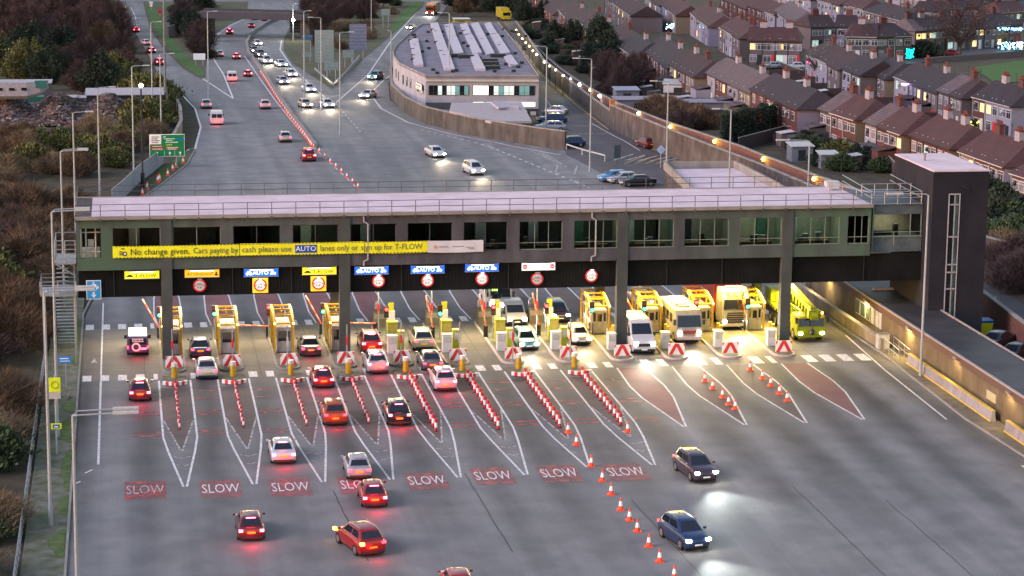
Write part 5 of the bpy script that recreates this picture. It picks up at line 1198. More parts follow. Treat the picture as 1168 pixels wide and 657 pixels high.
# ================================================================== LAMP POSTS, ROAD SIGNS
def lamp_post(tx, ty, label, arms=1, dirx=-1, h=15.0, L=2.0, lit=False, col=None, r0=.15, base=None):
    P = GY(tx, ty, G(*base).y) if base else G(tx, ty, h)
    if base: b = G(*base); P = Vector((b.x, b.y, 0)); h = GY(tx, ty, b.y).z-gz(b.y)
    r = thing('lamp_post', label, 'lamp post', (P.x, P.y, gz(P.y)), 0, 'tall lamp posts')
    m = MB(); m.cyl((0, 0, 0), (0, 0, 1.4), r0, r0, 8); m.cyl((0, 0, 1.4), (0, 0, h), r0*.8, r0*.5, 8); m.build('pole', col or M_POLE, r, smooth=40)
    for k in range(arms):
        dy = (k-.5)*.9 if arms == 2 else 0
        m = MB(); m.path([(0, 0, h), (dirx*.25, dy, h+.12), (dirx*L*.7, dy, h+.18)], .05)
        A = m.build('arm', col or M_POLE, r)
        m = MB(); m.box((dirx*L*.85, dy, h+.2), (L*.42, .3, .12)); m.build('lantern', M_GREYP if not lit else glow('lantern_glow', (1, .95, .75), 10), A)
    if lit:
        m = MB(); m.ball((dirx*.5, 0, h-.2), .22, n=8, k=5); m.build('bulb', glow('lantern_glow', (1, .95, .75), 10), r)
        ld = bpy.data.lights.new('street_lamp', 'POINT'); ld.energy = 200; ld.color = (1, .93, .7); ld.shadow_soft_size = .3; lo = bpy.data.objects.new('street_lamp', ld); COL.objects.link(lo); lo.parent = r; lo.location = (dirx*.5, -.4, h-.5)
    return r
for tx, ty, arms, dx, L, b, lb in [(51, 333, 2, 1, 3.0, (58, 601), 'nearest full height lamp post at the left fence, twin arms'), (83, 474, 2, 1, 3.2, None, 'lamp post at the left bottom with only its twin arms at mid height'), (60.5, 242, 2, 1, 2.6, (66, 500), 'lamp post by the yellow sign left of the building'),
                                 (69, 173, 2, 1, 2.4, None, 'third lamp post from the left beside the stair landing'), (83, 129.5, 1, 1, 2.0, None, 'lamp post against the scrap heap'), (112, 101, 1, 1, 2.1, (114, 224), 'lamp post just behind the left end of the roof'), (150.5, 76.5, 1, 1, 2.1, (153, 213), 'lamp post between the scrap yard and the green sign'),
                                 (183, 62.5, 1, 1, 2.0, (184, 156), 'lamp post directly behind the green sign'), (172, 26, 1, 1, 1.6, None, 'thin lamp post on the left slip road'), (236.5, 14, 1, 1, 1.6, None, 'lamp post left of the motorway by the bridge abutment'),
                                 (346.5, 13.5, 1, 1, 1.2, None, 'lamp post behind the upper blue sign back'), (366, 21, 1, -1, 2.0, None, 'lamp post in front of the pale sign back'), (387.5, 38, 1, 1, 2.0, None, 'lamp post right of the large pale sign back'), (423, -4, 1, 1, 1.5, (423.5, 45), 'lamp post on the wooded wedge near the top'),
                                 (445.5, 36, 1, -1, .6, (446, 85), 'short post on the edge of the slip road'), (511.5, 15.5, 1, -1, 1.9, (512, 123), 'lamp post in front of the white office'), (622.5, 54, 1, -1, 2.0, (622.5, 153), 'lamp post at the right end of the white office'), (674, 68, 1, -1, 2.4, (672.7, 196), 'lamp post by the car park entrance'),
                                 (761.5, 94, 1, -1, 2.2, (759.5, 214), 'lamp post right of the three parked cars'), (834, 126, 1, -1, 2.0, None, 'lamp post behind the low pale roof'), (923.5, 161.5, 1, -1, 3.2, None, 'lamp post behind the right end of the roof'), (1059, 223, 1, -1, 3.4, (1049.8, 430), 'lamp post standing by the concrete barrier in front of the dark tower')]:
    lamp_post(tx, ty, 'tall grey '+lb, arms, dx, 15.0, L, base=b)
lamp_post(334.5, 5, 'lit lamp post beside the oncoming lanes below the overbridge', 1, 1, 15, 1.2, base=(334.5, 47)); o = None
r = thing('floodlight_lamp', 'bright round lamp on a post beside the oncoming lanes', 'lamp', G(334.5, 47)); m = MB(); m.ball((0, -.3, 5.0), .38, n=8, k=5); m.build('bulb', glow('lantern_glow', (1, .95, .75), 10), r); m = MB(); m.cyl((0, 0, 0), (0, 0, 5), .08, n=6); m.build('post', M_POLE, r)
ld = bpy.data.lights.new('flood', 'POINT'); ld.energy = 220; ld.color = (1, .97, .75); lo = bpy.data.objects.new('flood', ld); COL.objects.link(lo); lo.parent = r; lo.location = (0, -1, 5)
P = G(189, 131); r = thing('cctv_mast', 'very tall dark mast rising out of the frame beside the slip road', 'mast', (P.x, P.y, 0)); m = MB(); m.cyl((0, 0, 0), (0, 0, 3), .32, n=8); m.cyl((0, 0, 3), (0, 0, 26), .2, .14, n=8); m.build('pole', mat('mast_grey', (.14, .16, .18), .5, .3), r); m = MB(); m.bx(-.5, .5, -.4, .4, 0, 1.2); m.build('base_box', M_DARK, r)
P = G(163, 213); r = thing('gas_flare_post', 'black post with a white lamp on its head beside the left lane', 'lamp post', (P.x, P.y, 0)); m = MB(); m.cyl((0, 0, 0), (0, 0, 1.8), .26, n=8); m.cyl((0, 0, 1.8), (0, 0, 12.5), .11, n=6); m.build('pole', M_DARK, r); m = MB(); m.ball((0, 0, 12.7), .28, n=8, k=5); m.build('lamp_head', glow('cool_lamp', (.9, 1, .95), 3), r)
def road_sign(px, py, zb, w_, h, label, colr, front=None, posts=2, name='road_sign', cat='sign', back=True, group=None, z=None):
    P = G(px, py); r = thing(name, label, cat, (P.x, P.y, gz(P.y)), 0, group)
    m = MB(); m.bx(-w_/2, w_/2, 0, .08, zb, zb+h); m.build('panel', colr, r)
    m = MB()
    for k in range(posts): x = 0 if posts == 1 else (-.3+.6*k/(posts-1))*w_; m.cyl((x, .16, 0), (x, .16, zb+h*.95), .07, n=6)
    m.build('post', M_POLE, r)
    if back:
        m = MB(); k = 1
        while k*.7 < h: m.bx(-w_/2, w_/2, -.05, -.003, zb+k*.7-.03, zb+k*.7+.03); k += 1
        m.build('stiffener', M_STEEL, r)
    return r
M_BACK = mat('sign_back_green_grey', (.20, .27, .27), .5); M_BACKB = mat('sign_back_blue_grey', (.13, .16, .25), .5); M_BACKD = mat('sign_back_dark', (.02, .022, .03), .5)
for px, py, zb, w_, h, c, lb in [(370, 84, 2.2, 3.7, 6.3, M_BACK, 'large pale green back of a tall sign in the wooded wedge'), (408.5, 74, 3.0, 3.5, 5.4, M_BACKB, 'large blue grey back of a sign right of the pale one'), (378, 92, 2.0, 2.7, 1.5, M_BACK, 'small pale sign back low beside the barrier tip'), (397.5, 78, 2.2, 2.3, 1.5, M_BACK, 'small pale sign back under the blue grey one'),
                                 (349, 76, 5.3, 0, 0, None, ''), (341, 44, 1.4, 4.4, 5.0, M_BACKD, 'black square sign back beside the bright lamp'), (350.5, 62, 3.2, 2.3, 1.1, mat('sign_back_blue', (.05, .12, .22), .5), 'dark blue sign above the oncoming lanes'), (350.5, 72, 1.3, 2.0, 1.0, M_BACK, 'small pale sign below the dark blue one'), (440, 32, 3.3, 2.3, 1.6, M_BACK, 'pale sign back near the top beside the trees')]:
    if w_: road_sign(px, py, zb, w_, h, lb, c)
road_sign(227.5, 75, 1.2, 2.4, 1.3, 'small white direction sign beside the motorway bend', M_REFL, back=False); road_sign(226, 48, 1.5, 1.8, 1.4, 'small yellow sign under the trees beside the motorway', M_BY, back=False)
r = road_sign(182.5, 18.5, .5, .2, .2, 'red triangular warning sign on the grass wedge', M_REFL, posts=1, back=False); m = MB(); m.slab([Vector((-.8, -.05, .8)), Vector((.8, -.05, .8)), Vector((0, -.05, 2.1))], .03); m.build('triangle', M_REDS, r)
r = road_sign(172.5, 12, 2.0, 1.0, .6, 'round white speed sign at the top of the slip road', M_REFL, posts=1, back=False); m = MB(); m.cyl((0, -.05, 1.5), (0, -.01, 1.5), .55, n=14); m.build('disc', M_REDS, r); m = MB(); m.cyl((0, -.07, 1.5), (0, -.051, 1.5), .42, n=14); m.build('disc_face', M_REFL, r)
# green direction sign
P = G(191, 192); P.y = P.y; r = thing('direction_sign', 'large green direction sign with white and brown panels beside the plaza', 'sign', (P.x, P.y, gz(P.y)))
zb = GY(191, 178.5, P.y).z; W2, H2 = 4.6, 2.95
GRN = glow('sign_green', (.0, .30, .08), .02, (.0, .16, .05))
m = MB(); m.bx(-W2/2, W2/2, 0, .1, zb, zb+H2); m.build('border', M_REFL, r)
m = MB(); m.bx(-W2/2+.07, W2/2-.07, -.02, -.003, zb+.07, zb+H2-.07); m.build('green_panel', GRN, r)
m = MB(); m.bx(-W2/2+.07, -.75, -.035, -.023, zb+1.65, zb+H2-.07); m.build('white_panel', M_REFL, r)
m = MB(); m.bx(-W2/2+.2, -.45, -.035, -.023, zb+.85, zb+1.5); m.bx(-.15, 1.55, -.035, -.023, zb+.85, zb+1.3); m.build('brown_panel', mat('sign_brown', (.25, .07, .02), .5), r)
m = MB(); m.bx(1.3, 2.15, -.035, -.023, zb+2.15, zb+2.4); m.build('blue_panel', mat('sign_blue', (.01, .15, .5), .5), r)
for x0, x1, z, mm in [(-2.0, -1.1, 2.6, M_DARK), (-2.0, -1.3, 2.35, M_DARK), (-2.0, -1.0, 2.12, M_DARK), (-2.0, -1.2, 1.88, M_DARK), (-.5, -.2, 2.6, M_REFL), (-.35, -.1, 2.35, M_REFL), (-.1, 1.0, 2.35, M_REFL), (-.1, .7, 2.12, M_REFL), (-.2, 1.4, 1.88, M_REFL), (-.1, .6, 1.55, MATS['banner_yellow']), (-1.9, -.7, 1.35, M_REFL), (-1.9, -.6, 1.0, M_REFL), (-.05, 1.4, 1.18, M_REFL), (.1, 1.2, .98, M_REFL)]:
    m = MB(); x = x0; rr = random.Random(int(x0*50+z*77))
    while x < x1: w9 = rr.uniform(.05, .11); m.bx(x, x+w9, -.045, -.037, zb+z-.06, zb+z+rr.uniform(.04, .09)); x += w9+.045
    m.build('lettering', mm, r)['kind'] = 'stuff'
m = MB()
for x in (-1.3, .35, 1.7): m.bx(x-.05, x+.05, -.04, -.023, zb+.15, zb+.45); m.slab([Vector((x-.18, -.035, zb+.42)), Vector((x+.18, -.035, zb+.42)), Vector((x, -.035, zb+.68))], .01)
for x in (-.35, 1.0): m.bx(x-.02, x+.02, -.04, -.023, zb+.07, zb+.75)
m.build('arrows', M_REFL, r)
m = MB(); m.cyl((-1.3, .15, 0), (-1.3, .15, zb+H2), .08, n=6); m.cyl((1.2, .15, 0), (1.2, .15, zb+H2), .08, n=6); m.build('post', M_POLE, r)
# small signs on the left verge
P = Vector((8.0, -4.3, .1)); r = thing('road_sign', 'small blue rectangular sign on a thin post on the left verge', 'sign', P); m = MB(); m.bx(-.52, .52, 0, .05, 2.0, 2.55); m.build('panel', mat('sign_blue_bright', (.02, .22, .6), .5), r); m = MB(); m.cyl((.05, .08, 0), (.05, .08, 2.5), .04, n=6); m.build('post', M_POLE, r); m = MB(); m.bx(-.4, .3, -.02, -.003, 2.34, 2.42); m.bx(-.4, .38, -.02, -.003, 2.14, 2.2); m.build('small_print', M_REFL, r)
P = G(65, 520); P = Vector((P.x, P.y, .1)); r = thing('road_sign', 'square yellow sign with a ring symbol on the left verge post', 'sign', P)
m = MB(); m.cyl((0, .08, 0), (0, .08, 5.9), .07, n=6); m.build('post', M_POLE, r)
z1 = GY(62, 447, P.y).z; z2 = GY(62, 488, P.y).z
m = MB(); m.bx(-.45, .38, 0, .05, z1-.1, z1+.95); m.build('yellow_panel', mat('sign_lime_yellow', (.62, .75, .02), .5), r); m = MB(); m.bx(-.45, .38, 0, .05, z1-.62, z1-.12); m.build('pale_panel', M_GREYP, r)
m = MB()
for k in range(14):
    a0, a1 = 2*math.pi*k/14, 2*math.pi*(k+.8)/14; m.cyl((-.03+.25*math.cos(a0), -.02, z1+.42+.25*math.sin(a0)), (-.03+.25*math.cos(a1), -.02, z1+.42+.25*math.sin(a1)), .03, n=4)
m.build('ring_symbol', mat('ring_olive', (.25, .3, .02), .5), r)
m = MB(); m.bx(-.38, .38, -.01, .05, z2-.2, z2+.22); m.build('small_yellow_panel', M_BY, r); m = MB(); m.bx(-.24, .24, -.03, -.013, z2-.13, z2+.15); m.build('blue_symbol', mat('sign_blue_deep', (.01, .12, .25), .5), r); m = MB(); m.bx(-.14, .14, -.045, -.033, z2-.06, z2+.03); m.build('car_symbol', M_REFL, r)

# ================================================================== LEFT FENCE, SCRAP YARD
r = thing('palisade_fence', 'grey metal fence of thin posts along the left verge', 'fence', (6.1, -30, 0)); m = MB(); y = -78
while y < 4: m.box((6.1+.02*math.sin(y), y, .75), (.06, .06, 1.5)); y += 1.4

for z in (.35, .95, 1.4): m.bx(6.08, 6.13, -78, 4, z, z+.05)
m.build('palisade', M_STEEL, r, world=True)
ribbon_wall('slatted_fence', [tuple(G(x, y)[:2]) for x, y in ((128, 236), (142, 224), (158, 208), (174, 196), (186, 186))], 2.0, .12, mat('fence_blue_grey', (.22, .24, .30), .7), 'pale blue grey slatted fence behind the green direction sign', 'fence')
ribbon_wall('curved_wall', [tuple(G(x, y)[:2]) for x, y in ((188, 176), (199, 166), (207, 150), (206, 135), (200, 120), (191, 106))], 1.7, .3, concrete('curved_wall_buff', (.26, .21, .15), (.34, .28, .20), grime=.4), 'curved buff retaining wall on the outside of the left slip road', 'wall')
def clutter(name, label, cx_, cy_2, w_, n, cols, hmax, seed):
    rr = random.Random(seed); m = MB()
    for k in range(n):
        t = rr.uniform(-1, 1); v_ = rr.uniform(-1, 1); P = G(cx_+t*w_[0], cy_2+v_*w_[1]); s = rr.uniform(.12, .5)
        z = hmax*max(0, 1-v_*v_)*(.65+.35*math.sin(t*9+seed))*rr.uniform(.75, 1)
        m.box((P.x, P.y, z), (s*rr.uniform(.5, 3), s*rr.uniform(.5, 1.6), s*rr.uniform(.2, .8)), rz=rr.uniform(0, 3), rx=rr.uniform(-.9, .9), m=rr.randrange(len(cols)))
    o = m.build(name, cols); tag(o, label, 'scrap heap', kind='stuff'); return o
clutter('scrap_heap', 'long heap of brownish scrap behind the left scrub', 80, 138, (82, 10), 9000, [mat('scrap_brown', (.10, .06, .045), .8), mat('scrap_grey', (.09, .075, .08), .7), mat('scrap_pale', (.17, .145, .15), .7), mat('scrap_dark', (.04, .03, .03), .8), MATS['scrap_brown'], MATS['scrap_dark'], MATS['scrap_brown']], 3.0, 3)
clutter('scrap_heap', 'smaller heap of mixed rubble left of the pale roofed shed', 60, 158, (60, 7), 1200, [MATS['scrap_brown'], MATS['scrap_dark'], MATS['scrap_grey']], 1.2, 5)
def shed(px, py, w_, d_, h, label, wall, roof, rz=0, nm='shed', cat='shed', slope=.3):
    P = G(px, py); r = thing(nm, label, cat, (P.x, P.y, gz(P.y)), rz); m = MB(); m.bx(-w_/2, w_/2, 0, d_, -.8, h); m.build('wall', wall, r)
    m = MB(); m.slab([Vector((-w_/2-.2, -.2, h+.01)), Vector((w_/2+.2, -.2, h+.01)), Vector((w_/2+.2, d_+.2, h+slope)), Vector((-w_/2-.2, d_+.2, h+slope))], .1); m.build('roof', roof, r)
    m = MB(); m.bx(-w_*.2, w_*.15, -.03, -.004, .1, h*.8); m.build('door', M_DARK, r); return r
M_TIN = mat('tin_roof', (.40, .38, .40), .6, col2=(.30, .26, .27)); M_WALLG = mat('shed_wall_grey', (.16, .17, .19), .8)
shed(143, 133, 12, 7, 3.4, 'dark open shed with pale flat roof in the scrap yard', M_DARK, M_TIN, nm='scrap_shed'); shed(74, 127, 3.6, 3, 2.2, 'small grey container left of the dark scrap shed', M_WALLG, M_TIN, nm='container', cat='container', slope=.02); shed(95, 126, 4.2, 3, 2.0, 'pinkish container beside the small grey one', mat('container_pink', (.35, .26, .27), .7), M_TIN, nm='container', cat='container', slope=.02)
shed(162, 134, 3.2, 3, 2.6, 'blue grey box container at the right end of the scrap yard', mat('container_blue', (.16, .2, .28), .7), M_TIN, nm='container', cat='container', slope=.02)
shed(16, 123, 12, 5, 4.0, 'dark base building under the white vessel', mat('dark_blue_wall', (.05, .06, .08), .8), M_TIN, slope=.02)
P = G(16, 116, 3.5); r = thing('lifeboat_hull', 'long white and teal vessel hull stored on a building at the left edge', 'boat', (P.x, P.y, 4.0+gz(P.y)))
rings = []
for x, w_, z0, z1 in ((-13, 1.6, .3, 2.6), (-6, 1.7, .0, 2.7), (2, 1.6, .05, 2.6), (4.0, 1.2, .5, 2.7), (5.2, .3, 1.6, 2.8)): rings.append([(x, -w_, z0+.5), (x, -w_*.7, z0), (x, w_*.7, z0), (x, w_, z0+.5), (x, w_*.96, z1), (x, -w_*.96, z1)])
m = MB(); m.loft(rings); m.build('hull', mat('hull_white', (.30, .29, .33), .5), r); m = MB(); m.bx(3.2, 5.0, -1.3, -1.2, 1.7, 2.85); m.build('bow_panel', mat('teal_panel', (.02, .13, .12), .5), r); m = MB()
for k in range(5): m.bx(-6+k*1.8, -5.2+k*1.8, -1.74, -1.69, 1.4, 1.8)
m.build('porthole', M_GLASSD, r)
P = G(129, 158); r = thing('tarpaulin_pile', 'turquoise tarpaulin pile in the scrap yard', 'tarpaulin', (P.x, P.y, 0)); m = MB(); m.bx(-2.0, 1.2, -.8, .8, 0, .7); m.box((.8, .2, .6), (1.6, 1.0, .8), rz=.5); m.build('sheet', mat('turquoise_sheet', (.02, .28, .32), .6), r); m = MB(); m.bx(1.3, 2.6, -.5, .5, 0, .8); m.build('white_crate', M_WHT, r)
P = G(40, 130); r = thing('skip', 'small green skip under the white vessel', 'skip', (P.x, P.y, 0)); m = MB(); m.loft([[(-1, -1, .1), (1, -1, .1), (1, 1, .1), (-1, 1, .1)], [(-1.5, -1.1, 1.5), (1.5, -1.1, 1.5), (1.5, 1.1, 1.5), (-1.5, 1.1, 1.5)]]); m.build('body', mat('skip_green', (.02, .16, .09), .6), r)

# ================================================================== OVERBRIDGE
A, B = G(228, 42), G(352, 44); r = thing('overbridge', 'dark concrete road bridge crossing the motorway at the top', 'bridge', (A.x, A.y, gz(A.y)))
u = (B-A); u.z = 0; Lb = u.length; u.normalize(); n_ = Vector((-u.y, u.x, 0)); g0 = gz(A.y)
def obx(mb, s0, s1, t0, t1, z0, z1):
    v = [A+u*s+n_*t+Vector((0, 0, z)) for z in (z0, z1) for t in (t0, t1) for s in (s0, s1)]; v = [(p.x, p.y, p.z) for p in v]; mb.add(v, [(0, 2, 3, 1), (4, 5, 7, 6), (0, 1, 5, 4), (2, 6, 7, 3), (0, 4, 6, 2), (1, 3, 7, 5)])
m = MB(); obx(m, -1, Lb+1, -3, 7, 5.0, 5.9); m.build('deck', M_CONCW, r, world=True); m = MB(); obx(m, -1, Lb+1, -3.2, -3.003, 4.8, 6.4); obx(m, -1, Lb+1, 7.003, 7.2, 4.8, 6.4); m.build('parapet', mat('bridge_parapet', (.06, .056, .065), .9), r, world=True)
m = MB(); 
for q0, q1 in ((.5, 2.0), (Lb-1.5, Lb+.9), (-.9, -.2)): m = MB(); obx(m, q0, q1, -2.5, 6.5, -1, 4.98); m.build('pier', M_CONCW, r, world=True)
m = MB(); obx(m, -6, -5.4, -8, 3.9, -1, 3.0); m.build('wing_wall', mat('bridge_abutment', (.11, .095, .10), .9), r, world=True)
# central barrier and crash barriers
def crash_barrier(pts, label, h=.75):
    r = thing('crash_barrier', label, 'barrier', G(*pts[0])); P = PX(*pts); m = MB(); rs = []
    for i, p in enumerate(P):
        a_, b_ = P[max(0, i-1)], P[min(len(P)-1, i+1)]; d = (b_-a_); d.z = 0; d.normalize(); n = Vector((-d.y, d.x, 0))*.08; g1 = gz(p.y)
        rs.append([(p.x+n.x, p.y+n.y, g1+h-.35), (p.x+n.x, p.y+n.y, g1+h), (p.x-n.x, p.y-n.y, g1+h), (p.x-n.x, p.y-n.y, g1+h-.35)])
    m.loft(rs); m.build('rail', M_STEEL, r, world=True); m = MB()
    for i in range(len(P)-1):
        n = max(1, int((P[i+1]-P[i]).length/3))
        for k in range(n): q = P[i].lerp(P[i+1], k/n); m.box((q.x, q.y, gz(q.y)+h/2), (.12, .12, h))
    m.build('posts', M_STEEL, r, world=True); return r
crash_barrier([(359, 81.5), (379.7, 99)], 'left rail of the V shaped crash barrier at the fork'); crash_barrier([(380.5, 99), (394, 86), (410, 67)], 'right rail of the V shaped crash barrier at the fork')
ribbon_wall('central_barrier', [tuple(G(x, y)[:2]) for x, y in ((330, 17), (306, 26.5), (289, 37), (281, 50), (284, 62), (299, 82), (313, 104), (330, 129), (346, 151), (360, 169))], .55, .35, M_KERB, 'low concrete barrier between the two directions of the motorway', 'barrier', z0=-.2)

# ================================================================== OFFICE AND WALLS ON THE RIGHT
ribbon_wall('retaining_wall', [tuple(G(x, y)[:2]) for x, y in ((459, 62), (449, 80), (445.5, 95), (447, 113), (462, 128.5), (487, 141.5), (513, 148), (539, 154.5), (580, 161.5), (612, 166.5), (645, 171))], 2.6, .35, M_CONCW, 'stained concrete wall curving round the white office')
off = thing('office_building', 'white two storey office with a curved corner and bright rooflights', 'building', (61, 172, gz(175)))
zt = 5.0
front = [(485.5, 87), (614.5, 87.5)]
rp_ = [(485.5, 87), (470, 80), (456, 73), (449.5, 65), (448.5, 59.5), (452, 53), (468, 38), (481, 28.5), (515, 26.5), (568, 26), (590, 52), (614.5, 87.5)]
pts = []
g0 = gz(175); ZR2 = g0+6.1
for x, y in rp_: d = ray(x, y); p = CAM+d*((ZR2-CAM.z)/d.z); pts.append((p.x, p.y))
m = MB(); m.prism(pts, g0-9.5, g0+6.9-1.0); m.build('wall', concrete('office_render_white', (.29, .30, .34), (.36, .36, .40), grime=.2), off, world=True)
sk = [Vector((p[0], p[1], 0)) for p in pts]
cen = Vector((sum(p.x for p in sk)/len(sk), sum(p.y for p in sk)/len(sk), 0))
m = MB(); m.prism([(cen.x+(p[0]-cen.x)*1.006, cen.y+(p[1]-cen.y)*1.003) for p in pts], g0+5.903, g0+6.1); m.build('roof', concrete('office_roof_felt', (.17, .155, .185), (.23, .21, .245), grime=.3), off, world=True)
ZR2 = g0+6.1
def onroof(px, py):
    d = ray(px, py); return CAM+d*((ZR2-CAM.z)/d.z)
U = lambda u_, v_: (440+u_/4.378, v_/4.378)
M_RL = mat('rooflight_pale', (.38, .35, .40), .5, var=.08, scale=.4)
for q in [((118, 203), (160, 203), (188, 335), (142, 335)), ((222, 125), (260, 123), (345, 355), (292, 355)), ((292, 130), (332, 128), (352, 190), (308, 190)), ((310, 192), (354, 192), (388, 275), (342, 277)), ((370, 128), (405, 126), (428, 178), (392, 180)), ((394, 183), (430, 180), (480, 274), (436, 276)),
          ((424, 124), (462, 123), (544, 278), (502, 280)), ((492, 124), (522, 122), (556, 176), (520, 178)), ((522, 180), (560, 178), (622, 274), (574, 276)), ((418, 280), (458, 280), (498, 355), (448, 355)), ((590, 290), (626, 286), (662, 334), (622, 340))]:
    P4 = [onroof(*U(*c)) for c in q]
    m = MB(); lo_ = [(p.x, p.y, ZR2-.02) for p in P4]; hi = [(P4[0].x, P4[0].y, ZR2+.3), (P4[1].x, P4[1].y, ZR2+.5), (P4[2].x, P4[2].y, ZR2+.5), (P4[3].x, P4[3].y, ZR2+.3)]
    m.loft([lo_[::-1], hi[::-1]][::1]); m.build('rooflight', M_RL, off, world=True)
m = MB()
rr = random.Random(4)
for k in range(60):
    m = MB(); p = onroof(*U(rr.uniform(110, 700), rr.uniform(140, 370))); m.box((p.x, p.y, ZR2+.2), (.6, .6, .45)); m.build('roof_vent', M_DARK, off, world=True)
for (u_, v_) in ((520, 310), (525, 325), (530, 345), (560, 285), (365, 285), (400, 290)): m = MB(); p = onroof(*U(u_, v_)); m.box((p.x, p.y, ZR2+.3), (2.6, 1.2, .6)); m.build('roof_unit', M_DARK, off, world=True)
m = MB()
for i in range(len(pts)): a_, b_ = pts[i], pts[(i+1) % len(pts)]; m.cyl((a_[0], a_[1], ZR2+.12), (b_[0], b_[1], ZR2+.12), .14, n=5)
m.build('parapet', M_KERB, off, world=True)
# front facade windows
F0, F1 = Vector((pts[0][0], pts[0][1], 0)), Vector((pts[-1][0], pts[-1][1], 0)); fu = (F1-F0).normalized(); fl = (F1-F0).length; fn = Vector((fu.y, -fu.x, 0))
def fbox(mb, s0, s1, o0, o1, z0, z1, m_=0):
    v = [F0+fu*(s*fl)+fn*o+Vector((0, 0, g0+z)) for z in (z0, z1) for o in (o1, o0) for s in (s0, s1)]; mb.add([tuple(p) for p in v], [(0, 2, 3, 1), (4, 5, 7, 6), (0, 1, 5, 4), (2, 6, 7, 3), (0, 4, 6, 2), (1, 3, 7, 5)], m_)
LITP = glow('office_lit_pane', (.85, 1, .95), .13, (.3, .33, .3)); LITW = glow('office_bright_pane', (1, .82, .7), .45, (.8, .7, .6)); LITT = glow('office_teal_pane', (.25, .6, .55), .06, (.1, .2, .2))
for s0, s1, z0, z1, ms in [(.03, .38, 3.15, 4.6, [M_GLASSD, M_GLASSD, LITP, M_GLASSD, LITP, LITP, LITT, M_GLASSD, LITT]), (.42, .965, 3.15, 4.6, [LITW, LITW, LITW, M_GLASSD, LITP, LITT, LITP, LITP, M_GLASSD, LITT, LITT, M_GLASSD])]:
    m = MB(); fbox(m, s0-.005, s1+.005, .01, .05, z0-.08, z1+.08); W_ = m.build('window', M_FRD, off, world=True); n = len(ms)
    for k in range(n):
        a_ = s0+(s1-s0)*k/n; b_ = s0+(s1-s0)*(k+1)/n; m = MB(); fbox(m, a_+.002, b_-.002, .053, .065, z0+.35, z1); fbox(m, a_+.002, b_-.002, .053, .065, z0, z0+.3); m.build('pane', ms[k], W_, world=True)
m = MB(); fbox(m, 0, .4, .01, .12, .9, 1.9); W_ = m.build('ground_floor_window', M_FRD, off, world=True)
m = MB(); fbox(m, .42, .52, .01, .1, 1.0, 1.95); fbox(m, .54, .97, .01, .1, 1.3, 1.95); m.build('lit_window', glow('office_warm_strip', (1, .88, .68), .5, (.8, .7, .6)), off, world=True)
m = MB(); fbox(m, .42, 1.0, .01, .09, -2, .95); m.build('dark_plinth', mat('office_plinth', (.035, .035, .045), .7), off, world=True)
m = MB(); fbox(m, .87, .9, .1, .13, -.8, .7); fbox(m, .93, .98, .1, .13, -.1, .5); m.build('door', M_GREYP, off, world=True)
m = MB(); fbox(m, 0, 1, .02, .25, 5.3, 5.55); m.build('cornice', M_GREYP, off, world=True)
# curved west wall windows and sign
m = MB()
for (i, t) in ((0, .2), (0, .55), (1, .1), (1, .4), (1, .7), (2, .2), (2, .6)):
    a_, b_ = Vector((*pts[i], 0)), Vector((*pts[i+1], 0)); d = (b_-a_).normalized(); c = a_.lerp(b_, t); nn = Vector((d.y, -d.x, 0)); c2 = c+(nn if (c+nn-cen).length > (c-cen).length else -nn)*.04
    m.box((c2.x, c2.y, g0+3.8), (.9, .1, 1.5), rz=math.atan2(d.y, d.x))
m.build('slot_window', M_GLASSD, off, world=True)
a_, b_ = Vector((*pts[0], 0)), Vector((*pts[1], 0)); r = thing('wall_sign', 'long white lettered sign board on the curved wall of the office', 'sign', a_.lerp(b_, .35)+Vector((-.4, -.6, g0+3.7)), math.atan2(-(b_-a_).y, -(b_-a_).x)); m = MB(); m.bx(-2.2, 1.8, 0, .1, 0, .9); m.build('board', mat('sign_board_pale', (.55, .62, .58), .5), r); m = MB(); m.bx(-1.9, 1.1, -.03, -.003, .5, .68); m.bx(-1.6, .2, -.03, -.003, .2, .3); m.build('dark_lettering', M_DARK, r)
an = thing('annexe', 'low flat roofed annexe in front of the white office', 'building', G(560, 140))
pa = [G(x, y, 3.0) for x, y in ((516, 119), (594, 118.5), (605, 134.5), (560, 135), (514, 126))]
m = MB(); m.prism([(p.x, p.y) for p in pa], -2.5, gz(165)+2.8); m.build('wall', mat('annexe_wall', (.12, .15, .16), .7), an, world=True); m = MB(); c2 = sum(pa, Vector())/5; m.prism([(c2.x+(p.x-c2.x)*1.03, c2.y+(p.y-c2.y)*1.03) for p in pa], gz(165)+2.803, gz(165)+3.15); m.build('roof', M_ROOFP if False else mat('annexe_roof', (.34, .30, .30), .8), an, world=True)
m = MB(); p = G(572, 120, 3.6); m.box((p.x, p.y, p.z), (2.6, 2.0, .25), rz=.5, rx=.35); m.box((p.x+1, p.y+.5, p.z-.5), (3.2, 2.2, .5)); m.build('rooflight', M_RL, an, world=True)
shed(584, 154, 4.0, 3, 1.5, 'small white canopy tent below the annexe', mat('teal_wall', (.05, .12, .12), .6), M_WHT, nm='canopy_tent', cat='canopy', slope=.5)
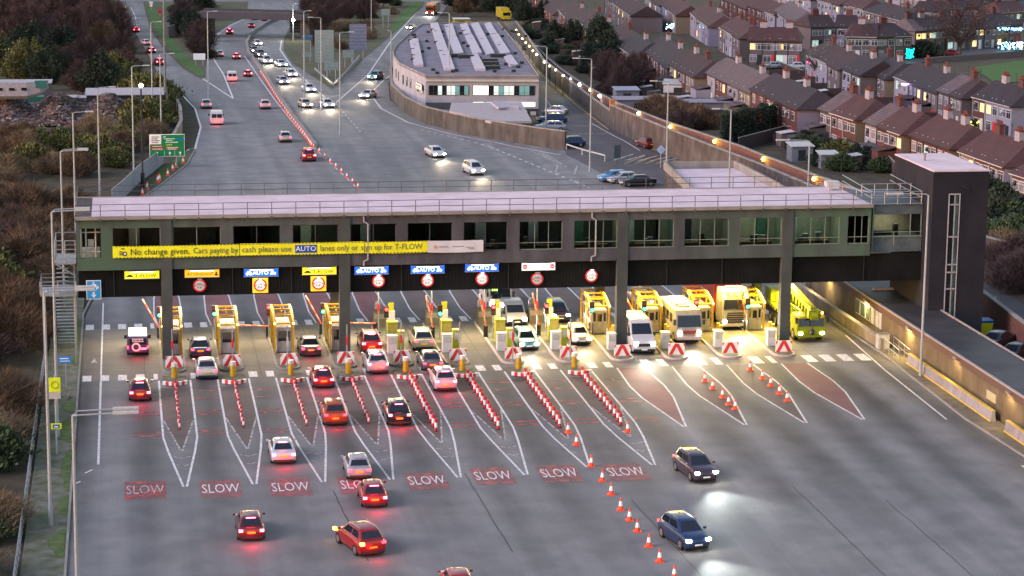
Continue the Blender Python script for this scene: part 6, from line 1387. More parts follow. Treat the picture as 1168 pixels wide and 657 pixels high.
# the two long walls behind the service road
def tops(base, px):
    """for each photo position of the wall's top find where that sight line crosses the wall line; gives points and heights"""
    P = [Vector((p[0], p[1])) for p in base]; out = []; hs = []
    for x, y in px:
        d = ray(x, y); best = None
        for a_, b_ in zip(P, P[1:]):
            e = b_-a_; den = d.x*e.y-d.y*e.x
            if abs(den) < 1e-9: continue
            w_ = a_-Vector((CAM.x, CAM.y)); t = (w_.x*e.y-w_.y*e.x)/den; u_ = (w_.x*d.y-w_.y*d.x)/den
            dist = max(0, -u_, u_-1)
            if t > 0 and (best is None or dist < best[0]): best = (dist, t)
        p = CAM+d*best[1]; out.append((p.x, p.y)); hs.append(p.z-gz(p.y))
    return out, hs
gb1 = [tuple(G(x, y)[:2]) for x, y in ((588, 32), (602, 54), (616, 80), (640, 101), (668, 123), (697, 146))]
gb2 = [tuple(G(x, y)[:2]) for x, y in ((697, 146), (714, 156), (731, 168), (770, 180), (805, 190), (860, 210), (930, 240), (1000, 262))]
q1, h1 = tops(gb1, ((588, 24), (602, 42), (620, 68), (640, 84), (668, 106), (697, 127)))
q2, h2 = tops(gb2, ((697, 120), (713, 127), (760, 146), (816, 168), (860, 184.5), (928, 213), (985, 236)))
ribbon_wall('retaining_wall', q1, h1, .3, M_CONCW, 'concrete retaining wall lit by small wall lamps beside the service road')
ribbon_wall('retaining_wall', q2, h2, .3, concrete('retaining_dark', (.095, .08, .075), (.14, .118, .105), grime=.8), 'tall dark stained retaining wall behind the toll building')
def offs(P, o):
    P = [Vector(p) for p in P]; r_ = []
    for i in range(len(P)):
        a_ = P[max(0, i-1)]; b_ = P[min(len(P)-1, i+1)]; d = (b_-a_).normalized(); n = Vector((-d.y, d.x))
        if n.x < 0: n = -n
        r_.append(tuple(P[i]+n*o))
    return r_
bwp, bwh = tops(offs(gb1[:-1]+gb2, 2.2), ((585, 20), (606, 46), (622, 64), (640, 79), (668, 98), (703, 117), (760, 139), (845, 167), (872, 178), (930, 200), (968, 213), (1010, 229)))
ribbon_wall('brick_boundary_wall', bwp, bwh, .3, M_BRICKW, 'long reddish brown brick wall carrying yellow lamps above the retaining wall')
for k, (px, py, c) in enumerate([(588.5, 34, 'y'), (591.5, 39, 'y'), (595.5, 44, 'y'), (599.5, 48.5, 'y'), (603.5, 52.5, 'y'), (607.5, 57.5, 'y'), (612, 62, 'w'), (620.5, 70.5, 'w'), (626.5, 75, 'y'), (633.5, 79.5, 'y'), (642, 86, 'w'), (651.5, 90.5, 'w'), (662.5, 96, 'w'), (675, 102, 'y'), (685.5, 109, 'w'), (701.5, 116, 'o'), (730, 128.5, 'o'), (766, 144, 'Y'), (816.5, 160.5, 'Y'), (872, 180.5, 'Y'), (930, 203, 'Y'), (1098, 0, '')]):
    if not c: continue
    cc = {'y': (1, .72, .2), 'w': (1, .97, .88), 'o': (1, .66, .18), 'Y': (1, .75, .05)}[c]
    (P2,), (h_,) = tops(bwp, ((px, py),)); P = Vector((P2[0]-.35, P2[1]-.35, gz(P2[1])+h_))
    if k < 11: P = G(px, py, 3.6)
    r = thing('wall_lamp', ('white' if c == 'w' else 'yellow')+' lamp on top of the long brick wall', 'lamp', (P.x, P.y-.3, P.z), 0, 'white lamps along the brick wall' if c == 'w' else 'yellow lamps along the brick wall')
    m = MB(); m.ball((0, 0, 0), .27 if k > 10 else .17, n=8, k=5); m.build('bulb', glow('wall_lamp_'+c, cc, 7 if c == 'w' else 4.5), r)
    m = MB(); m.cyl((0, .1, -.6 if k > 10 else -3.8), (0, .1, 0), .05, n=5); m.build('bracket', M_DARK, r)
    ld = bpy.data.lights.new('wall_lamp', 'POINT'); ld.energy = 45 if k < 11 else 18; ld.color = cc; ld.shadow_soft_size = .3; lo = bpy.data.objects.new('wall_lamp', ld); COL.objects.link(lo); lo.parent = r; lo.location = (-.5, -.8, -.3)
P = G(698, 144); r = thing('gate_post', 'orange lit gate pier in the long wall', 'pier', (P.x, P.y, gz(P.y))); m = MB(); m.bx(-.4, .4, -.4, .4, 0, 4.2); m.build('pier_shaft', mat('pier_orange_brick', (.35, .16, .07), .8), r); m = MB()
for k in range(6): m.bx(.6+k*.35, .68+k*.35, 0, .08, 0, 3.2)
m.build('gate_bars', M_DARK, r)
# low pale roofed structure behind the building
lw = thing('low_flat_building', 'low building with a pale pinkish flat roof and raised edges behind the toll building', 'building', G(820, 212))
q = [G(x, y, 2.6) for x, y in ((758, 190.5), (838, 189.5), (884, 213), (905, 226), (800, 230))]
m = MB(); m.prism([(p.x, p.y) for p in q], -.5, 2.3); m.build('wall', M_CONCW, lw, world=True); m = MB(); c2 = sum(q, Vector())/5; m.prism([(c2.x+(p.x-c2.x)*.985, c2.y+(p.y-c2.y)*.985) for p in q], 2.303, 2.36); m.build('roof', M_ROOFP, lw, world=True)
m = MB()
for i in range(3, 8):
    a_, b_ = q[i % 5], q[(i+1) % 5]; m.loft([[(a_.x-.15, a_.y, 2.303), (a_.x-.15, a_.y, 3.3), (a_.x+.15, a_.y, 3.3), (a_.x+.15, a_.y, 2.303)], [(b_.x-.15, b_.y, 2.303), (b_.x-.15, b_.y, 3.3), (b_.x+.15, b_.y, 3.3), (b_.x+.15, b_.y, 2.303)]])
m.build('parapet', M_KERB, lw, world=True)
# long low building along the right kerb
lb_ = thing('long_low_building', 'long low building with black flat roof and brown fascia along the right edge', 'building', (80.2, -20, 0))
BX = 80.05; m = MB(); m.bx(BX, 84.6, -75, 38, -.3, 2.45); m.build('wall', concrete('buff_render', (.13, .10, .062), (.18, .14, .085), grime=.45), lb_, world=True)
m = MB(); m.bx(BX-.12, 84.7, -75.1, 38, 2.453, 3.05); m.build('fascia', mat('fascia_brown', (.085, .043, .038), .7), lb_, world=True)
m = MB(); m.bx(BX+.25, 84.5, -75, 37.8, 3.053, 3.12); m.build('roof', mat('black_felt_roof', (.022, .022, .026), .6, col2=(.05, .048, .052), scale=.35, det=8, bump=.1), lb_, world=True)
m = MB(); m.bx(BX-.13, BX+.1, -75.1, 38, 3.055, 3.17); m.bx(84.55, 84.75, -75.1, 38, 3.125, 3.2); m.build('roof_edge', mat('roof_edge_pale', (.30, .26, .24), .7), lb_, world=True)
m = MB(); m.bx(BX+1.4, BX+3.8, 12.8, 13.2, 3.125, 3.3); m.bx(BX+1.2, BX+2.2, 22, 31, 3.125, 3.5); m.build('roof_panel', M_ROOFP, lb_, world=True)
for (y0, y1, wh) in ((12.2, 13.5, 0), (10.6, 12.0, 0), (9.2, 10.3, 1), (7.9, 8.9, 2), (6.7, 7.6, 2), (5.9, 6.5, 2)):
    m = MB(); m.bx(BX-.06, BX-.003, y0, y1, .95, 2.35); W_ = m.build('window', M_WHT, lb_, world=True); m = MB(); m.bx(BX-.08, BX-.063, y0+.08, y1-.08, 1.05, 2.25)
    if wh < 2: m.build('pane', mat('window_green_grey', (.10, .14, .12), .2), W_, world=True)
    else: m.build('pane', M_GREYP, W_, world=True)
m = MB(); m.bx(BX-.1, BX-.02, -23, -21, 1.2, 1.9); m.build('notice_board', mat('notice_buff', (.4, .36, .22), .6), lb_, world=True)
ribbon_wall('parapet_wall', [(78.55, 40), (78.5, 20), (78.6, 8), (78.75, 1.5)], 1.0, .3, concrete('parapet_buff', (.22, .18, .12), (.30, .25, .17), grime=.5), 'low buff parapet wall with pale coping below the windows', cap=M_KERB)
for k, y in enumerate((22, 10, -2, -14, -26, -38, -50)):
    m = MB(); m.bx(BX-.35, BX-.125, y-.4, y+.4, 2.75, 2.9); fx = m.build('wall_light', mat('light_housing', (.2, .19, .17), .5), lb_, world=True)
    ld = bpy.data.lights.new('wall_light', 'AREA'); ld.shape = 'RECTANGLE'; ld.size = .3; ld.size_y = 1.2; ld.energy = 55 if k < 3 else 15; ld.color = (1, .72, .28); lo = bpy.data.objects.new('wall_light_beam', ld); COL.objects.link(lo); lo.parent = lb_; lo.location = Vector((BX-.4, y, 2.72))-lb_.location; lo.rotation_euler = (0, R(12), 0)
r = thing('safety_railing', 'galvanised railing at the step by the right kerb', 'railing', (79, 0, 0)); m = MB()
for x, y0, y1 in ((78.7, -3.2, .9), (79.7, -3.2, 1.4)):
    for z in (.55, 1.1): m.cyl((x, y0, z), (x, y1, z+.2), .035, n=5)
    for k in range(4): yy = y0+(y1-y0)*k/3; m.cyl((x, yy, 0), (x, yy, 1.1+.2*k/3), .035, n=5)
m.cyl((78.7, -3.2, 1.1), (79.7, -3.2, 1.1), .035, n=5); m.build('rails', M_STEEL, r, world=True)
r = thing('utility_cabinet', 'pale grey utility cabinet beside the railing', 'cabinet', (78.9, 2.0, .1)); m = MB(); m.bx(-.5, .5, -.4, .4, 0, 1.3); m.build('body', M_GREYP, r); m = MB(); m.bx(-.54, .54, -.44, .44, 1.303, 1.36); m.build('lid', M_STEEL, r)
k = 0; y = -4.0
while y > -62:
    gap = abs(y+24.5) < 1.2
    if not gap:
        r = thing('concrete_barrier', 'grey concrete barrier block with yellow edge trim along the right kerb', 'barrier', (79.35-.0*y, y-1.45, .1), 0, 'concrete barrier blocks on the right')
        m = MB(); m.loft([[(-.22, -1.42, 0), (-.12, -1.42, .85), (.12, -1.42, .85), (.22, -1.42, 0)], [(-.22, 1.42, 0), (-.12, 1.42, .85), (.12, 1.42, .85), (.22, 1.42, 0)]]); m.build('block', concrete('barrier_lilac_concrete', (.24, .22, .24), (.32, .30, .32), grime=.4), r)
        m = MB(); m.bx(-.15, .15, -1.42, 1.42, .853, .9); m.bx(-.27, -.23, -1.42, 1.42, .0, .12); m.build('yellow_trim', mat('trim_yellow', (.55, .38, .05), .7), r)
    y -= 2.9; k += 1
# behind: bin, wall
P = G(1110, 379); r = thing('grit_bin', 'yellow grit bin with a blue lid at the foot of the dark tower', 'bin', (P.x+.2, P.y-1.0, 0)); m = MB(); m.loft([[(-.9, -.6, 0), (.9, -.6, 0), (.9, .6, 0), (-.9, .6, 0)], [(-1.05, -.7, 1.2), (1.05, -.7, 1.2), (1.05, .7, 1.2), (-1.05, .7, 1.2)]]); m.build('body', M_BY, r); m = MB(); m.box((0, 0, 1.33), (2.2, 1.5, .2)); m.build('lid', mat('lid_blue', (.02, .12, .4), .5), r)
ribbon_wall('boundary_wall', [tuple(G(x, y)[:2]) for x, y in ((1040, 300), (1100, 345), (1168, 400), (1230, 450))], 2.4, .3, M_BRICKW, 'brown boundary wall behind the parked black cars')
ribbon_wall('boundary_wall', [(118, 20), (104, 40), (99, 60), (96, 80)], 2.6, .3, mat('dark_hedge_wall', (.06, .05, .045), .9), 'dark upper wall right of the tower')
# gantry like fence rails in the car park
m = MB(); 
r = thing('guard_rail', 'white topped rail by the car park entrance', 'barrier', G(690, 175)); P = PX((646, 171), (664, 177), (690, 184))
for a_, b_ in zip(P, P[1:]): m.cyl((a_.x, a_.y, gz(a_.y)+.8), (b_.x, b_.y, gz(b_.y)+.8), .1, n=5)
for a_ in P: m.cyl((a_.x, a_.y, gz(a_.y)), (a_.x, a_.y, gz(a_.y)+.8), .08, n=5)
m.build('rails', M_GREYP, r, world=True)
r = thing('bollard_sign', 'dark keep sign on a post at the car park entrance', 'sign', G(704, 187)); m = MB(); m.box((0, 0, 1.7), (.9, .1, 1.8)); m.cyl((0, 0, 0), (0, 0, 1), .06, n=5); m.build('panel', mat('sign_back_black', (.03, .05, .06), .6), r)
r = thing('direction_disc', 'small blue and white round sign on a post behind the parked cars', 'sign', G(753.5, 192)); m = MB(); m.cyl((0, .05, 0), (0, .05, 2.6), .05, n=5); m.build('post', M_POLE, r); m = MB(); m.box((0, 0, 2.5), (.9, .05, .9), ry=math.pi/4); m.build('diamond_panel', mat('sign_pale_blue', (.3, .4, .6), .5), r)

# ================================================================== HOUSES
M_ROOFT = {}
def tile(name, c, c2):
    m, t, b = nodes(name); L = t.links; N = t.nodes.new
    g = N('ShaderNodeTexCoord'); mp = N('ShaderNodeMapping'); mp.inputs['Scale'].default_value = (1, 1, 1); L.new(g.outputs['Object'], mp.inputs[0])
    wv = N('ShaderNodeTexWave'); wv.bands_direction = 'Z'; wv.inputs['Scale'].default_value = 1.3; wv.inputs['Distortion'].default_value = 1.5; wv.inputs['Detail'].default_value = 2; L.new(mp.outputs[0], wv.inputs['Vector'])
    n = N('ShaderNodeTexNoise'); n.inputs['Scale'].default_value = .8; n.inputs['Detail'].default_value = 8; L.new(g.outputs['Object'], n.inputs['Vector'])
    r = N('ShaderNodeValToRGB'); r.color_ramp.elements[0].position = .3; r.color_ramp.elements[1].position = .7; r.color_ramp.elements[0].color = (*c, 1); r.color_ramp.elements[1].color = (*c2, 1); L.new(n.outputs[0], r.inputs[0])
    x = N('ShaderNodeMix'); x.data_type = 'RGBA'; x.blend_type = 'MULTIPLY'; x.inputs[0].default_value = .35; L.new(r.outputs[0], x.inputs[6]); L.new(wv.outputs[0], x.inputs[7]); L.new(x.outputs[2], b.inputs['Base Color']); b.inputs['Roughness'].default_value = .75
    bp = N('ShaderNodeBump'); bp.inputs['Strength'].default_value = .4; bp.inputs['Distance'].default_value = .05; L.new(wv.outputs[0], bp.inputs['Height']); L.new(bp.outputs[0], b.inputs['Normal'])
    MATS[name] = m; return m
TILE = {'d': tile('roof_tile_dark', (.024, .016, .020), (.038, .024, .030)), 'b': tile('roof_tile_brown', (.034, .017, .018), (.052, .025, .026)), 'r': tile('roof_tile_red', (.055, .022, .022), (.080, .032, .030)), 'p': tile('roof_tile_pale', (.085, .062, .068), (.125, .09, .098)), 's': tile('roof_slate_blue', (.05, .055, .075), (.08, .085, .11))}
WALL = {'R': M_BRICK, 'W': mat('render_white', (.26, .24, .29), .85, var=.06), 'C': mat('render_cream', (.17, .13, .09), .85, var=.08), 'P': mat('pebbledash_pinkish', (.12, .092, .092), .9, var=.1, scale=8), 'G': mat('pebbledash_grey', (.09, .078, .082), .9, var=.1, scale=8), 'L': mat('render_lilac', (.17, .155, .21), .85, var=.06), 'B': mat('render_blue', (.08, .08, .17), .85)}
WIN_DK = mat('house_window_glass', (.05, .055, .07), .15, var=.5, scale=.3); WIN_CU = mat('curtained_window', (.17, .155, .18), .5, var=.2, scale=.4)
WIN_L1 = glow('window_warm', (1, .62, .22), .3, (.3, .22, .1)); WIN_L2 = glow('window_cool', (.6, .9, .8), .12, (.2, .25, .22))
M_CHIM = mat('chimney_brick', (.09, .04, .038), .9); M_CHIMW = mat('chimney_render', (.28, .26, .29), .9); M_POT = mat('chimney_pot', (.11, .03, .022), .8)
house_n = 0; HL = {}
COLN = {'R': 'red brick', 'W': 'white rendered', 'C': 'cream rendered', 'P': 'pinkish pebbledashed', 'G': 'grey pebbledashed', 'L': 'pale lilac rendered', 'B': 'blue painted'}
ROOFN = {'d': 'dark tiled', 'b': 'brown tiled', 'r': 'red tiled', 'p': 'pale tiled', 's': 'slate'}
def terrace(pL, pR, cols, roofs, where, hipL=False, hipR=False, D=7.6, H=5.0, rise=2.5, gable=None, extraL=0, extraR=0, warm=.12, dz=0, endw=None, garden=0):
    """row of joined houses; pL, pR: photo positions of the two ends of the nearer eave"""
    global house_n
    A = G(pL[0], pL[1], H+dz); B = G(pR[0], pR[1], H+dz); A = Vector((A.x, A.y, 0)); B = Vector((B.x, B.y, 0)); u = (B-A); Lt = u.length; u.normalize(); rz = math.atan2(u.y, u.x)
    n = len(cols); w_ = Lt/n; gl = gz((A.y+B.y)/2)+dz; rr = random.Random(int(pL[0]*7+pL[1]))
    for i in range(n):
        lab = f'{COLN[cols[i]]} {ROOFN[roofs[i]]} house'
        o = {1: '', 2: ['left one ', 'right one '], 3: ['left one ', 'middle one ', 'right one '], 4: ['first ', 'second ', 'third ', 'fourth ']}[n]
        t = thing('house', ' '.join(f'{lab}, {o[i] if o else ""}{where}'.split()[:16]), 'house', A+u*(w_*i)+Vector((0, 0, gl)), rz, 'houses of the estate on the right')
        m = MB(); m.bx(0.0, w_-.004, 0, D, -1.5, H-.003); 
        if gable and not (hipL and i == 0): pass
        m.build('wall', WALL[cols[i]], t)
        x0, x1 = (-.3 if i == 0 else 0), (w_+.3 if i == n-1 else w_-.004)
        ra = D*.42 if (hipL and i == 0) else 0; rb = D*.42 if (hipR and i == n-1) else 0
        ra = min(ra, w_*.48); rb = min(rb, w_*.48)
        e = .35; zr = H+rise
        m = MB(); v = [(x0, -e, H-.12), (x1, -e, H-.12), (x1, D+e, H-.12), (x0, D+e, H-.12), (x0+ra, D/2, zr), (x1-rb, D/2, zr), (x0, -e, H), (x1, -e, H), (x1, D+e, H), (x0, D+e, H)]
        m.add(v, [(3, 2, 1, 0), (0, 1, 7, 6), (1, 2, 8, 7), (2, 3, 9, 8), (3, 0, 6, 9), (6, 7, 5, 4), (8, 9, 4, 5), (7, 8, 5), (9, 6, 4)])
        rf = m.build('roof', TILE[roofs[i]], t)
        if not ra and i == 0 or not rb and i == n-1:      # gable end wall
            for (flag, xx) in ((not ra and i == 0, x0+.28), (not rb and i == n-1, x1-.28)):
                if flag: m = MB(); m.slab([Vector((xx, .02, H-.01)), Vector((xx, D-.02, H-.01)), Vector((xx, D/2, zr-.12))], .04); m.build('gable_wall', WALL[endw or cols[i]], t)
        if endw and i == n-1: m = MB(); m.bx(w_-.003, w_+.04, .02, D-.02, -1.4, H-.15); m.build('end_wall', WALL[endw], t)
        if i % 2 == (n+1) % 2 or n == 1:
            m = MB(); cxx = (0.0 if i and n > 1 else w_*.7); m.bx(cxx-.75, cxx+.75, D/2-.35, D/2+.35, zr-.8, zr+1.0, 0); 
            ch = m.build('chimney', M_CHIMW if rr.random() < .5 else M_CHIM, rf); m = MB(); m.bx(cxx-.85, cxx+.85, D/2-.45, D/2+.45, zr+1.003, zr+1.15)
            for k in range(4): m.cyl((cxx-.55+k*.36, D/2, zr+1.15), (cxx-.55+k*.36, D/2, zr+1.6), .12, n=6)
            m.build('chimney_pots', M_POT, ch) if False else m.build('chimney_pot', M_POT, rf)
        m = MB()
        for k in range(rr.choice((1, 2, 2))): m.box((w_*(.25+.4*k)+rr.uniform(-.5, .5), .35, H+.43), (.17, .17, .1))
        m.build('roof_tile_vents', M_GREYP, rf)
        # windows
        ws = [(.10*w_, 1.25, 3.05, 1.35), (.42*w_, .7, 3.15, 1.2), (.66*w_, 1.4, 3.05, 1.35), (.10*w_, 1.5, .55, 1.5)] if rr.random() < .7 else [(.12*w_, 1.5, 3.0, 1.4), (.60*w_, 1.5, 3.0, 1.4), (.12*w_, 1.7, .5, 1.5)]
        for (x, ww, z, h) in ws:
            m = MB(); m.bx(x, x+ww, -.07, -.003, z, z+h); W_ = m.build('window', M_WHT, t); q = rr.random(); gm = WIN_L1 if q < warm*.6 else WIN_L2 if q < warm*.6+.04 else WIN_CU if q < .5 else WIN_DK
            m = MB(); k = 2 if ww > 1 else 1
            for j in range(k): m.bx(x+.08+j*(ww-.08)/k, x+(j+1)*(ww-.08)/k, -.09, -.073, z+.09, z+h-.4); m.bx(x+.08+j*(ww-.08)/k, x+(j+1)*(ww-.08)/k, -.09, -.073, z+h-.33, z+h-.08)
            m.build('pane', gm, W_)
        m = MB(); m.bx(.62*w_, .62*w_+1.0, -.06, -.003, -.1, 2.05); m.build('door', [M_WHT, M_REDS, M_DARK][rr.randrange(3)], t)
        m = MB(); m.bx(0.0, w_-.01, -e-.06, -e-.003, H-.14, H-.02); m.cyl((.12, -.08, 0), (.12, -.08, H-.1), .05, n=5); m.build('gutter', M_DARK if rr.random() < .6 else M_GREYP, t)
        if rr.random() < .6: m = MB(); m.cyl((w_*.35, -.05, 3.9), (w_*.35, -.28, 4.0), .3, .3, 8); m.build('satellite_dish', M_GREYP if rr.random() < .5 else M_DARK, t)
        if rr.random() < .6:
            m = MB(); cx2 = w_*.5; m.cyl((cx2, D/2, zr-.2), (cx2, D/2, zr+1.7), .03, n=4)
            for j in range(4): m.cyl((cx2-.5, D/2+.0, zr+1.3+.1*j), (cx2+.5, D/2, zr+1.3+.1*j), .02, n=4)
            m.build('aerial', M_DARK, rf)
        if rr.random() < .35 and garden: m = MB(); m.bx(w_*.1, w_*.6, -2.6, -.02, -1, 2.5, 0); m.slab([Vector((w_*.1-.1, -2.7, 2.503)), Vector((w_*.6+.1, -2.7, 2.503)), Vector((w_*.6+.1, -.01, 3.0)), Vector((w_*.1-.1, -.01, 3.0))], .08, 1); m.build('rear_extension', [WALL[cols[i]], TILE[roofs[i]]], t)
        if garden:
            q = thing('garden_fence', 'thin wooden garden fence behind a terraced house', 'fence', A+u*(w_*i)+Vector((0, 0, gl)), rz, 'garden fences behind the terraces')
            m = MB(); m.bx(-.05, .05, -garden, -.1, -1.2, 1.5); m.build('panels', mat('fence_dark_wood', (.06, .04, .038), .9), q)
            if rr.random() < .5:
                q = thing('garden_shed', 'small shed in the garden of a terraced house', 'shed', A+u*(w_*i+1.6)+Vector((0, 0, gl)), rz, 'garden sheds behind the terraces')
                m = MB(); m.bx(-1, 1, -garden+.2, -garden+2.2, -1, 1.8); m.build('wall', WALL[rr.choice('GPC')] if rr.random() < .5 else mat('fence_dark_wood', (.06, .04, .038), .9), q); m = MB(); m.slab([Vector((-1.1, -garden+.1, 1.803)), Vector((1.1, -garden+.1, 1.803)), Vector((1.1, -garden+2.3, 2.1)), Vector((-1.1, -garden+2.3, 2.1))], .07); m.build('roof', rr.choice([M_GREYP, MATS['tin_roof'], M_DARK]), q)
        house_n += 1
terrace((606, -3), (631, 12.5), 'RR', 'bb', 'at the top left of the nearest terrace', hipR=True, endw='L')
terrace((638, 14), (655, 27), 'RP', 'bb', 'second block from the top, nearest the lamp lit wall', garden=7)
terrace((659, 24.5), (684, 43), 'RRR', 'bbb', 'third block from the top, nearest the lamp lit wall', hipR=True, garden=7)
terrace((689, 44), (724, 61), 'RPRR', 'bbdd', 'above the dark trees by the service road', hipR=True, endw='L', garden=7)
terrace((733, 58), (763, 74.5), 'RRR', 'ddd', 'brick row above the bare bush', garden=7)
terrace((763.5, 74.5), (792, 86), 'CRC', 'bbb', 'row left of the pale roofed terrace', hipR=True, endw='C', garden=7)
terrace((804, 85), (857, 103.5), 'WRLC', 'pppp', 'terrace under the pale tiled roof', garden=7)
terrace((857, 104), (910, 122.5), 'RRR', 'ddd', 'brick terrace above the tall dark hedge', hipR=True, endw='L')
terrace((935, 124), (976, 137), 'GRR', 'prr', 'above the green bushes', hipR=True, endw='C', rise=2.6, garden=7)
terrace((986.5, 139), (1029, 153.5), 'WRR', 'prr', 'left above the tower roof', hipR=True, endw='C', rise=2.6, garden=7)
terrace((1039, 154), (1084, 170), 'RRR', 'rrr', 'directly behind the tower', hipR=True, endw='C', rise=2.7)
terrace((1095, 172.5), (1146, 190.5), 'CRR', 'rrr', 'right of the tower top', hipR=True, endw='W', rise=2.7)
terrace((1154, 197), (1200, 212), 'RRR', 'rrr', 'at the right frame edge below the others', hipL=True, rise=2.7, warm=.4)
# second rank
terrace((919, 62), (958, 77), 'WWP', 'dbb', 'in the second rank beside the lit bare tree', hipL=True, garden=7)
terrace((961, 79), (982, 85), 'WP', 'dd', 'in the second rank left of the cream gable end', garden=7)
terrace((983, 78), (1010, 88.5), 'WPP', 'ddd', 'in the second rank, dark roof with white front', hipR=True, endw='C', dz=.0)
terrace((1021, 89.5), (1070, 104), 'WBP', 'ddd', 'in the second rank, purple lights under the blue eave', garden=7)
terrace((1070, 104), (1097, 111), 'PP', 'pb', 'in the second rank beside the lawn', hipR=True, endw='G', garden=7)
terrace((1110, 111.5), (1154, 121), 'RWW', 'ddd', 'right of the lawn in the second rank', hipR=True, endw='W', warm=.3)
# third rank and beyond
terrace((736, -1), (753, 5), 'WW', 'rr', 'white pair at the top centre'); terrace((755, 7), (771, 15.5), 'WC', 'rr', 'beside the bright festive lights'); terrace((788, 17), (808.5, 28), 'WWL', 'rrr', 'white row right of the festive lights', hipR=True, endw='L')
terrace((821, 33), (844, 42), 'PWP', 'rrr', 'pinkish row left of the big gable', hipR=True, endw='G')
terrace((854, 46), (884, 46.5), 'PP', 'rr', 'facing the camera left half of the big gabled block', D=9); terrace((884.5, 46.5), (912, 47), 'PP', 'rr', 'facing the camera right half of the big gabled block', hipR=True, D=9)
terrace((822, 0), (852, 8), 'RRR', 'rrr', 'brick row along the top edge'); terrace((852.5, 8), (884, 15), 'RRW', 'rrr', 'brick row ending in a pale gable', endw='P')
terrace((884, 14), (905, 23.5), 'WW', 'pp', 'white pair with the pale roof behind the gable', hipR=True, endw='L')
terrace((925, 31), (953, 30.5), 'PL', 'bb', 'left half of the hipped pair facing the camera', hipL=True, D=8); terrace((953.5, 30.5), (980, 31), 'LP', 'dd', 'right half of the hipped pair facing the camera', hipR=True, D=8)
terrace((965, 41.5), (1000, 42), 'GP', 'rb', 'wide hipped block with bays, left part', hipL=True, D=9); terrace((1000.5, 42), (1040, 41), 'GG', 'bd', 'wide hipped block with bays, right part', hipR=True, D=9)
terrace((933, 1), (958, 5), 'WWW', 'rrr', 'white row at the top, left of the dark bush'); terrace((962, 6), (985, 9.5), 'WWW', 'rrr', 'white row at the top, right of the dark bush', hipR=True, endw='W')
terrace((1044, 35), (1078, 33.5), 'PCP', 'pdd', 'behind the big bare tree, left part', hipL=True, D=9, warm=.3); terrace((1080, 33), (1122, 31), 'CPP', 'ddd', 'behind the big bare tree, right part', D=9, warm=.35); terrace((1123, 31), (1165, 28), 'PCP', 'ddd', 'with blue festive lights behind the red car', hipR=True, D=9, warm=.2)
terrace((1142, 14), (1190, 12), 'PPP', 'rrs', 'on the top right edge behind the lights', hipL=True, D=9); terrace((1040, 12), (1075, 13), 'PWP', 'bdd', 'behind the crown of the big bare tree', hipL=True, hipR=True, D=8); terrace((1085, 9), (1125, 8), 'PPP', 'bdb', 'above the festive house', hipL=True, hipR=True, D=8)
terrace((985, 14), (1030, 22), 'PPP', 'dbd', 'dark roofs between the white row and big tree', hipL=True, hipR=True, D=9)
terrace((690, 0), (720, 14), 'PPP', 'bbb', 'behind the nearest terrace at the top', D=8); terrace((1010, -6), (1060, -2), 'WPW', 'bbb', 'row along the top edge above the dark roofs'); terrace((880, -5), (925, -1), 'WWW', 'rbb', 'row along the top edge left of the white houses'); terrace((1080, -8), (1140, -10), 'WPP', 'bsb', 'row along the top edge at the right')
# festive lights on houses
def festive(px, py, z, label, cols, w_=3.0, h=1.2, seed=1, n=26, e=9):
    P = G(px, py, z); r = thing('festive_lights', label, 'lights', P-Vector((0, .6, 0))); rr = random.Random(seed)
    for k, c in enumerate(cols):
        m = MB()
        for j in range(n//len(cols)): m.ball((rr.uniform(-w_/2, w_/2), rr.uniform(-.1, .1), rr.uniform(-h/2, h/2)), rr.uniform(.09, .17), n=6, k=4)
        m.build('bulbs', glow('festive_%d_%d_%d' % tuple(int(x*9) for x in c), c, e*.18), r)['kind'] = 'stuff'
    ld = bpy.data.lights.new('festive_glow', 'POINT'); ld.energy = 8; ld.color = cols[0]; lo = bpy.data.objects.new('festive_glow', ld); COL.objects.link(lo); lo.parent = r; lo.location = (0, -.8, 0)
festive(784, 30, 1.6, 'red and yellow festive lights between white houses', [(1, .03, .05), (1, .6, .05), (1, .03, .05)], 3.2, 4, 1, 60, 12); festive(764, 30, 1.5, 'pale blue festive figure by a white house', [(.1, .5, 1), (.7, .9, 1)], 2.2, 1.6, 2)
festive(793, 22, 3, 'mint round light on a white house', [(.4, 1, .8)], 1, 1, 8, 14); festive(1152, 33, 5, 'string of blue icicle lights under an eave', [(.1, .2, 1), (.2, .9, 1)], 6, .6, 3, 60, 8); festive(1151, 52, 1.2, 'pale blue lights round a ground floor bay', [(.1, .6, 1), (.6, .95, 1)], 6, 1.6, 4, 70, 9)
festive(1163, 51, 1, 'white glowing figure by the right frame edge', [(.8, 1, 1)], 1.2, 1.2, 5, 16); festive(1037, 61, 1.8, 'teal glowing window light on the grey gable', [(.0, .9, .7)], 1.6, 2.2, 6, 50, 4); festive(1042, 95.5, 4.8, 'purple light string under a blue eave', [(.6, .3, 1), (.9, .5, 1)], 4.5, .2, 7, 40, 9)
festive(1026, 114, 1, 'warm white porch lights below the purple string', [(1, .8, .5), (.5, .3, 1)], 2.5, 1.2, 9, 30, 9); festive(1076, 131, 1, 'green and red lights in a bay window', [(.2, 1, .3), (1, .1, .1)], 3, 1, 10, 26, 7); festive(932, 71, 4, 'pink lights on a white house behind the pale tree', [(1, .05, .2)], 5, .4, 11, 16, 8); festive(1091, 117, 3, 'violet light column beside a window', [(.6, .6, 1)], .5, 2, 12, 14, 6)
festive(1122, 141, 1.2, 'yellow lit bay windows right of the lawn', [(1, .75, .1)], 5, 1.2, 13, 30, 3); festive(977, 13, 2.5, 'warm porch light on the white row at the top', [(1, .6, .3)], 1, 1.4, 14, 14, 5)

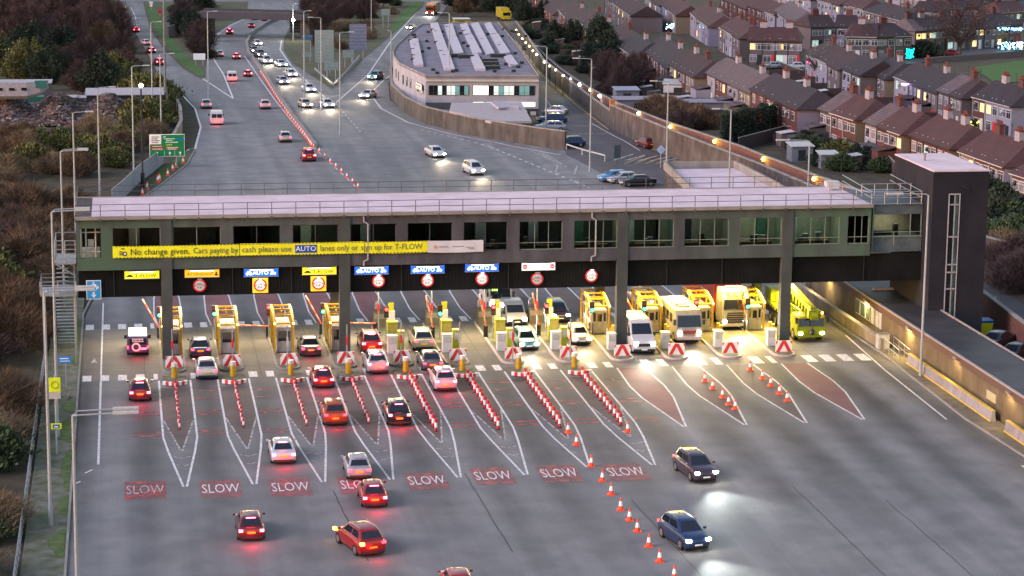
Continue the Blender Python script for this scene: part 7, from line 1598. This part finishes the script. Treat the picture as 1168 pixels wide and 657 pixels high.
# ================================================================== TREES AND SCRUB
def twig_crown(seed, R_, H_, n, L=(.5, 1.3), w_=.035, base=.25, lean=.6, fill=.55, shape='round', leaf=0, z0=None):
    rr = random.Random(seed); m = MB()
    for k in range(n):
        a = rr.uniform(0, 2*math.pi); t = rr.random()**.5; stray = rr.random() < .16
        if rr.random() < fill: t = .55+.45*rr.random()
        h = rr.random()
        prof = math.sin(math.pi*min(1, (h*.9+.08)))**.55 if shape == 'round' else (1-h*.75)
        lump = (1+.30*math.sin(3*a+seed)+.24*math.sin(5*a+h*7+seed*2))*rr.uniform(.8, 1.12)*(rr.uniform(1, 1.3) if stray else 1)
        r_ = R_*prof*t*lump; zb = H_*base if z0 is None else z0
        p = Vector((r_*math.cos(a), r_*math.sin(a), (zb+h*(H_-zb))*(1+.16*math.sin(2*a+seed*1.7)+(.12*rr.random() if stray else 0))))
        d = Vector((math.cos(a)*lean+rr.uniform(-.7, .7), math.sin(a)*lean+rr.uniform(-.7, .7), rr.uniform(.1, 1.2))); d.normalize()
        l = rr.uniform(*L); s = d.cross(Vector((rr.uniform(-1, 1), rr.uniform(-1, 1), rr.uniform(-1, 1)))).normalized()*(w_*rr.uniform(.6, 1.5))
        if leaf: m.add([p, p+d*l*.5+s, p+d*l, p+d*l*.5-s], [(0, 1, 2, 3)], rr.randrange(2))
        else: m.add([p-s, p+s, p+d*l], [(0, 1, 2)], rr.randrange(2))
    return m
def limbs(seed, H_, R_, n=7, r0=.16):
    rr = random.Random(seed); m = MB(); m.cyl((0, 0, -.3), (0, 0, H_*.3), r0, r0*.75, 7)
    for k in range(n):
        a = rr.uniform(0, 6.28); p = Vector((0, 0, H_*rr.uniform(.18, .32))); q = Vector((R_*.45*math.cos(a), R_*.45*math.sin(a), H_*rr.uniform(.5, .7))); m.cyl(p, q, r0*.55, r0*.3, 6)
        for j in range(4):
            b_ = a+rr.uniform(-.9, .9); e = Vector((R_*.85*math.cos(b_), R_*.85*math.sin(b_), H_*rr.uniform(.65, .98))); m.cyl(p.lerp(q, rr.uniform(.5, 1)), e, r0*.25, r0*.08, 5)
    return m
M_BARK = mat('bark', (.07, .055, .05), .9)
TW = {'purple': [mat('twigs_purple', (.075, .046, .044), .95, var=.3, scale=.6), mat('twigs_purple_dark', (.038, .024, .025), .95, var=.3, scale=.6)],
      'brown': [mat('twigs_brown', (.13, .082, .045), .95, var=.35, scale=.3), mat('twigs_brown_dark', (.065, .042, .027), .95, var=.3, scale=.3)],
      'tan': [mat('twigs_tan', (.21, .155, .09), .95, var=.3, scale=.3), mat('twigs_tan_dark', (.15, .11, .07), .95, var=.3, scale=.3)],
      'green': [mat('leaves_green', (.055, .085, .03), .85, var=.4, scale=.5), mat('leaves_green_dark', (.025, .042, .02), .85, var=.3, scale=.5)],
      'olive': [mat('leaves_olive', (.12, .125, .035), .9, var=.35, scale=.4), mat('leaves_olive_dark', (.06, .068, .025), .9, var=.3, scale=.4)],
      'dark': [mat('leaves_evergreen', (.022, .042, .024), .85, var=.3, scale=.5), mat('leaves_evergreen_dark', (.012, .022, .015), .85, var=.3, scale=.5)]}
TPROTO = {}
def tproto(kind, var):
    key = (kind, var)
    if key in TPROTO: return TPROTO[key]
    ck, size = kind.split('_'); sd_ = var*13+hash_(kind)
    if size == 'tree': R_, H_ = 3.6, 8.0; m = twig_crown(sd_, R_, H_, 8500 if ck not in ('green', 'dark', 'olive') else 5200, w_=.03 if ck not in ('green', 'dark', 'olive') else .13, L=(.6, 1.5) if ck not in ('green', 'dark', 'olive') else (.35, .7), leaf=ck in ('green', 'dark', 'olive'), base=.18)
    else: R_, H_ = 2.5, 2.3; m = twig_crown(sd_, R_, H_, 5200 if ck not in ('green', 'dark', 'olive') else 3600, w_=.02 if ck not in ('green', 'dark', 'olive') else .09, L=(.35, .95) if ck not in ('green', 'dark', 'olive') else (.2, .5), leaf=ck in ('green', 'dark', 'olive'), z0=0)
    r = thing(ck+'_'+size, 'x', 'tree' if size == 'tree' else 'bush', (0, 0, -500)); m.build('crown', TW[ck], r); limbs(sd_, H_, R_, 7 if size == 'tree' else 5, .16 if size == 'tree' else .06).build('trunk', M_BARK, r)
    TPROTO[key] = r; return r
def hash_(s): return sum(ord(c) for c in s) % 97
TN = {'purple_tree': ('bare_tree', 'bare purplish brown winter tree'), 'brown_tree': ('bare_tree', 'bare brown winter tree'), 'tan_tree': ('bare_tree', 'bare pale tan winter tree'), 'green_tree': ('green_tree', 'dark green leafy tree'), 'dark_tree': ('evergreen_tree', 'very dark evergreen tree'), 'olive_tree': ('ivy_tree', 'olive green ivy covered tree'),
      'purple_bush': ('bare_bush', 'bare purplish bush'), 'brown_bush': ('bramble_bush', 'brown tangled bramble bush'), 'tan_bush': ('dry_bush', 'pale dry bush'), 'green_bush': ('green_bush', 'green leafy bush'), 'dark_bush': ('evergreen_bush', 'dark evergreen bush'), 'olive_bush': ('olive_bush', 'olive yellow bush')}
first_used = set()
def plant(P, kind, where, s=1.0, sz=1.0):
    var = rnd.randrange(3); r = tproto(kind, var); nm, lb = TN[kind]
    if (kind, var) in first_used: o = dup(r)
    else: first_used.add((kind, var)); o = r
    o.name = nm; o.location = (P[0], P[1], gz(P[1])-.05); o.rotation_euler = (0, 0, rnd.uniform(0, 6.28)); k = s*rnd.uniform(.85, 1.15); o.scale = (k, k, k*sz)
    o['label'] = f'{lb} {where}'; o['group'] = f'{lb}s {where}'; o['category'] = 'tree' if 'tree' in kind else 'bush'
def scatter(poly, n, kinds, where, s=(.8, 1.3), sz=1.0, world=False, mind=1.6):
    P = [(p[0], p[1]) for p in (poly if world else PX(*poly))]; xs = [p[0] for p in P]; ys = [p[1] for p in P]; got = []; tries = 0
    def inside(x, y):
        c = False; j = len(P)-1
        for i in range(len(P)):
            if (P[i][1] > y) != (P[j][1] > y) and x < (P[j][0]-P[i][0])*(y-P[i][1])/(P[j][1]-P[i][1])+P[i][0]: c = not c
            j = i
        return c
    while len(got) < n and tries < n*60:
        tries += 1; x = rnd.uniform(min(xs), max(xs)); y = rnd.uniform(min(ys), max(ys))
        if not inside(x, y) or any((x-a_)**2+(y-b_)**2 < mind*mind for a_, b_ in got): continue
        got.append((x, y)); plant((x, y), rnd.choice(kinds), where, rnd.uniform(*s), sz)
# left scrub from near to far
scatter([(-14, -62), (4.5, -62), (4.5, -20), (-14, -20)], 60, ['brown_bush', 'tan_bush', 'brown_bush', 'green_bush', 'purple_bush'], 'near the left fence', (.7, 1.2), world=True, mind=1.5)
scatter([(-16, -20), (4.3, -20), (4.8, 40), (-20, 40)], 110, ['brown_bush', 'brown_bush', 'purple_bush', 'brown_bush', 'tan_bush', 'brown_bush', 'olive_bush'], 'in the scrub left of the building', (.7, 1.4), world=True, mind=1.7)
scatter([(-24, 40), (5.5, 40), (8.0, 84), (-26, 92)], 140, ['brown_bush', 'brown_bush', 'tan_bush', 'brown_bush', 'purple_bush', 'brown_bush'], 'in the scrub behind the building', (.8, 1.5), world=True, mind=1.8)
scatter([(-6, 165), (150, 150), (150, 200), (-6, 222)], 26, ['brown_bush', 'olive_bush', 'tan_bush'], 'below the scrap heap', (.9, 1.3), mind=2.0)
scatter([(8, 25), (8.6, 45), (7.6, 70), (9, 84)], 0, ['olive_bush'], 'x', world=True)
scatter([(160, 118), (182, 118), (184, 158), (158, 172)], 9, ['olive_bush', 'tan_bush', 'olive_bush'], 'beside the curved wall', (1, 1.5), sz=1.3)
scatter([(-10, 70), (30, 74), (100, 82), (162, 96), (164, 112), (100, 112), (-10, 100)], 34, ['green_tree', 'dark_tree', 'purple_tree', 'olive_tree', 'brown_bush', 'brown_bush'], 'behind the scrap yard', (.5, .85), mind=3)
scatter([(-10, 15), (96, 2), (104, 20), (124, 50), (136, 66), (146, 88), (100, 88), (-10, 84)], 75, ['purple_tree', 'purple_tree', 'purple_tree', 'brown_tree', 'dark_tree'], 'in the wood left of the slip road', (.8, 1.25), mind=4.5)
scatter([(-10, -30), (96, -30), (100, 0), (90, 8), (-10, 15)], 26, ['purple_tree', 'brown_tree', 'dark_tree'], 'at the top left of the wood', (1, 1.5), mind=7)
scatter([(194, 6), (222, 5), (236, 20), (238, 60), (236, 74), (222, 66), (205, 42)], 24, ['purple_tree', 'dark_tree', 'purple_bush', 'green_bush'], 'on the wedge between slip road and motorway', (.55, .9), mind=2.5)
scatter([(194, -18), (350, -18), (350, -4), (194, -2)], 22, ['dark_tree', 'purple_tree', 'green_tree'], 'beyond the overbridge', (1, 1.5), mind=5)
scatter([(350, 4), (440, -4), (455, 10), (430, 36), (404, 60), (384, 74), (360, 66), (344, 50), (336, 36), (344, 22)], 46, ['purple_tree', 'tan_bush', 'brown_bush', 'purple_tree', 'tan_bush', 'brown_bush', 'green_bush'], 'on the wooded wedge right of the motorway', (.55, 1.0), mind=2.8)
scatter([(345, -25), (485, -30), (470, 0), (345, 2)], 26, ['purple_tree', 'dark_tree', 'tan_tree', 'green_tree'], 'above the wooded wedge', (1, 1.5), mind=5)
scatter([(508, 0), (600, 0), (580, 20), (565, 21), (516, 20)], 22, ['purple_tree', 'brown_tree', 'dark_tree'], 'behind the white office', (.8, 1.2), mind=4)
scatter([(500, -26), (640, -26), (620, -4), (504, -4)], 24, ['purple_tree', 'dark_tree', 'brown_tree'], 'at the top behind the office', (1, 1.4), mind=6)
scatter([(498, -22), (600, -22), (592, 14), (575, 16), (505, 12)], 34, ['purple_tree', 'dark_tree', 'brown_tree', 'purple_tree'], 'just beyond the office roof', (.7, 1.1), mind=3)
# gardens on the right
scatter([(590, 8), (628, 24), (655, 52), (690, 70), (700, 100), (680, 96), (640, 74), (612, 50), (594, 30)], 56, ['dark_bush', 'green_bush', 'dark_tree', 'purple_bush', 'dark_bush'], 'in the gardens behind the lamp lit wall', (.5, .85), mind=2.6)
scatter([(672, 82), (730, 96), (732, 128), (705, 118), (676, 98)], 14, ['purple_tree', 'purple_bush', 'purple_tree'], 'bare and low beside the garages', (.5, .8), mind=2.6)
scatter([(745, 128), (800, 140), (806, 158), (762, 148)], 10, ['brown_bush', 'purple_bush'], 'behind the brick wall', (.8, 1.2), mind=2)
scatter([(905, 152), (990, 152), (1020, 182), (1010, 200), (950, 196), (905, 172)], 34, ['green_bush', 'dark_bush', 'olive_bush', 'dark_bush'], 'in the gardens left of the tower', (.55, 1.1), mind=2.0)
scatter([(1122, 205), (1168, 215), (1180, 300), (1135, 300)], 36, ['dark_bush', 'dark_bush', 'purple_bush', 'green_bush'], 'right of the tower', (.8, 1.4), mind=2.2)
scatter([(1145, 300), (1185, 300), (1185, 345), (1160, 340)], 6, ['purple_bush', 'tan_bush'], 'above the right boundary wall', (1, 1.4), mind=2)
for k, (px, py, kd, s, w_) in enumerate([(888, 66, 'dark_bush', .7, 'before the gabled block'), (1054, 66, 'dark_bush', 1.2, 'left of the big bare tree'), (968, 18, 'dark_bush', 1.0, 'at the white row'), (740, 20, 'green_bush', .8, 'before the white pair'), (720, 30, 'dark_bush', .7, 'between the first two ranks'), (745, 32, 'dark_bush', .8, 'between terraces at the top'), (815, 48, 'dark_bush', .7, 'at the white row end'),
                                      (1050, 118, 'dark_bush', .8, 'before the blue house'), (900, 30, 'green_bush', .6, 'behind the gable'), (1100, 50, 'purple_bush', .8, 'before the big row'), (1130, 52, 'brown_bush', .7, 'beside the festive bay'), (1120, 150, 'dark_bush', .7, 'by the bay windows')]): plant(G(px, py), kd, w_, s)
def solo_tree(px, py, s, label, ck, seed, n=1500, H_=9, R_=5.2, r0=.3):
    P = G(px, py); r = thing('bare_tree', label, 'tree', (P.x, P.y, gz(P.y))); twig_crown(seed, R_, H_, n, w_=.035, L=(.7, 1.8), base=.3, lean=1).build('crown', TW[ck], r); limbs(seed, H_, R_, 12, r0).build('trunk', M_BARK, r); r.scale = (s, s, s); return r
solo_tree(1095, 66, 1.25, 'large spreading bare tree in front of the festive row', 'purple', 5, 2600); solo_tree(936, 97, .75, 'bare pale trunked tree with upswept branches before the white house', 'tan', 9, 500)
# tall dark hedge
q = PX((832, 160), (880, 150), (884, 152), (836, 163))
hd = thing('hedge', 'tall very dark clipped hedge below the brick terrace', 'hedge', G(858, 158)); m = MB(); rr = random.Random(8); a_, b_ = G(822, 166), G(886, 152)
for k in range(9000):
    t = rr.random(); p = a_.lerp(b_, t); ox = rr.uniform(-1.6, 1.6); z = rr.uniform(0, 4.6+.3*math.sin(t*20)); p = Vector((p.x+ox*.3, p.y+ox, gz(p.y)+z)); d = Vector((rr.uniform(-1, 1), rr.uniform(-1, 1), rr.uniform(-.3, 1))).normalized()*rr.uniform(.2, .4); s_ = d.cross(Vector((rr.uniform(-1, 1), rr.uniform(-1, 1), 1))).normalized()*.13; m.add([p, p+d*.5+s_, p+d, p+d*.5-s_], [(0, 1, 2, 3)], rr.randrange(2))
m.build('foliage', TW['dark'], hd, world=True); m = MB(); u_ = (b_-a_); 
for k in range(12): p = a_.lerp(b_, k/11); m.cyl((p.x, p.y, gz(p.y)-.2), (p.x, p.y, gz(p.y)+3.6), .1, n=6)
m.build('stems', M_BARK, hd, world=True)
# garden fences, sheds and garages
def fence(p, label, h=1.8, m_=None, nm='garden_fence'): ribbon_wall(nm, [tuple(G(x, y)[:2]) for x, y in p], h, .1, m_ or mat('fence_dark_wood', (.06, .04, .038), .9), label, 'fence')
fence([(842, 172), (895, 158), (938, 160)], 'dark wooden fence stepping up behind the hedge'); fence([(700, 128), (752, 120), (790, 124)], 'buff garden wall below the conservatory', 1.8, mat('garden_wall_buff', (.30, .25, .17), .9), 'garden_wall'); fence([(968, 178), (1010, 190), (1024, 205)], 'brown garden fence left of the tower'); fence([(1125, 250), (1168, 262)], 'dark fence in the shrubs right of the tower', 2.0); fence([(1060, 72), (1168, 64)], 'grey garden wall in front of the big row', 1.1, mat('garden_wall_grey', (.12, .10, .11), .9), 'garden_wall'); fence([(886, 76), (905, 84), (918, 88)], 'low fence left of the pale trunked tree', 1.2)
shed(735, 131, 9, 4, 2.4, 'long grey garage with flat roof behind the brick wall', mat('garage_grey', (.20, .19, .21), .8), mat('garage_roof_lilac', (.24, .22, .26), .7), .0, 'garage', 'garage', .1); shed(788, 133, 13, 4, 2.2, 'second long low garage roof above the bare bushes', MATS['garage_grey'], MATS['garage_roof_lilac'], 0, 'garage', 'garage', .1)
shed(716, 118, 4, 3, 2.2, 'small pale roofed shed beside the garages', M_WALLG, mat('shed_roof_blue', (.28, .30, .36), .7)); shed(776, 113, 6, 3.5, 2.5, 'white conservatory with many panes', M_WHT, M_GREYP, -.3, 'conservatory', 'conservatory', .5); shed(915, 184, 3, 2.6, 2.0, 'small pale roofed shed in the green garden', M_WALLG, M_GREYP); shed(946, 192, 2.4, 2, 1.8, 'tiny pale shed near the roof end', MATS['garage_grey'], M_GREYP)
shed(1001, 187, 3.4, 2.5, 2.2, 'blue grey shed with white corner left of the tower', mat('shed_blue', (.12, .15, .22), .8), mat('shed_roof_dark', (.08, .08, .09), .8)); shed(856, 112, 3.5, 3, 2.4, 'white flat extension behind the hedge', M_WHT, M_GREYP, slope=.05); shed(812, 112, 4, 3, 2.4, 'cream extension with pale roof behind the conservatory', WALL['C'], M_GREYP, -.3, 'extension', 'extension', .2)
shed(527, 33, 4, 3, 2.5, 'yellow lit cabin behind the office roof', mat('dull_yellow', (.30, .24, .01), .6), M_WHT, nm='cabin', cat='cabin', slope=.05)
P = G(578, 24); r = thing('parked_lorry', 'bright yellow lorry parked under yellow light behind the office', 'lorry', (P.x, P.y, gz(P.y)), math.pi+.1); m = MB(); m.bx(-1.2, 1.2, -1.8, 0, .5, 2.7); m.build('cab', MATS['dull_yellow'], r); m = MB(); m.bx(-1.25, 1.25, -7, -1.9, .8, 3.4); m.build('body', MATS['dull_yellow'], r); m = MB(); m.bx(-1.0, 1.0, .003, .03, 1.5, 2.3); m.build('windscreen', M_CARGL, r)
for yy in (-1, -5):
    for s in (-1, 1): m = MB(); m.cyl((s*.8, yy, .45), (s*1.2, yy, .45), .45, n=12); m.build('wheel', M_BLK, r)
ld = bpy.data.lights.new('yard_lamp', 'POINT'); ld.energy = 180; ld.color = (1, .75, .15); ld.shadow_soft_size = .3; lo = bpy.data.objects.new('yard_lamp', ld); COL.objects.link(lo); lo.parent = r; lo.location = (2, 4, 5)
for k_, p_ in list(TPROTO.items()):
    if k_ not in first_used:
        for ch in list(p_.children): bpy.data.objects.remove(ch)
        bpy.data.objects.remove(p_)
